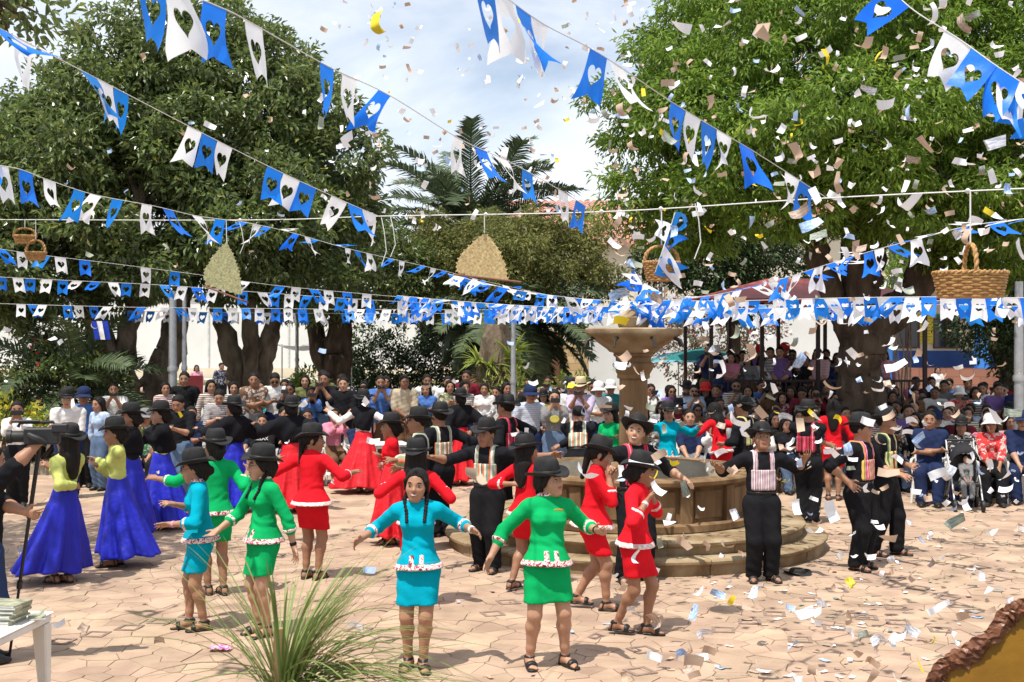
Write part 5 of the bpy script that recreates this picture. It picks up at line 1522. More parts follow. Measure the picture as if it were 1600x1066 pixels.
dancer('man in black with pale yellow strapped bag just behind the stout young man', 1382, 868, 'boy', yaw=50, H=1.70, male=True, col=BK, lod=0.0115, hair='short',
       hands=[(1400,745,-0.2),(1424,735,0.0)], head=(10,0,0), opt={'bag': 'yellow', 'sleeve': 0.6}, skin=1, feet=[(-0.12,0.1,0,0),(0.12,-0.1,0,0.1)])
dancer('man in black and grey hat with red bag seen from behind, right of the basin', 1262, 818, 'boy', yaw=150, H=1.66, male=True, col=BK, lod=0.012, hair='short',
       hands=[(1236,745,0.1),(1315,705,0.15)], opt={'bag': 'red', 'sleeve': 0.3, 'side': -1}, skin=1, head=(-15,0,0))
dancer('woman in red dress with dark braid and no hat, back turned, on the right', 1302, 782, 'suit', yaw=165, H=1.60, col=RD, lod=0.012, hair='long', hat=None,
       hands=[(1332,705,0.1),(1282,705,0.1)], opt={'notch': False, 'trim': MT['white_trim'], 'plaincollar': True, 'flare': 0.5}, skin=1)
dancer('woman in turquoise suit and grey hat facing the camera from behind the basin', 1043, 800, 'suit', yaw=8, H=1.58, col=CY, lod=0.0115, hair='long',
       hands=[(1012,660,-0.1),(1100,668,-0.1)], head=(4,0,0), skin=0, opt={'sleeve': 0.9})
dancer('woman in red suit bending left with her back turned, behind the basin', 1128, 792, 'suit', yaw=-150, H=1.60, col=RD, lod=0.012, hair='long', hat=None, lean=(14,0),
       hands=[(1150,690,0.2),(1088,668,0.1)], opt={'notch': False, 'trim': MT['white_trim'], 'plaincollar': True}, skin=1)
dancer('man in black and hat with yellow bag on his back, behind the basin', 1163, 800, 'boy', yaw=-130, H=1.66, male=True, col=BK, lod=0.012, hair='short',
       hands=[(1190,700,0.1),(1128,700,0.0)], opt={'bag': 'yellow', 'side': -1, 'sleeve': 0.6}, skin=1)
dancer('woman in green suit and black hat left of the fountain column', 955, 800, 'suit', yaw=-40, H=1.56, col=GR, lod=0.012, hair='long',
       hands=[(938,690,-0.1),(972,690,-0.1)], head=(-5,0,0), skin=2)
dancer('man in black bending over with green woven bag on his back, beside green suit', 903, 808, 'boy', yaw=175, H=1.64, male=True, col=BK, lod=0.012, hair='short', lean=(24,0), hat=None,
       hands=[(868,700,0.0),(925,720,0.2)], opt={'bag': 'green', 'side': -1, 'sleeve': 0.9}, skin=1)
# long-skirted dancers
dancer('woman in lime blouse and royal blue skirt, black hat, arm swung forward', 185, 884, 'long', yaw=-68, H=1.62, col=BL, lod=0.0095, hair='bun', lean=(2,0),
       hands=[(146,735,-0.15),(148,722,0.2)], opt={'top': LY, 'r': 0.37, 'sway': (0.05,0.10), 'seed': 1, 'hemz': 0.13}, skin=1, head=(0,2,0), tilt=(0.0,0.0), feet=[(-0.05,0,0,0),(0.05,-0.08,0,0)])
dancer('woman in lime blouse, black shawl and blue skirt behind the video camera', 100, 912, 'long', yaw=-118, H=1.62, col=BL, lod=0.0095, hair='long', lean=(-6,0),
       hands=[(70,735,0.15),(122,768,-0.05)], opt={'top': LY, 'r': 0.40, 'sway': (-0.02,-0.22), 'seed': 2, 'shawl': False, 'hemz': 0.13}, skin=1, feet=[(-0.05,0,0,0),(0.05,-0.08,0,0)])
dancer('woman in blue skirt and black hat half hidden behind the lime blouse', 205, 842, 'long', yaw=-60, H=1.68, col=BL, lod=0.012, hair='bun',
       hands=[(172,705,-0.1),(180,690,0.1)], opt={'top': BK, 'r': 0.34, 'seed': 3, 'shawl': True}, skin=1)
dancer('woman in black shawl and blue skirt raising a hand, behind the lime blouses', 252, 826, 'long', yaw=-60, H=1.66, col=BL, lod=0.0115, hair='bun',
       hands=[(210,670,-0.1),(240,690,0.2)], opt={'top': LY, 'r': 0.41, 'sway': (0.0,0.10), 'seed': 4, 'shawl': True}, skin=2, head=(-5,0,0))
dancer('woman in black shawl and blue skirt with arm out left, behind green suit', 366, 800, 'long', yaw=-125, H=1.66, col=BL, lod=0.012, hair='bun',
       hands=[(380,690,0.1),(305,672,0.0)], opt={'top': BK, 'r': 0.37, 'seed': 5, 'shawl': True}, skin=2)
dancer('woman in black shawl and red skirt seen from behind, arm pointing left', 455, 800, 'long', yaw=-160, H=1.66, col=RD, lod=0.012, hair='bun',
       hands=[(490,690,0.1),(392,665,0.0)], opt={'top': BK, 'r': 0.37, 'seed': 6, 'shawl': True, 'sway': (0.06,0)}, skin=1)
dancer('woman in white blouse, black shawl and long red skirt, arms wide, back turned', 568, 770, 'long', yaw=168, H=1.66, col=RD, lod=0.0125, hair='bun',
       hands=[(622,650,0.1),(508,645,0.0)], opt={'top': (0.72,0.71,0.69), 'r': 0.49, 'seed': 7, 'shawl': 'short', 'sway': (0.10,0)}, skin=2)
dancer('woman in black shawl and red skirt standing at centre, back turned', 720, 758, 'long', yaw=-150, H=1.64, col=RD, lod=0.0125, hair='bun',
       hands=[(738,680,-0.1),(700,680,0.1)], opt={'top': BK, 'r': 0.32, 'seed': 8, 'shawl': True}, skin=1)
dancer('woman in black shawl with bright red skirt left of the blue polo man', 818, 752, 'long', yaw=120, H=1.60, col=RD, lod=0.0125, hair='bun', hat=None,
       hands=[(800,670,-0.1),(832,660,0.1)], opt={'top': BK, 'r': 0.32, 'seed': 9, 'shawl': True}, skin=1)
dancer('woman in long red dress behind the pair of young men in hats', 612, 850, 'long', yaw=-80, H=1.58, col=RD, lod=0.0125, hair='bun',
       hands=[(592,720,-0.1),(600,735,0.1)], opt={'top': RD, 'r': 0.32, 'seed': 10}, skin=1)
# boys at the back
dancer('young man in black and tall hat in profile left, orange bag strap, left of centre', 655, 862, 'boy', yaw=-82, H=1.68, male=True, col=BK, lod=0.0115, hair='short',
       hands=[(610,725,-0.15),(620,735,0.15)], opt={'bag': 'green', 'sleeve': 0.6}, skin=1)
dancer('young man in black with striped woven bag on his back, turned away', 688, 838, 'boy', yaw=-140, H=1.68, male=True, col=BK, lod=0.012, hair='short', hat='felt',
       hands=[(720,720,0.1),(650,720,0.0)], opt={'bag': 'green', 'side': -1, 'sleeve': 0.5}, skin=1)
dancer('man in black and wide hat with red sash in front of the slim pole', 792, 815, 'boy', yaw=-120, H=1.72, male=True, col=BK, lod=0.012, hair='short', hat='wide',
       hands=[(820,700,0.1),(765,690,-0.1)], opt={'bag': 'red', 'side': -1, 'sleeve': 0.6}, skin=1)
# ------------------------------------------------------------------ spectators: body types built once, copied with their own clothes' colours
def archetype(male, pose, hair, H, fat=1.0, seated=False, skirtlike=False):
    sx = (0.17, 0.0)
    if seated:
        feet = [(-0.10,-0.42,0,-0.1),(0.10,-0.44,0,0.1)]; seat = 0.44; z0 = seat+0.09
    else:
        feet = None; seat = None; z0 = 0.512*H
    hands = {'down': [(-0.22,0.0,z0-0.05),(0.22,0.0,z0-0.05)],
             'lap': [(-0.07,-0.30,z0+0.06),(0.09,-0.30,z0+0.06)],
             'cross': [(0.12,-0.19,z0+0.26),(-0.12,-0.21,z0+0.23)],
             'clasp': [(-0.03,-0.20,z0+0.05),(0.04,-0.22,z0+0.05)],
             'phone': [(-0.05,-0.34,z0+0.52),(0.06,-0.34,z0+0.52)],
             'text': [(-0.05,-0.30,z0+0.28),(0.06,-0.30,z0+0.28)],
             'clap': [(-0.04,-0.30,z0+0.34),(0.04,-0.30,z0+0.34)],
             'wave': [(-0.30,-0.25,z0+0.62),(0.22,0.0,z0)]}[pose]
    k = Skel(H, male, 1+(fat-1)*.6, feet, hands, [(-.45,.15,-.9),(.45,.15,-.9)], (R(3 if not seated else -3),0), 0, (0, R(4 if pose != 'text' else 22), 0), seat)
    h = 0.0175
    A = {'k': k, 'parts': []}
    def put(n, me, m, c):
        if me is not None: A['parts'].append((n, me, m, c))
    put('body', body_vox(k, h, False).mesh('body'), MT['skin'], 'skin')
    v, b = blouse(k, h, 0.0 if pose in ('cross','text') or male else 0.5, 0.017, -0.02, 0.003)
    put('shirt' if male else 'blouse', b, MT['cloth'], 'top')
    put('trousers', trousers(k, h), MT['cloth'], 'low')
    put('hair', hair_mesh(k, 0.014, hair), MT['hair'], 'hair')
    A['pose'] = pose; A['male'] = male; A['seated'] = seated
    for i in (0,1):
        o, fd, sd = foot_frame(k, i); v = Vox(o-0.2, o+0.24, 0.014); foot(v, k, i, False, 0.009); v.clip(o+np.array((0,0,0.09)), (0,0,1)); v.clip(o, (0,0,-1))
        put('shoe', v.mesh('shoe'), MT['leather'], None)
    return A
def top_mat(name, kind):
    m, nt, b = new_mat(name); tc = N(nt, 'TexCoord'); oi = N(nt, 'ObjectInfo')
    rp = N(nt, 'ValToRGB')
    if kind == 'stripes':
        wv = N(nt, 'TexWave', bands_direction='Z'); wv.inputs['Scale'].default_value = 9; L(nt, tc.outputs['Object'], wv.inputs['Vector']); L(nt, wv.outputs['Fac'], rp.inputs['Fac']); ramp_set(rp, [(0,(0,0,0)),(.5,(1,1,1))], 'CONSTANT')
    else:
        no = N(nt, 'TexNoise'); no.inputs['Scale'].default_value = 16; L(nt, tc.outputs['Object'], no.inputs['Vector']); L(nt, no.outputs['Fac'], rp.inputs['Fac']); ramp_set(rp, [(0,(0,0,0)),(.54,(.9,.9,.9)),(.6,(.35,.35,.35))], 'CONSTANT')
    mx = N(nt, 'Mix', data_type='RGBA'); L(nt, rp.outputs['Color'], mx.inputs['Factor']); L(nt, oi.outputs['Color'], mx.inputs['A']); mx.inputs['B'].default_value = (.55,.5,.46,1)
    L(nt, mx.outputs['Result'], b.inputs['Base Color']); b.inputs['Roughness'].default_value = .9
    return m
MT['stripes'] = top_mat('striped_cloth', 'stripes'); MT['print'] = top_mat('printed_cloth', 'print')
PHONE = MB().box((-0.037,-0.004,-0.075),(0.037,0.004,0.075)).mesh('phone', bevel=0.003)
AR = {}
for key, a in {
 'm_cross': (True,'cross','short',1.68), 'm_down': (True,'down','short',1.70), 'm_phone': (True,'phone','short',1.70), 'm_text': (True,'text','short',1.68), 'm_clasp': (True,'clasp','short',1.66,1.15),
 'f_cross': (False,'cross','long',1.58), 'f_down': (False,'down','long',1.58), 'f_phone': (False,'phone','bun',1.58), 'f_clasp': (False,'clasp','pony',1.56,1.12), 'f_clap': (False,'clap','long',1.58),
 'ms_lap': (True,'lap','short',1.68,1.1,True), 'ms_cross': (True,'cross','short',1.68,1.15,True), 'fs_lap': (False,'lap','long',1.58,1.1,True), 'fs_clap': (False,'clap','bun',1.58,1.0,True), 'fs_phone': (False,'phone','pony',1.58,1.05,True), 'fs_cross': (False,'cross','long',1.56,1.15,True)}.items():
    AR[key] = archetype(*a)

def spectator(label, key, loc, yaw, top, low=(0.02,0.025,0.05), skin=None, hairc=HAIRC, scale=1.0, extra=None, group=None, facep=True, short=None):
    A = AR[key]; k = A['k']
    root = tag(empty('person', loc, R(yaw)), label, 'person', group); root.scale = (scale,)*3
    cols = {'skin': skin or rng.choice(SKIN), 'top': top, 'low': low, 'hair': hairc, None: None}
    pat = rng.random()
    for (n, me, m, c) in A['parts']: link(n, me, root, (MT['stripes'] if pat < .12 else MT['print'] if pat < .3 else m) if c == 'top' else m, cols[c])
    if facep: face(root, k, True, True, SHADES if extra and 'shades' in extra else None)
    if extra and 'hat' in extra: dress_hat(root, k, 'felt')
    if extra and 'straw' in extra: dress_hat(root, k, 'straw', mat=MT['straw'])
    if extra and 'cap' in extra: dress_cap(root, k, extra['cap'])
    if A['pose'] in ('phone', 'text'):
        m = (k.wr[0]+k.wr[1])/2+np.array((0,-0.07,0.10 if A['pose'] == 'phone' else 0.03))
        ph = tag(link('phone', PHONE, None, MT['black_plastic']), 'dark phone held by '+(short or ('the '+' '.join(label.split(',')[0].split()[:10]))), 'phone', group and 'phones in the crowd')
        Mr = Matrix.Translation(loc) @ Matrix.Rotation(R(yaw),4,'Z') @ Matrix.Scale(scale,4) @ Matrix.Translation(Vector(m)) @ Matrix.Rotation(R(90) if A['pose']=='phone' else 0,4,'Y') @ Matrix.Rotation(0.0 if A['pose']=='phone' else R(-55),4,'X')
        ph.matrix_world = Mr
    return root
MT['straw'] = pm('pale_straw', (0.55,0.45,0.28), 0.8, 0.25, 60, 0.4, 120, 0.2)

def chair_parts():
    out = []
    out.append(('seat', MB().box((-.22,-.22,.41),(.22,.20,.45)).mesh('seat', bevel=.015)))
    b = MB()
    out.append(('backrest', MB().add([(-.22,.19,.43),(.22,.19,.43),(.20,.30,.86),(-.20,.30,.86),(-.22,.225,.43),(.22,.225,.43),(.20,.33,.86),(-.20,.33,.86)], [(0,1,2,3),(7,6,5,4),(0,4,5,1),(1,5,6,2),(2,6,7,3),(3,7,4,0)]).mesh('backrest', bevel=.01)))
    for sx in (-1,1):
        for y0, y1 in ((-.2,-.25),(.19,.27)):
            out.append(('leg', MB().tube([(sx*.2,y0,.42),(sx*.25,y1,0)], [.03,.022], 8).mesh('leg', True)))
        out.append(('armrest', MB().tube([(sx*.22,-.21,.43),(sx*.26,-.2,.63),(sx*.25,.05,.65),(sx*.21,.25,.66)], [.02,.022,.022,.02], 8).mesh('armrest', True)))
    return out
CH = chair_parts()
def chair(loc, yaw, label='white plastic armchair under a seated spectator', group='white plastic chairs of the seated spectators'):
    t = tag(empty('plastic_chair', loc, R(yaw)), label, 'chair', group)
    for n, me in CH: link(n, me, t, MT['white_plastic'])

COLN = {'black': (0.014,0.014,0.016), 'navy': (0.018,0.028,0.075), 'maroon': (0.16,0.018,0.03), 'grey': (0.19,0.19,0.19), 'white': (0.70,0.69,0.67), 'blue': (0.07,0.16,0.42), 'denim': (0.10,0.15,0.24),
        'red': (0.52,0.03,0.03), 'pink': (0.60,0.22,0.30), 'teal': (0.03,0.20,0.22), 'purple': (0.20,0.12,0.32), 'olive': (0.14,0.15,0.06), 'brown': (0.15,0.08,0.045), 'lilac': (0.46,0.40,0.55), 'green': (0.03,0.18,0.07), 'beige': (0.45,0.38,0.27), 'light blue': (0.30,0.42,0.62)}
LOWC = ['navy','black','denim','grey','black','brown']
ORD = ['first','second','third','fourth','fifth','sixth','seventh','eighth','ninth','tenth','eleventh','twelfth','thirteenth','fourteenth','fifteenth','sixteenth','seventeenth','eighteenth','nineteenth','twentieth']
def row(zone, pxs, d0, d1, seated, seed, group, pal, z=0.0, chairs=False, hats=0.08):
    r = random.Random(seed)
    for i, px in enumerate(pxs):
        t = i/max(1, len(pxs)-1); d = d0+(d1-d0)*t+r.uniform(-.25,.25)
        px = px+r.uniform(-5,5)
        male = r.random() < 0.45
        key = r.choice(['ms_lap','ms_cross'] if male else ['fs_lap','fs_clap','fs_phone','fs_cross','fs_lap']) if seated else r.choice(['m_cross','m_down','m_phone','m_text','m_clasp'] if male else ['f_cross','f_down','f_phone','f_clasp','f_clap'])
        cn = r.choice(pal); ex = {}; hx = ''
        if r.random() < hats:
            if r.random() < 0.5: ex['hat'] = 1; hx = ' and black hat'
            else: c2 = r.choice(['white','navy','red']); ex['cap'] = COLN[c2]; hx = f' and {c2} cap'
        if r.random() < 0.12: ex['shades'] = 1; hx = hx or ' and sunglasses'
        x = (px-800)/F*d
        yaw = -math.degrees(math.atan2(x-0.8, d-6))*0.8+r.uniform(-22,22)
        who = 'man' if male else 'woman'
        lab = f"{'seated' if seated else 'standing'} {who} in {cn} top{hx}, {ORD[i]} from left {zone}"
        if len(lab.split()) > 16: lab = lab.replace(' from left', '')
        spectator(lab, key, (x, d, z), yaw, COLN[cn], COLN[r.choice(LOWC)], scale=r.uniform(0.92,1.03) if not seated else r.uniform(.94,1.03), extra=ex, group=group, facep=d < 31, short=f'{ORD[i]} {who} {zone}')
        if chairs: chair((x, d+0.08, z), yaw, f'white plastic armchair of {ORD[i]} spectator from left {zone}')
DK = ['black','navy','maroon','grey','black','brown','purple','white','black','pink']
MX = ['black','black','white','blue','maroon','grey','red','teal','pink','brown','beige','olive','light blue','white','grey']
import numpy as _n
def rng_px(a, b, s): return list(_n.arange(a, b, s))
# right of the fountain
row('in front seats beside basin', [1078,1105,1190,1212,1232], 20.8, 20.4, True, 51, 'front seats right of the basin', ['black','brown','white','white','navy'], chairs=True)
row('in second seated row', rng_px(1010,1420,34), 22.3, 21.6, True, 52, 'second seated row at right', DK+['blue','red'], chairs=True)
row('in third seated row', rng_px(1030,1340,31), 24.0, 23.6, True, 53, 'third seated row at right', DK+['teal','white'])
row('behind seats near bandstand', rng_px(1018,1110,30), 25.4, 25.4, False, 54, 'standing near the kiosk', ['olive','maroon','navy','light blue'], hats=0.3)
row('at bandstand front', rng_px(1104,1320,17), 27.3, 27.3, False, 55, 'people on the bandstand', DK+['pink','white'], z=KZ, hats=0.05)
row('at bandstand back', rng_px(1098,1400,22), 28.6, 28.6, False, 56, 'people on the bandstand', DK+['purple'], z=KZ, hats=0.05)
row('in seats under tree', rng_px(1395,1610,36), 20.8, 20.2, True, 58, 'seats under the tree', DK+['light blue','navy'], chairs=True)
row('in back seats under tree', rng_px(1390,1610,31), 22.2, 21.8, True, 59, 'back seats under the tree', MX, hats=0.15)
row('in far seats under tree', rng_px(1400,1610,29), 23.9, 23.6, True, 60, 'far seats under the tree', MX+['white'])
row('behind seats far right', rng_px(1440,1610,31), 25.8, 25.4, False, 61, 'standing at far right', ['white','white','black','light blue','grey','red'])
row('beside bandstand', rng_px(1400,1600,27), 27.6, 27.2, False, 70, 'standing beside bandstand', MX)
row('in row behind fountain', rng_px(775,960,26), 25.4, 25.4, False, 71, 'second crowd row behind fountain', MX, hats=.3)
row('in fourth seated row', rng_px(1015,1330,28), 25.6, 25.2, False, 72, 'fourth row at right', DK+['blue','white','red'])
row('in standing row under tree', rng_px(1395,1600,33), 24.8, 24.4, False, 73, 'standing row under tree', DK+['white','red'])
row('between seats and bandstand', rng_px(1120,1330,26), 24.9, 24.9, False, 74, 'between seats and bandstand', DK)
# centre, behind the fountain
row('behind fountain steps', rng_px(760,965,31), 29.2, 29.2, False, 62, 'standing far behind the fountain', MX, hats=0.35)
tag(MB().box((-9.2,22.9,-0.05),(3.2,27.4,0.2)).build('raised_bed', pm('garden_kerb', (0.30,0.26,0.20), 0.9, 0.3, 2, 0.3, 20), bevel=0.02), kind='structure')
row('by slim pole', rng_px(640,800,29), 23.4, 23.4, False, 63, 'standing by the slim pole', MX, hats=0.05, z=.2)
# left
row('in left-centre crowd', rng_px(396,640,29), 23.4, 23.2, False, 64, 'standing crowd left of centre', ['black','grey','white','black','blue','beige','maroon','white'], hats=0.12, z=.2)
row('behind left-centre crowd', rng_px(410,760,32), 24.8, 25.0, False, 65, 'crowd behind left of centre', MX, hats=0.15, z=.2)
row('in left seats', rng_px(300,395,37)+rng_px(445,560,37), 21.6, 21.4, True, 66, 'left seats', ['black','maroon','navy','pink','black','white'], chairs=True)
row('in left shade', rng_px(255,400,36), 23.3, 23.3, False, 67, 'standing in the left shade', ['black','brown','maroon','black','grey'], z=.2)

def sp(label, key, px, d, yaw, top, low='navy', extra=None, scale=1.0, skin=None, hairc=HAIRC):
    return spectator(label, key, ((px-800)/F*d, d, 0), yaw, COLN[top], COLN[low], skin, hairc, scale, extra)
sp('woman in white top and black trousers at the left edge filming', 'f_phone', 27, 18.6, 20, 'white', 'black', scale=1.02)
sp('man in white shirt and black hat with hands clasped, left side', 'm_clasp', 107, 19.6, 10, 'white', 'navy', {'hat':1}, 1.04)
sp('man in blue shirt and navy cap beside the white shirt', 'm_down', 132, 21.0, 10, 'blue', 'black', {'cap': COLN['navy']})
sp('woman in pale blue top looking left behind the lime blouse', 'f_down', 158, 20.6, -30, 'light blue', 'denim')
sp('man in white shirt holding up a phone under the leaning trunk', 'm_phone', 178, 24.0, 15, 'white', 'navy')
sp('seated man in green with grey cap beside the blue skirts', 'ms_lap', 227, 20.5, 10, 'green', 'black', {'cap': COLN['grey']})
sp('young man in black shirt and jeans looking at his phone', 'm_text', 282, 19.4, -10, 'black', 'denim', scale=1.0)
sp('man in navy jacket texting beside the forked trunk', 'm_text', 343, 21.6, 10, 'navy', 'black')
sp('man in plain blue polo and blue cap left of the grey shirt', 'm_down', 828, 21.0, 10, 'light blue', 'navy', {'cap': COLN['navy']}, 1.02)
def shirt_text(root, key, text, size, col, up=0.0, fwd=0.165):
    k = AR[key]['k']; cu = bpy.data.curves.new('shirt_print', 'FONT'); cu.body = text; cu.size = size; cu.align_x = 'CENTER'; cu.extrude = 0.001; cu.offset = 0.002
    ob = bpy.data.objects.new('tmp', cu); COL.objects.link(ob); dg = bpy.context.evaluated_depsgraph_get(); me = bpy.data.meshes.new_from_object(ob.evaluated_get(dg)); bpy.data.objects.remove(ob)
    p = k.chest+k.up*up+k.fw*fwd
    link('shirt_print', me, root, MT['cloth'], col, matrix=Matrix.Translation(Vector(p)) @ Matrix.Rotation(R(90),4,'X'))
rt = sp('seated youth in black shirt with white lettering left of centre', 'ms_lap', 410, 21.2, 4, 'black', 'black', scale=.92)
shirt_text(rt, 'ms_lap', 'RELAX', .085, (.8,.8,.8), .0)
chair(((410-800)/F*21.2, 21.28, 0), 4, 'white plastic armchair of the youth in the lettered shirt')
rg = sp('woman in grey printed shirt and jeans holding a phone to her face', 'f_phone', 866, 20.6, 0, 'grey', 'denim', scale=1.08)
g_ = MB().lathe([(.07,0),(.065,.004),(.01,.006)], 14).mesh('shirt_print'); k_ = AR['f_phone']['k']; link('shirt_print', g_, rg, MT['cloth'], (.6,.55,.12), matrix=Matrix.Translation(Vector(k_.chest+k_.fw*.135)) @ Matrix.Rotation(R(90),4,'X') @ Matrix.Diagonal((1.1,.8,1,1)))
sp('man in lilac shirt and straw hat taking a picture', 'm_phone', 908, 23.0, -12, 'lilac', 'black', {'straw':1}, 1.05)
sp('man in light shirt and dark hat behind the lilac shirt', 'm_clasp', 892, 24.4, 0, 'white', 'grey', {'hat':1}, 1.04)
sp('man in white shirt and white cap near the column', 'm_cross', 935, 24.2, 0, 'white', 'navy', {'cap': COLN['white']}, 1.0)
sp('bulky seated man in navy filming with a small camera, front right', 'ms_cross', 1452, 19.0, -18, 'navy', 'navy', None, 1.06)
sp('seated woman in dark top beside the stroller, front right', 'fs_lap', 1502, 19.1, -20, 'black', 'navy', {'hat':1}, 1.0)
sp('seated woman in red top and white cap, front right', 'fs_lap', 1548, 19.0, -15, 'red', 'black', {'cap': COLN['white']}, 1.04)
sp('seated man in navy and cap at the right picture edge', 'ms_lap', 1598, 19.2, -20, 'navy', 'navy', {'cap': COLN['navy']}, 1.03)
for px, w_ in ((1452,'bulky man in navy'), (1502,'woman beside the stroller'), (1548,'woman in red top'), (1598,'man at the right edge')): chair(((px-800)/F*19.1, 19.15, 0), -18, 'white plastic armchair of the '+w_)
sp('woman in pale checked shirt walking on the far pavement at left', 'f_down', 307, 46.0, 20, 'pink', 'denim')
sp('man in dark suit standing on the far pavement by the forked trunk', 'm_down', 345, 44.0, 40, 'navy', 'black')
sp('woman in white dress on the school steps', 'f_down', 1464, 43.0, 0, 'white', 'beige')
sp('seated woman in black and white on the school porch at right', 'fs_cross', 1572, 44.0, -10, 'black', 'brown')
# ------------------------------------------------------------------ bunting
def film_mat(name, rough, trans, spec):
    m, nt, b = new_mat(name)
    oi = N(nt, 'ObjectInfo'); L(nt, oi.outputs['Color'], b.inputs['Base Color']); b.inputs['Roughness'].default_value = rough; b.inputs['Specular IOR Level'].default_value = spec
    tc = N(nt, 'TexCoord'); no = N(nt, 'TexNoise'); no.inputs['Scale'].default_value = 22; L(nt, tc.outputs['Object'], no.inputs['Vector'])
    bp = N(nt, 'Bump'); bp.inputs['Strength'].default_value = 0.25; bp.inputs['Distance'].default_value = 0.01; L(nt, no.outputs['Fac'], bp.inputs['Height']); L(nt, bp.outputs['Normal'], b.inputs['Normal'])
    tr = N(nt, 'BsdfTranslucent'); L(nt, oi.outputs['Color'], tr.inputs['Color'])
    ms = N(nt, 'MixShader'); ms.inputs['Fac'].default_value = trans
    L(nt, b.outputs[0], ms.inputs[1]); L(nt, tr.outputs[0], ms.inputs[2]); L(nt, ms.outputs[0], nt.nodes['Material Output'].inputs['Surface'])
    return m
MT['film'] = film_mat('plastic_film', 0.4, 0.45, 0.4)
MT['paper'] = film_mat('thin_paper', 0.65, 0.2, 0.25)
FBLUE, FWHITE = (0.010,0.215,0.86), (0.90,0.91,0.93)
FW, FH = 0.168, 0.255
def flag_flat():
    def dens(pts, n):
        out = []
        for a, b in zip(pts, pts[1:]+pts[:1]):
            for k in range(n): out.append((a[0]+(b[0]-a[0])*k/n, a[1]+(b[1]-a[1])*k/n))
        return out
    w = FW/2
    outer = dens([(-w,0),(-w,-FH),(0,-FH*0.83),(w,-FH),(w,0)], 7)
    heart = []
    for k in range(28):
        t = 2*PI*k/28
        heart.append((0.052*(16*math.sin(t)**3)/16, -FH*0.44+0.052*(13*math.cos(t)-5*math.cos(2*t)-2*math.cos(3*t)-math.cos(4*t))/14))
    pts = outer+heart
    for i in range(1, 9):
        for j in range(1, 12):
            p = (-w+FW*i/9, -FH*0.8*j/12)
            if not in_poly(p, heart, 0.008): pts.append(p)
    n1, n2 = len(outer), len(heart)
    edges = [(i, (i+1) % n1) for i in range(n1)]+[(n1+i, n1+(i+1) % n2) for i in range(n2)]
    V, E, Fc, _, _, _ = delaunay_2d_cdt([Vector(p) for p in pts], edges, [], 0, 1e-6)
    out = []
    for f in Fc:
        c = sum((Vector(V[i]) for i in f), Vector((0,0)))/len(f)
        if in_poly(c, heart, 0) or not in_poly(c, outer, 0): continue
        out.append(tuple(f))
    return [tuple(v) for v in V], out
def in_poly(p, poly, pad):
    x, y = p[0], p[1]; ins = False; n = len(poly); md = 9
    for i in range(n):
        (x1, y1), (x2, y2) = poly[i][:2], poly[(i+1) % n][:2]
        if (y1 > y) != (y2 > y) and x < (x2-x1)*(y-y1)/(y2-y1)+x1: ins = not ins
        md = min(md, math.hypot(x-x1, y-y1))
    return ins or md < pad
FV, FF = flag_flat()
def flag_variant(b0, b1, shear, twist, ripple, ph):
    vs = []
    for (x, z) in FV:
        s = -z; t = s/FH
        a = b0+b1*t
        # swing about the cord: integrate an arc
        n = 8; y = zz = 0.0
        for k in range(n):
            q = b0+b1*(t*(k+.5)/n); y += math.sin(q)*s/n; zz -= math.cos(q)*s/n
        tw = twist*t*t; xx = x*math.cos(tw)+shear*s; y += x*math.sin(tw)
        y += ripple*math.sin(x*38+t*5+ph)*t
        vs.append((xx, y, zz))
    b = MB().add(vs, FF); return b.mesh('flag', True)
_r = random.Random(5)
FLAGS_CALM = [flag_variant(_r.uniform(-.35,.25), _r.uniform(-.5,.5), _r.uniform(-.2,.25), _r.uniform(-.5,.5), .008, _r.random()*6) for _ in range(8)]
FLAGS_WIND = [flag_variant(_r.uniform(-.9,.9), _r.uniform(-1.1,1.1), _r.uniform(-.7,.7), _r.uniform(-1.4,1.4), .014, _r.random()*6) for _ in range(12)]
FLAGS_FLAT = [flag_variant(_r.choice((-1,1))*_r.uniform(1.0,1.6), _r.uniform(-.4,.5), _r.uniform(-.6,.6), _r.uniform(-1.0,1.0), .014, _r.random()*6) for _ in range(8)]

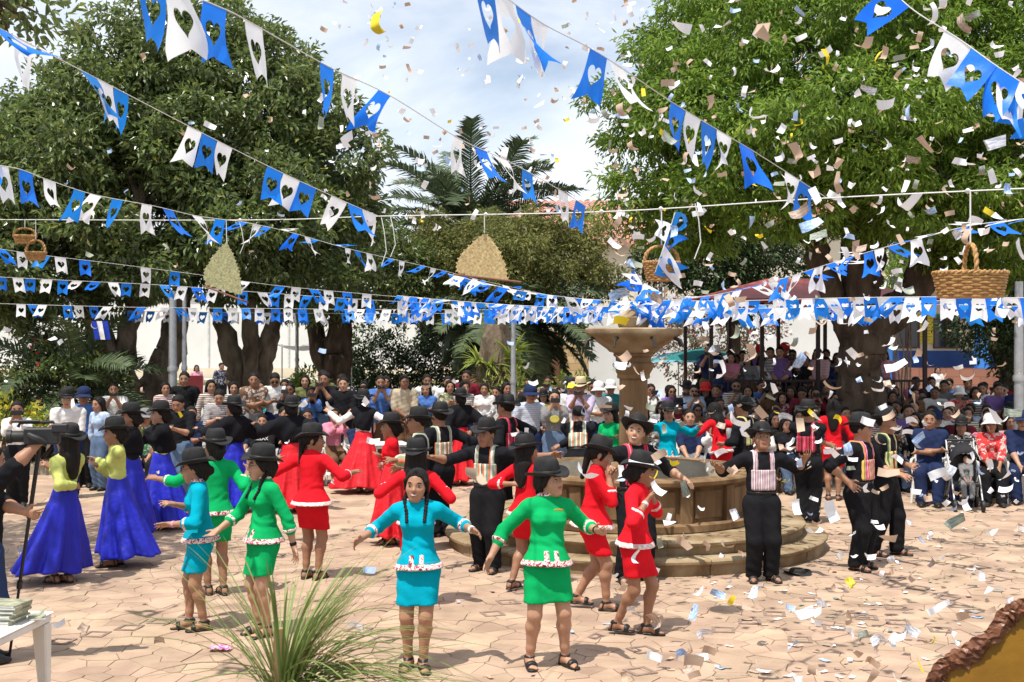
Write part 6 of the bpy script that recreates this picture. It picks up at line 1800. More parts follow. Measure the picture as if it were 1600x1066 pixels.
def spline(pts, n=40):
    pts = [Vector(p) for p in pts]; out = []
    m = len(pts)
    for i in range(m-1):
        p0, p1, p2, p3 = pts[max(0,i-1)], pts[i], pts[i+1], pts[min(m-1,i+2)]
        for k in range(n):
            t = k/n
            out.append(0.5*((2*p1)+(p2-p0)*t+(2*p0-5*p1+4*p2-p3)*t*t+(3*p1-3*p2+p3-p0)*t**3))
    out.append(pts[-1]); return out
def bunting(label, marks, spacing, kind='calm', seed=0, group='bunting strings', skip=0.12, clusters=None, first=0, loose=(), mix=0.35, scale=1.0, sp_jit=0.25):
    r = random.Random(seed)
    cur = spline([P(*m) for m in marks], 24)
    o0 = cur[0].copy()
    t = tag(empty('bunting', o0), label, 'bunting', group)
    MB().tube([p-o0 for p in cur], 0.0034, 5).build('cord', MT['cord'], t)
    L_ = [0]
    for a, b in zip(cur, cur[1:]): L_.append(L_[-1]+(b-a).length)
    def at(s):
        for i in range(len(cur)-1):
            if L_[i+1] >= s:
                u = (s-L_[i])/max(1e-6, L_[i+1]-L_[i]); return cur[i].lerp(cur[i+1], u), (cur[i+1]-cur[i]).normalized()
        return cur[-1], (cur[-1]-cur[-2]).normalized()
    pos = []
    if clusters:
        # clusters: (px of the first flag, how many)
        for px, n in clusters:
            s0 = min(range(len(cur)), key=lambda i: abs(800+cur[i].x/cur[i].y*F-px)); s = L_[s0]
            for q in range(n): pos.append(s+q*FW*1.04*scale)
    else:
        s = spacing*r.random()
        while s < L_[-1]:
            if r.random() > skip: pos.append(s)
            s += spacing*(1+r.uniform(-sp_jit, sp_jit))
    for i, s in enumerate(pos):
        p, tn = at(s)
        h = Vector((tn.x, tn.y, tn.z)); y = Vector((0,0,1)).cross(h).normalized(); z = h.cross(y)
        M = Matrix((h, y, z)).transposed().to_4x4()
        pool = {'calm': FLAGS_CALM, 'wind': FLAGS_WIND, 'flat': FLAGS_FLAT}[kind]
        if r.random() < mix: pool = FLAGS_WIND if kind != 'wind' else FLAGS_FLAT
        me = r.choice(pool)
        col = FBLUE if (i+first) % 2 == 0 else FWHITE
        if col == FBLUE: col = tuple(c*r.uniform(.85,1.15) for c in col)
        link('flag', me, t, MT['film'], col, matrix=Matrix.Translation(p-o0) @ M @ Matrix.Scale(scale, 4) @ Matrix.Diagonal((r.choice((-1,1)),1,1,1)))
    for (px, py, d, ln) in loose:
        q = P(px, py, d)-o0
        MB().tube([q, q+Vector((0.03,0.0,-ln*.3)), q+Vector((0.05,0.02,-ln*.7)), q+Vector((0.0,0.03,-ln))], 0.005, 5).build('loose_end', MT['cord'], t)
    return t
bunting('blue and white heart bunting sloping from the upper left edge, groups of three', [(-70,10,7.4),(30,60,8.1),(150,122,9.1),(310,205,10.6),(430,265,11.6),(545,318,12.4),(592,338,12.8)], .3, 'calm', 1, clusters=[(0,1),(38,1),(141,3),(303,3),(428,3),(532,3)], loose=[(596,340,12.7,.5),(610,338,12.6,.42)], mix=.2, scale=1.32)
bunting('large blue and white bunting crossing the top left sky towards the cord', [(200,-45,5.0),(345,12,5.6),(400,40,5.9),(515,105,6.8),(610,150,7.6),(720,218,8.9),(800,255,9.6),(880,300,10.4),(930,332,10.9)], .3, 'calm', 2, clusters=[(235,1),(270,1),(336,1),(396,1),(512,1),(548,1),(602,1),(716,1),(750,1),(783,1),(825,1),(880,1),(908,1)], mix=.35, scale=1.1)
bunting('heart bunting from the left edge to the cross cord above the small baskets', [(-60,255,9.6),(20,262,10.2),(80,283,10.8),(150,305,11.6),(240,322,12.7),(310,338,13.6),(375,346,14.4)], .22, 'calm', 3, clusters=[(-10,1),(0,1),(40,1),(78,1),(124,1),(150,1),(182,1),(228,1),(262,1),(308,1),(345,1)], loose=[(374,346,14.3,.38)], mix=.45, scale=1.25)
bunting('receding heart bunting running from the cross cord to the fountain', [(375,346,14.4),(450,362,15.4),(530,385,16.8),(600,402,18),(680,420,19.4),(760,440,20.8),(860,462,22)], .30, 'wind', 4, skip=.1)
bunting('upper of the three nearly level far left bunting lines', [(-20,386,18.5),(60,398,19),(160,410,19.4),(300,428,20.2),(430,446,21),(600,462,21.6),(800,478,22)], .30, 'calm', 5, skip=.25)
bunting('middle of the three nearly level far left bunting lines', [(-20,432,20.5),(100,438,20.8),(260,446,21.2),(420,458,21.6),(600,470,22),(860,482,22.5)], .27, 'calm', 6, skip=.22)
bunting('lowest long level bunting line on the left', [(-20,474,22.6),(200,480,22.6),(400,482,22.6),(640,484,22.8),(980,484,23)], .26, 'calm', 7, skip=.12, mix=.15)
bunting('second low bunting line hanging just behind the lowest left one', [(200,486,26.0),(400,489,26.0),(640,490,26),(960,488,26)], .27, 'calm', 8, skip=.15, mix=.2)
bunting('crowded bunting rising left from the fountain top', [(700,428,17.0),(800,452,16.5),(900,466,16.0),(1000,472,15.4)], .15, 'wind', 9, skip=0, mix=.3)
bunting('crowded bunting level with the fountain top on its left', [(620,462,20.0),(760,474,18.5),(880,480,17),(1000,478,15.5)], .15, 'wind', 10, skip=0, mix=.3)
bunting('bunting knotted around the fountain finial', [(992,425,15.3),(1004,450,15.2),(990,478,15.15),(1030,486,15.3)], .075, 'flat', 11, skip=0, mix=.5)
bunting('dense level bunting from the fountain top to the right edge', [(1000,470,15.2),(1150,470,14.4),(1300,466,13.6),(1450,464,12.8),(1640,466,12)], .165, 'calm', 12, skip=.03, mix=.45)
bunting('dense bunting just below and behind the right level one', [(1000,478,15.8),(1150,482,15.2),(1300,480,14.8),(1450,476,14.4),(1640,480,14)], .165, 'wind', 13, skip=.03, mix=.3)
bunting('dense third bunting behind the right level pair', [(1005,466,17.8),(1150,476,17.6),(1300,475,17.4),(1450,470,17.2),(1640,474,17)], .18, 'wind', 21, skip=.05, mix=.3)
bunting('twisted bunting rising from the fountain top to the right edge', [(1010,472,15.2),(1110,462,14.2),(1200,442,13.2),(1290,414,12.2),(1370,390,11.3),(1440,372,10.6),(1520,352,10.0),(1640,338,9.3)], .19, 'flat', 14, skip=.05, mix=.35)
bunting('big bunting at the top right corner sloping down right', [(1370,-45,6.6),(1420,10,6.5),(1500,62,6.4),(1560,105,6.3),(1660,170,6.2)], .3, 'calm', 15, clusters=[(1405,1),(1497,5),(1570,3)], mix=.5)
bunting('bunting from the top centre down to the cross cord at right', [(690,-60,5.6),(780,-10,6.1),(850,38,6.6),(940,86,7.1),(1060,166,8.0),(1180,238,8.8),(1290,308,9.5)], .3, 'calm', 16, clusters=[(756,1),(786,1),(818,1),(842,1),(937,1),(966,1),(1060,4),(1168,1),(1238,2)], loose=[(1086,318,9.9,.45)], mix=.35, scale=1.2)
bunting('short twisted bunting dangling from the cord beside the round basket', [(1055,332,10.3),(1046,360,10.3),(1034,395,10.25),(1024,425,10.3)], .11, 'flat', 19, skip=0, mix=.6)
# blue and white striped cloth hanging under the lowest left line
q = P(143, 502, 22.5)
t = tag(empty('small_flag', q), 'small blue and white striped flag hanging below the left bunting', 'flag')
for k in range(3): MB().add([(k*.1,-.02*math.sin(k),0),(k*.1+.099,-.02*math.sin(k+1),0),(k*.1+.16,-.02,-.34),(k*.1+.06,.01,-.34)], [(0,1,2,3)]).build('stripe', MT['cloth'], t, color=((0.02,0.05,0.38) if k != 1 else (0.75,0.75,0.75)))

# ------------------------------------------------------------------ cross cord with baskets and plaited fans
cross = [P(-80,343,16.6), P(375,344,14.3), P(592,338,12.9), P(940,331,10.9), P(1285,310,9.45), P(1700,290,8.0)]
t = tag(empty('cross_cord', cross[0]), 'long white cord stretched across the plaza carrying baskets', 'cord')
MB().tube([p-cross[0] for p in spline(cross, 16)], 0.0055, 6).build('cord', MT['cord'], t)
for px in (1033, 1515, 757, 375, 940): 
    c = min(spline(cross, 60), key=lambda p: abs(800+p.x/p.y*F-px)); MB().lathe([(.004,-.02),(.018,-.008),(.02,.006),(.006,.02)], 8, (c-cross[0])).build('knot', MT['cord'], t, smooth=True)
def oncord(px):
    return min(spline(cross, 200), key=lambda p: abs(800+p.x/p.y*F-px))
M_wick = pm('golden_wicker', (0.46,0.26,0.095), 0.6, 0.35, 30, 0.4, 140, 0.35, col2=(0.30,0.155,0.05), isl=0.12)
M_wick2 = pm('pale_rush', (0.62,0.50,0.27), 0.65, 0.3, 40, 0.4, 140, 0.3, col2=(0.44,0.32,0.14), isl=0.15)
def basket(label, top, w, dp, h, handle_h, cordtop, yaw=0.0, mat=None, rows=9, taper=0.78, handle_r=0.013, cross=False):
    mat = mat or M_wick
    t = tag(empty('wicker_basket', top-Vector((0,0,h)), yaw), label, 'basket')
    n = 40
    for j in range(rows):
        f = (j+.5)/rows; k = taper+(1-taper)*f; z = h*f
        pts = [((w/2*k+.006*math.cos(12*a+PI*j))*math.cos(a), (dp/2*k+.006*math.cos(12*a+PI*j))*math.sin(a), z+.002*math.sin(5*a+j)) for a in np.linspace(0, 2*PI, n+1)]
        MB().tube(pts, h/rows*.52, 6).build('weaver', mat, t, smooth=True)
    for i in range(24):
        a = 2*PI*i/24
        MB().tube([(w/2*taper*math.cos(a)*.99, dp/2*taper*math.sin(a)*.99, 0), (w/2*math.cos(a)*.99, dp/2*math.sin(a)*.99, h)], .006, 5).build('stake', mat, t, smooth=True)
    for tw in (0, PI):
        MB().tube([((w/2+.008*math.cos(a*20+tw))*math.cos(a), (dp/2+.008*math.cos(a*20+tw))*math.sin(a), h+.006+.008*math.sin(a*20+tw)) for a in np.linspace(0, 2*PI, 90)], .010, 6).build('rim', mat, t, smooth=True)
    MB().lathe([(w/2*taper*.95,0.0),(w/2*taper*.97,.012)], 28).build('base', mat, t).scale = (1, dp/w, 1)
    for tw in (0, PI):
        pts = []
        for s in np.linspace(0, 1, 60):
            a = PI*s; x = (dp if cross else w)/2*math.cos(a); u_, v_ = x+.007*math.cos(s*40+tw), .007*math.sin(s*40+tw)
            pts.append((v_, u_, h+handle_h*math.sin(a)**.75) if cross else (u_, v_, h+handle_h*math.sin(a)**.75))
        MB().tube(pts, handle_r, 6).build('handle', mat, t, smooth=True)
    b = top+Vector((0,0,handle_h-.005)); o = t.location
    q = Matrix.Rotation(-yaw,3,'Z') @ (Vector(cordtop)-o); q0 = Matrix.Rotation(-yaw,3,'Z') @ (b-o)
    MB().tube([q0, q], 0.006, 5).build('hanging_cord', MT['cord'], t)
c = oncord(1033); z = P(1033,412,c.y).z
basket('round wicker basket with arched handle hanging above the fountain', Vector((c.x,c.y,z)), .31, .27, .15, .15, c, 0.3, rows=8)
c = oncord(1515); z = P(1515,428,c.y).z
basket('wide oval wicker basket with twisted handle hanging at upper right', Vector((c.x,c.y,z)), .50, .34, .17, .21, c, -0.12, rows=9, taper=.86, handle_r=.012, cross=True)
c = oncord(38); z = P(38,370,c.y).z
basket('upper of two small hanging baskets at the left edge', Vector((c.x,c.y,z)), .28, .22, .09, .11, c, 0.1, rows=5)
c = oncord(57); z = P(57,396,c.y).z
basket('lower of two small hanging baskets at the left edge', Vector((c.x,c.y,z)), .27, .22, .09, .17, c, -0.2, rows=5)
def plaited_fan(label, top_px, rows_px, yaw, stick, mat, cordtop, d):
    """herringbone plaited fan: outline in metres below its tip"""
    t0 = P(*top_px, d)
    t = tag(empty('plaited_fan', t0, yaw), label, 'fan')
    out = [(x/F*d, -z/F*d) for x, z in rows_px]
    b = MB().add([(x*.97,.006,z*.985-.002) for x, z in out]+[(x*.97,.012,z*.985-.002) for x, z in out], [tuple(range(len(out))), tuple(range(2*len(out)-1, len(out)-1, -1))]+[(i, (i+1) % len(out), len(out)+(i+1) % len(out), len(out)+i) for i in range(len(out))])
    b.build('backing', mat, t)
    m = MB(); sp = .021; r = random.Random(9)
    xs = [p[0] for p in out]; zs = [p[1] for p in out]
    j = 0; z = min(zs)
    while z < max(zs):
        x = min(xs); sg = 1 if j % 2 else -1
        while x < max(xs):
            if in_poly((x, z), out, 0.0):
                y = -r.uniform(0, .003); a = .017; w = .0065; l = 1
                dx, dz = sg*.011, .0135
                nx, nz = -dz, dx; nl = math.hypot(nx, nz); nx, nz = nx/nl*w*.85, nz/nl*w*.85
                m.add([(x-dx-nx,y,z-dz-nz),(x+dx-nx,y-.003,z+dz-nz),(x+dx+nx,y-.003,z+dz+nz),(x-dx+nx,y,z-dz+nz),(x-dx,y+.007,z-dz),(x+dx,y+.006,z+dz)], [(0,1,2,3),(1,0,4,5),(3,2,5,4)])
            x += .0145
        z += sp; j += 1
    o = m.build('plait', mat, t); o['kind'] = 'stuff'
    (x0, z0), (x1, z1) = stick
    MB().tube([(x0/F*d,0,-z0/F*d),((x0+x1)/2/F*d,-.004,-(z0+z1)/2/F*d),(x1/F*d,0,-z1/F*d)], .011, 8).build('stick', pm('brown_stick', (0.22,0.10,0.06), 0.7) if 'brown_stick' not in bpy.data.materials else bpy.data.materials['brown_stick'], t, smooth=True)
    q = Matrix.Rotation(-yaw,3,'Z') @ (Vector(cordtop)-t0)
    MB().tube([(0,.008,0), q], .005, 5).build('hanging_cord', MT['cord'], t)
c = oncord(757)
plaited_fan('wide golden plaited palm fan hanging at centre', (757,365), [(0,0),(10,8),(24,28),(32,48),(36,68),(40,74),(0,69),(-42,62),(-45,48),(-35,30),(-16,12)], 0.0, ((-48,64),(57,76)), M_wick2, c, c.y)
c = oncord(350)
M_rush = pm('greenish_rush', (0.50,0.48,0.27), 0.65, 0.3, 40, 0.4, 140, 0.3, col2=(0.30,0.30,0.15), isl=0.15)
plaited_fan('narrow greenish plaited palm fan hanging left of centre', (354,379), [(0,0),(10,18),(20,46),(23,66),(24,82),(-6,74),(-33,66),(-36,46),(-22,22),(-8,6)], 0.0, ((-35,68),(34,94)), M_rush, oncord(354), oncord(354).y)

# ------------------------------------------------------------------ the stage edge with cut palms, table, cameraman
tag(MB().box((-6,-6,0.0),(6,5.25,0.93)).build('stage', pm('dark_stage_boards', (0.10,0.07,0.05), 0.8, 0.3, 3, 0.3, 20)), kind='structure')
def cut_palm():
    b = P(440, 1010, 4.75); b.z = 0.93
    g = np.random.default_rng(77)
    t = tag(empty('palm_bunch', b), 'bunch of cut green palm blades standing at the stage edge', 'plant')
    MB().lathe([(.10,0),(.13,.05),(.14,.16),(.13,.18),(.05,.17)], 20).build('pot', pm('clay_pot', (0.30,0.13,0.07), 0.8), t, smooth=True)
    MB().tube([(0,0,.1),(0.0,0,.3),(-.01,0,.5)], [.045,.04,.02], 8).build('stem', M_dry, t, smooth=True)
    for i in range(270):
        up = i < 120
        a = g.uniform(0, 2*PI)
        if g.random() < (.8 if not up else .4): a = g.normal(-.1, .7)
        el = g.uniform(1.05, 1.5) if up else g.uniform(.25, 1.2)
        ln = g.uniform(.35, .68) if up else g.uniform(.45, .95)
        droop = g.uniform(.0, .25) if up else g.uniform(.5, 1.5)
        w = g.uniform(.007, .014); z0 = g.uniform(.14, .34)
        d = np.array((math.cos(a), math.sin(a), 0)); sd = np.array((-d[1], d[0], 0)); V = []; Fq = []; s = 8
        for k in range(s+1):
            q = k/s
            p = d*(.03+ln*q*math.cos(el*(1-.35*q))) + np.array((0,0,z0+ln*(q*math.sin(el)-droop*q*q*.55)))
            ww = w*.5*(1-q)**.5*(0.6+.4*min(1, q*4))
            V += [p-sd*ww, p+np.array((0,0,-ww*.7)), p+sd*ww]
            if k: o = 3*k; Fq += [(o-3,o-2,o+1,o), (o-2,o-1,o+2,o+1)]
        link('blade', mesh_np('blade', np.array(V), np.array(Fq), True), t, M_dryg if g.random() < .85 else M_dry)
cut_palm()

def plastic_table(loc, yaw, label, sx=.45, sy=.45, hh=.71):
    t = tag(empty('plastic_table', loc, yaw), label, 'table')
    MB().box((-sx,-sy,hh-.012),(sx,sy,hh)).build('top', MT['white_plastic'], t, bevel=.006)
    MB().box((-sx+.012,-sy+.012,hh-.065),(sx-.012,sy-.012,hh-.0125)).build('apron', MT['white_plastic'], t, bevel=.008)
    for a in (-1,1):
        for b in (-1,1):
            m = MB(); x, y = a*(sx-.06), b*(sy-.06)
            m.add([(x-.05,y-.05,hh-.07),(x+.05,y-.05,hh-.07),(x+.05,y+.05,hh-.07),(x-.05,y+.05,hh-.07),(x+a*.02-.025,y+b*.02-.025,0),(x+a*.02+.025,y+b*.02-.025,0),(x+a*.02+.025,y+b*.02+.025,0),(x+a*.02-.025,y+b*.02+.025,0)], [(0,1,2,3),(7,6,5,4),(0,4,5,1),(1,5,6,2),(2,6,7,3),(3,7,4,0)])
            m.build('leg', MT['white_plastic'], t, bevel=.01)
    return t
plastic_table((-3.60,7.86,0), R(-5), 'white plastic table with magazines at the lower left corner')
rr = random.Random(4)
M_mag = pm('magazine_cover', (0.42,0.42,0.30), 0.35, 0.5, 18, 0, 1, 0.5, col2=(0.16,0.17,0.11))
M_pages = pm('magazine_pages', (0.72,0.72,0.68), 0.8, 0.1, 40, 0, 1)
nmag = 10
for k in range(nmag):
    z = .712+k*.0128
    t = tag(empty('magazine', (-3.36+rr.uniform(-.012,.012)+k*.003, 7.96+rr.uniform(-.012,.012), z), R(-8+rr.uniform(-4,4))), f'{ORD[nmag-1-k]} magazine from the top of the pile on the white table', 'magazine', 'magazine pile')
    MB().box((-.14,-.105,.0012),(.14,.105,.0105)).build('pages', M_pages, t)
    MB().box((-.142,-.107,.0107),(.142,.107,.0122)).build('cover', M_mag, t)
    MB().box((.1402,-.107,0),(.1425,.107,.0106)).build('spine', M_mag, t)
t = tag(empty('magazine', (-3.16, 8.08, .712), R(25)), 'loose magazine with curled corner right of the pile', 'magazine', 'magazine pile')
MB().box((-.05,-.09,0),(.05,.09,.008)).build('pages', M_pages, t)
MB().add([(-.05,-.09,.009),(.02,-.09,.009),(.05,-.09,.03),(.05,.09,.04),(.02,.09,.009),(-.05,.09,.009)], [(0,1,4,5),(1,2,3,4)]).build('cover', M_mag, t)
plastic_table(((588-800)/F*21.6, 21.6, 0), 0.3, 'white plastic table behind the red skirt left of centre', .55, .4)

def cameraman():
    d = 9.6; px = -26
    loc = Vector(((px-800)/F*d, d, 0)); yaw = R(118)
    hw = [P(62,690,d-.12), P(40,800,d-.10)]
    hl = world_hands(loc, yaw, [(q.x,q.y,q.z) for q in hw])
    hl = [hl[1], hl[0]] if False else hl
    k = Skel(1.72, True, 1.12, None, hl, [None, None], (R(2),0), 0, (R(5),R(2),0), palms=[(0.4,-0.6,0.3,0.9),(0.2,-0.7,0.1,1.2)])
    root = tag(empty('person', loc, yaw), 'cameraman in black shirt and jeans cut by the left edge', 'person')
    link('body', body_vox(k, .0085, True).mesh('body'), root, MT['skin'], SKIN[0]); face(root, k)
    v, b = blouse(k, .011, 0.0, .018, -.03, .003); link('shirt', b, root, MT['cloth'], BK)
    link('trousers', trousers(k, .011, .014), root, MT['cloth'], (.03,.05,.12))
    link('hair', hair_mesh(k, .012, 'short'), root, MT['hair'], HAIRC)
    for i in (0,1):
        sh = sandal(root, k, i, (.02,.02,.03), closed=True)
    c = P(62,682,d-.12)
    t = tag(empty('video_camera', c, R(10)), 'black shoulder video camera with long lens at the left edge', 'camera')
    B = MT['black_plastic']
    MB().box((-.11,-.06,-.06),(.15,.06,.07)).build('camera_body', B, t, bevel=.012)
    MB().lathe([(.038,0),(.044,.02),(.044,.10),(.052,.105),(.052,.14),(.040,.142)], 20).build('lens', B, t, smooth=True).matrix_local = Matrix.Translation((-.10,0,0)) @ Matrix.Rotation(R(-90),4,'Y')
    MB().tube([(-.16,0,.075),(-.14,0,.11),(.10,0,.11),(.12,0,.07)], .013, 8).build('top_handle', B, t, smooth=True)
    MB().tube([(-.20,-.02,.12),(.0,-.02,.12)], .012, 8).build('microphone', B, t, smooth=True)
    MB().box((.10,-.07,.03),(.22,.0,.10)).build('viewfinder', B, t, bevel=.01)
    MB().tube([(.06,-.075,-.05),(.02,-.09,-.02),(-.03,-.09,0.0),(-.07,-.07,.02)], [.02,.026,.026,.02], 8).build('hand_strap', B, t, smooth=True)
    a = P(46,756,d-.1); b = P(18,944,d+.15); b2 = Vector((b.x-.02,b.y,0))
    t = tag(empty('monopod', b2), 'thin black monopod held by the cameraman', 'monopod')
    top = c-b2-Vector((0,0,.07)); 
    MB().tube([(0,0,0), top*.35], .011, 8).build('lower_tube', B, t, smooth=True)
    MB().tube([top*.34, top*.68], .014, 8).build('middle_tube', B, t, smooth=True)
    MB().tube([top*.67, top], .017, 8).build('upper_tube', B, t, smooth=True)
    for f in (.35,.68): MB().tube([top*(f-.015), top*(f+.02)], .022, 8).build('clamp', B, t, smooth=True)
cameraman()

# decoration at lower right: mustard board with crumpled brown paper edge
def mustard_board():
    d = 4.55; base = P(1560, 1066, d); base.z = .93
    t = tag(empty('painted_prop', base), 'mustard yellow painted board with crumpled brown paper edge, lower right', 'decoration')
    edge = [(1440,1110),(1448,1062),(1470,1030),(1505,1008),(1540,985),(1562,955),(1590,940),(1640,925),(1720,930)]
    E = [P(x, y, d+(1600-x)/400*.25)-base for x, y in edge]
    cur = spline(E, 8)
    vs = []; fs = []
    n = len(cur)
    for p in cur: vs += [tuple(p+Vector((.02,.0,-.02))), tuple(Vector((max(p.x+.02,-.2)+.12,p.y-.12,0.0)))]
    for i in range(n-1): fs.append((2*i,2*i+1,2*i+3,2*i+2))
    vs2 = [(x,y+.03,z) for x,y,z in vs]
    m = MB().add(vs, fs); m.add(vs2, [tuple(reversed(f)) for f in fs])
    m.build('board', pm('mustard_paint', (0.26,0.135,0.010), 0.6, 0.25, 4, 0.2, 30, 0.25, col2=(0.17,0.08,0.006)), t, smooth=True)
    r = random.Random(8); V = []; Fq = []; w = 7
    for i, p in enumerate(cur):
        tg = (cur[min(i+1,n-1)]-cur[max(i-1,0)]).normalized(); nv = Vector((-tg.z,0,tg.x))
        wd = .075+.012*math.sin(i*.35)+r.uniform(-.008,.008)
        for k in range(w):
            f = k/(w-1)
            V.append(p+nv*(.012-wd*f)+Vector((0,-.012*math.sin(PI*f)-r.uniform(0,.016)-.012,r.uniform(-.006,.006))))
    for i in range(n-1):
        for k in range(w-1): a = i*w+k; Fq.append((a,a+1,a+w+1,a+w))
    link('paper_edge', mesh_np('paper_edge', np.array([tuple(v) for v in V]), np.array(Fq), False), t, pm('crumpled_brown_paper', (0.22,0.085,0.04), 0.4, 0.4, 9, 0.6, 25, 0.45, col2=(0.12,0.045,0.022)))
mustard_board()

# small things in the plaza
def stroller():
    px, d = 1508, 18.3
    t = tag(empty('stroller', ((px-800)/F*d, d, 0), R(-10)), 'black child stroller in front of the seated women at right', 'stroller')
    B = MT['black_plastic']
    for x, y in ((-.2,-.3),(.2,-.3),(-.22,.3),(.22,.3)):
        w = MB().lathe([(.05,-.02),(.085,-.02),(.09,0),(.085,.02),(.05,.02)], 18).build('wheel', B, t, smooth=True); w.matrix_local = Matrix.Translation((x,y,.09)) @ Matrix.Rotation(R(90),4,'Y')
    for s in (-1,1): MB().tube([(s*.2,-.3,.1),(s*.2,-.05,.45),(s*.2,.3,.75),(s*.2,.45,1.0)], .014, 8).build('frame_tube', MT['metal_grey'], t, smooth=True); MB().tube([(s*.22,.3,.1),(s*.2,.0,.5)], .014, 8).build('frame_tube', MT['metal_grey'], t, smooth=True)
    MB().tube([(-.2,.45,1.0),(.2,.45,1.0)], .018, 8).build('handle', B, t, smooth=True)
    MB().box((-.18,-.22,.36),(.18,.12,.42)).build('seat', B, t, bevel=.02); MB().box((-.18,.1,.4),(.18,.16,.82)).build('seat_back', B, t, bevel=.02)
    V = []; Fq = []
    for i in range(9):
        for j in range(7):
            a = PI*i/8; b = PI*.55*j/6; V.append((.2*math.cos(a), .18-.28*math.sin(b)*1.0, .72+.26*math.sin(a)*math.cos(b*.6)))
    for i in range(8):
        for j in range(6): q = i*7+j; Fq.append((q,q+1,q+8,q+7))
    link('canopy', mesh_np('canopy', np.array(V), np.array(Fq), True), t, MT['cloth'], (.03,.03,.035))
    spectator('toddler in grey sitting in the black stroller', 'fs_lap', ((px-800)/F*d, d-.02, .17), -10, COLN['grey'], COLN['grey'], scale=.5)
stroller()
def umbrella(px, py, d, col, label, rad=.75):
    c = P(px, py, d); t = tag(empty('parasol', (c.x,c.y,0)), label, 'parasol')
    MB().lathe([(rad,c.z-.28),(rad*.8,c.z-.17),(rad*.45,c.z-.05),(.02,c.z)], 8).build('canopy', MT['cloth'], t, color=col); MB().tube([(0,0,0),(0,0,c.z+.05)], .018, 8).build('pole', MT['metal_grey'], t, smooth=True)
umbrella(1098, 545, 31, (0.03,0.17,0.165), 'teal parasol behind the crowd left of the bandstand', 1.0)
umbrella(1060, 550, 34, (0.14,0.34,0.40), 'pale blue parasol beside the teal one', .9)
def awning():
    c = P(488,545,34); t = tag(empty('awning', (c.x,c.y,0)), 'small sagging white awning on thin poles behind the left crowd', 'awning')
    V = []; Fq = []
    for i in range(9):
        for j in range(7): x, y = -1.0+2.0*i/8, -.8+1.6*j/6; V.append((x, y, c.z+.12-.16*(1-(x/1.0)**2)*(1-(y/.8)**2)+.05*math.sin(3*x+y)))
    for i in range(8):
        for j in range(6): q = i*7+j; Fq.append((q,q+1,q+8,q+7))
    link('sheet', mesh_np('sheet', np.array(V), np.array(Fq), True), t, MT['film'], (.68,.68,.66))
    for x in (-1,1):
        for y in (-.8,.8): MB().tube([(x,y,0),(x,y,c.z+.12)], .02, 6).build('pole', MT['metal_grey'], t)
awning()
c = P(462,640,36); t = tag(empty('litter_bin', (c.x,36,0)), 'dark litter bin beside the far thin pole', 'bin')
MB().lathe([(.26,0),(.28,.5),(.28,1.15),(.22,1.3),(.05,1.36)], 18).build('shell', pm('dark_green_plastic', (.03,.04,.045), .5), t, smooth=True); MB().lathe([(.285,1.02),(.295,1.04),(.285,1.06)], 18).build('rim', MT['black_plastic'], t, smooth=True)
c = P(299,605,40); t = tag(empty('red_board', c), 'dark red board beside the walking woman on the left', 'sign')
MB().box((-.38,-.02,-.4),(.38,.02,.38)).build('panel', pm('dark_red_board', (.14,.012,.015), .6), t); MB().box((-.03,.021,-c.z),(.03,.05,.3)).build('post', MT['metal_grey'], t)
c = GP(1246,897); t = tag(empty('fallen_hat', (c.x,c.y,.012), .4), 'squashed black hat lying on the flagstones right of the steps', 'hat')
b = link('brim', HATS['felt']['brim'], t, MT['felt']); k_ = link('crown', HATS['felt']['crown'], t, MT['felt']); k_.scale = (1,1,.45); link('hat_band', HATS['felt']['hat_band'], t, MT['leather']).scale = (1,1,.45)
c = GP(343,1017); g = np.random.default_rng(3); V = []; Fq = []
for i in range(9):
    for j in range(6): V.append((-.085+.17*i/8, -.05+.1*j/5, abs(g.normal(.012,.012))+.012*(1-abs(i-4)/4)))
for i in range(8):
    for j in range(5): q = i*6+j; Fq.append((q,q+6,q+7,q+1))
tag(link('snack_wrapper', mesh_np('snack_wrapper', np.array(V), np.array(Fq), False), None, pm('pink_wrapper', (0.75,0.10,0.35), .3, .3, 25, 0, 1, .5, col2=(.75,.55,.65)), loc=(c.x,c.y,.008)), 'crumpled pink snack wrapper on the flagstones', 'wrapper')

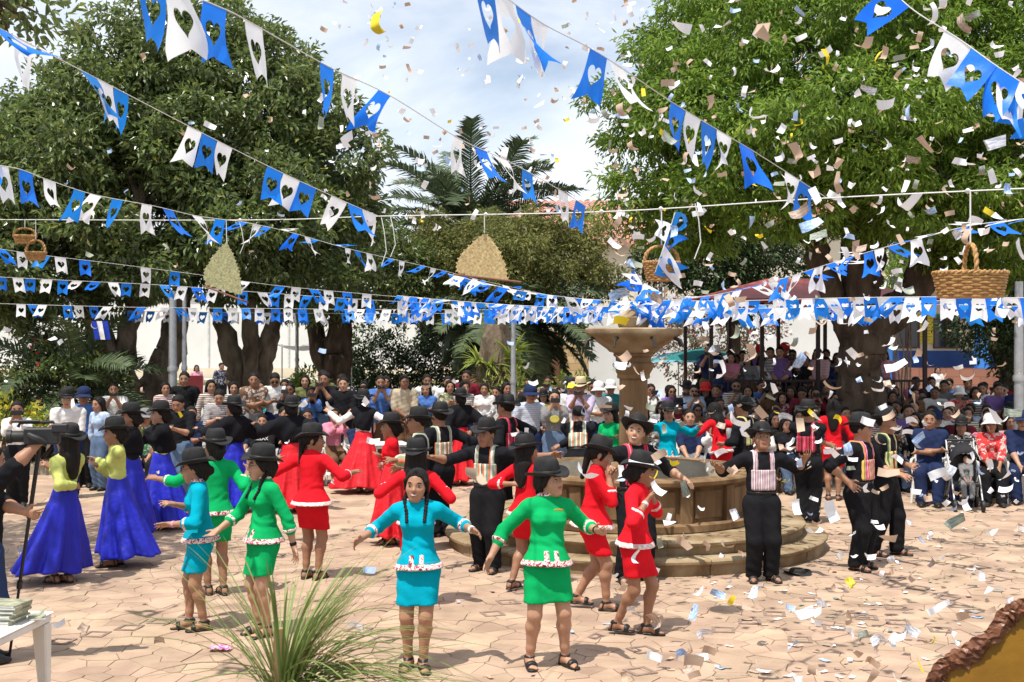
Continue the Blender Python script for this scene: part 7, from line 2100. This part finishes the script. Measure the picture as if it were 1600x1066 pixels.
# ------------------------------------------------------------------ paper notes thrown in the air
def note_mesh(cv, tw, fold):
    V = []; Fq = []; n = 8
    for i in range(n+1):
        s = -.075+.15*i/n
        a = cv*s/.075; x = math.sin(a)*.075/max(abs(cv), .01)*(1 if cv >= 0 else -1)*(1 if abs(cv) > .01 else 0)+(s if abs(cv) <= .01 else 0)
        z = (1-math.cos(a))*.075/max(abs(cv), .01)
        if fold and s > 0: z += s*fold
        for j in (-1, 0, 1):
            y = j*.033; t = tw*s/.075
            V.append((x, y*math.cos(t), z+y*math.sin(t)))
    for i in range(n):
        for j in range(2): q = i*3+j; Fq.append((q,q+3,q+4,q+1))
    return np.array(V), np.array(Fq)
def printed_mat():
    m, nt, b = new_mat('printed_note')
    oi = N(nt, 'ObjectInfo'); tc = N(nt, 'TexCoord'); mp = N(nt, 'Mapping'); mp.inputs['Scale'].default_value = (30,70,1); L(nt, tc.outputs['Object'], mp.inputs['Vector'])
    no = N(nt, 'TexNoise'); no.inputs['Scale'].default_value = 1.0; no.inputs['Detail'].default_value = 3; L(nt, mp.outputs['Vector'], no.inputs['Vector'])
    rp = N(nt, 'ValToRGB'); ramp_set(rp, [(0,(.30,.36,.45)),(.46,(.62,.66,.74)),(.54,(1,1,1))]); L(nt, no.outputs['Fac'], rp.inputs['Fac'])
    mx = N(nt, 'Mix', data_type='RGBA', blend_type='MULTIPLY'); mx.inputs['Factor'].default_value = 1; L(nt, oi.outputs['Color'], mx.inputs['A']); L(nt, rp.outputs['Color'], mx.inputs['B'])
    L(nt, mx.outputs['Result'], b.inputs['Base Color']); b.inputs['Roughness'].default_value = .5
    return m
MT['printed'] = printed_mat()
_r = random.Random(21)
NOTES = [note_mesh(_r.uniform(-1.3,1.3), _r.uniform(-.6,.6), _r.choice((0,0,0,.8))) for _ in range(12)]
NOTE_ME = [mesh_np('paper_note', v, f, True) for v, f in NOTES]
FLATN = mesh_np('paper_note', *note_mesh(.25, .1, 0), True)
NC = {'white': (.80,.80,.82), 'tan': (.50,.365,.27), 'pale blue': (.42,.56,.80), 'yellow': (.72,.56,.03), 'grey green': (.30,.33,.26)}
def where(p):
    px, py = 800+p.x/p.y*F, HOR-(p.z-CAMH)/p.y*F
    if px < 560: return 'over the left side'
    if py < 380 and px < 960: return 'against the sky'
    if py < 230: return 'high before the bright tree'
    if py < 470: return 'between the right tree and baskets'
    if px < 1130: return 'around the fountain and dancers'
    if py < 660: return 'before the bandstand crowd'
    if py < 830: return 'around the men in black'
    return 'low over the right flagstones'
def notes():
    r = random.Random(99); L_ = []
    while len(L_) < 1050:
        u = r.random()
        if u < .045: px = r.uniform(0, 520); py = r.uniform(80, 1000)
        elif u < .25:
            px = r.uniform(500, 1010); py = r.uniform(0, 360) if r.random() < .72 else r.uniform(480, 1000)
        else:
            px = r.uniform(960, 1600); py = r.uniform(0, 1066)
            if py > 820 and r.random() < .35: continue
        d = r.uniform(9.5, 19) if r.random() < .86 else r.uniform(6.5, 9.5)
        if u < .25: d = r.uniform(11, 20)
        if 600 < px < 720 and 690 < py < 1060: continue
        if 780 < px < 940 and 700 < py < 1060 and r.random() < .8: continue
        p = P(px, py, d)
        if p.z < .06: 
            if r.random() < .5: continue
            d = GD(py)*r.uniform(.75,.97); p = P(px, py, d)
            if p.z < .03: continue
        L_.append((p, r.choices(['white','tan','pale blue','yellow','grey green'], [50,30,11,4,5])[0]))
    # stay clear of people and trunks: keep notes inside the open air above the plaza
    L_.sort(key=lambda q: q[0].y)
    spec = [(P(1188,60,4.3),'tan',1.0), (P(586,42,5.2),'yellow',1.0), (P(740,750,3.4),'tan',.9), (P(912,743,6.0),'white',1.1), (P(534,223,7.5),'white',1.0), (P(1425,655,8.5),'white',1.2), (P(1562,660,6.5),'white',1.1), (P(1465,740,7.5),'white',1.0)]
    for p, c, s in spec: L_.insert(0, (p, c))
    rest_v = {}; 
    for i, (p, c) in enumerate(L_):
        rot = Euler((r.uniform(-1.2,1.2), r.uniform(-1.2,1.2), r.uniform(0,6.28)))
        if r.random() < .25: rot = Euler((R(90)+r.uniform(-.6,.6), r.uniform(-.5,.5), r.uniform(-.8,.8)))
        if i < 240:
            o = link('paper_note', r.choice(NOTE_ME), None, MT['printed'] if (c in ('pale blue','grey green') or r.random() < .3) else MT['paper'], NC[c], loc=p, rot=rot)
            o.scale = (r.uniform(.55,1.0),)*3
            tag(o, f'{c} paper note in the air {where(p)}', 'paper note', f'{c} paper notes {where(p)}')
        else:
            v, f = NOTES[r.randrange(12)]; M = np.array(rot.to_matrix())
            a = rest_v.setdefault(c, [[], [], 0]); a[0].append(v@M.T*r.uniform(.4,.95)+np.array(p)); a[1].append(f+a[2]); a[2] += len(v)
    for c, (v, f, n) in rest_v.items():
        o = link('paper_notes_far', mesh_np('paper_notes_far', np.concatenate(v), np.concatenate(f), True), None, MT['paper'], NC[c])
        tag(o, f'cloud of small {c} paper notes farther off in the air', 'paper notes', None, 'stuff')
    gv = {}
    for i in range(190):
        px = r.uniform(700, 1600) if r.random() < .25 else r.uniform(1100, 1600); py = r.uniform(800, 1062)
        g = GP(px, py)
        if (g.x-FX)**2+(g.y-FY)**2 < 2.5**2: continue
        c = r.choices(['white','tan','grey green','pale blue','yellow'], [40,30,16,10,4])[0]
        sc_ = r.uniform(.3,.7)
        if i >= 60:
            v, f = note_mesh(.3,.1,0); M = np.array(Euler((r.uniform(-.06,.06), r.uniform(-.06,.06), r.uniform(0,6.28))).to_matrix())
            a = gv.setdefault(c, [[], [], 0]); a[0].append(v@M.T*sc_+np.array((g.x,g.y,.009+.001*r.random()))); a[1].append(f+a[2]); a[2] += len(v); continue
        o = link('paper_note', FLATN, None, MT['printed'] if r.random() < .6 else MT['paper'], NC[c], loc=(g.x,g.y,.010), rot=(r.uniform(-.06,.06), r.uniform(-.06,.06), r.uniform(0,6.28)))
        o.scale = (sc_,)*3
        tag(o, f'{c} paper note lying on the flagstones', 'paper note', f'{c} paper notes on the ground')
    for c, (v, f, n) in gv.items():
        o = link('paper_litter', mesh_np('paper_litter', np.concatenate(v), np.concatenate(f), True), None, MT['paper'], NC[c])
        tag(o, f'scattered {c} paper litter on the right flagstones', 'paper litter', None, 'stuff')
notes()
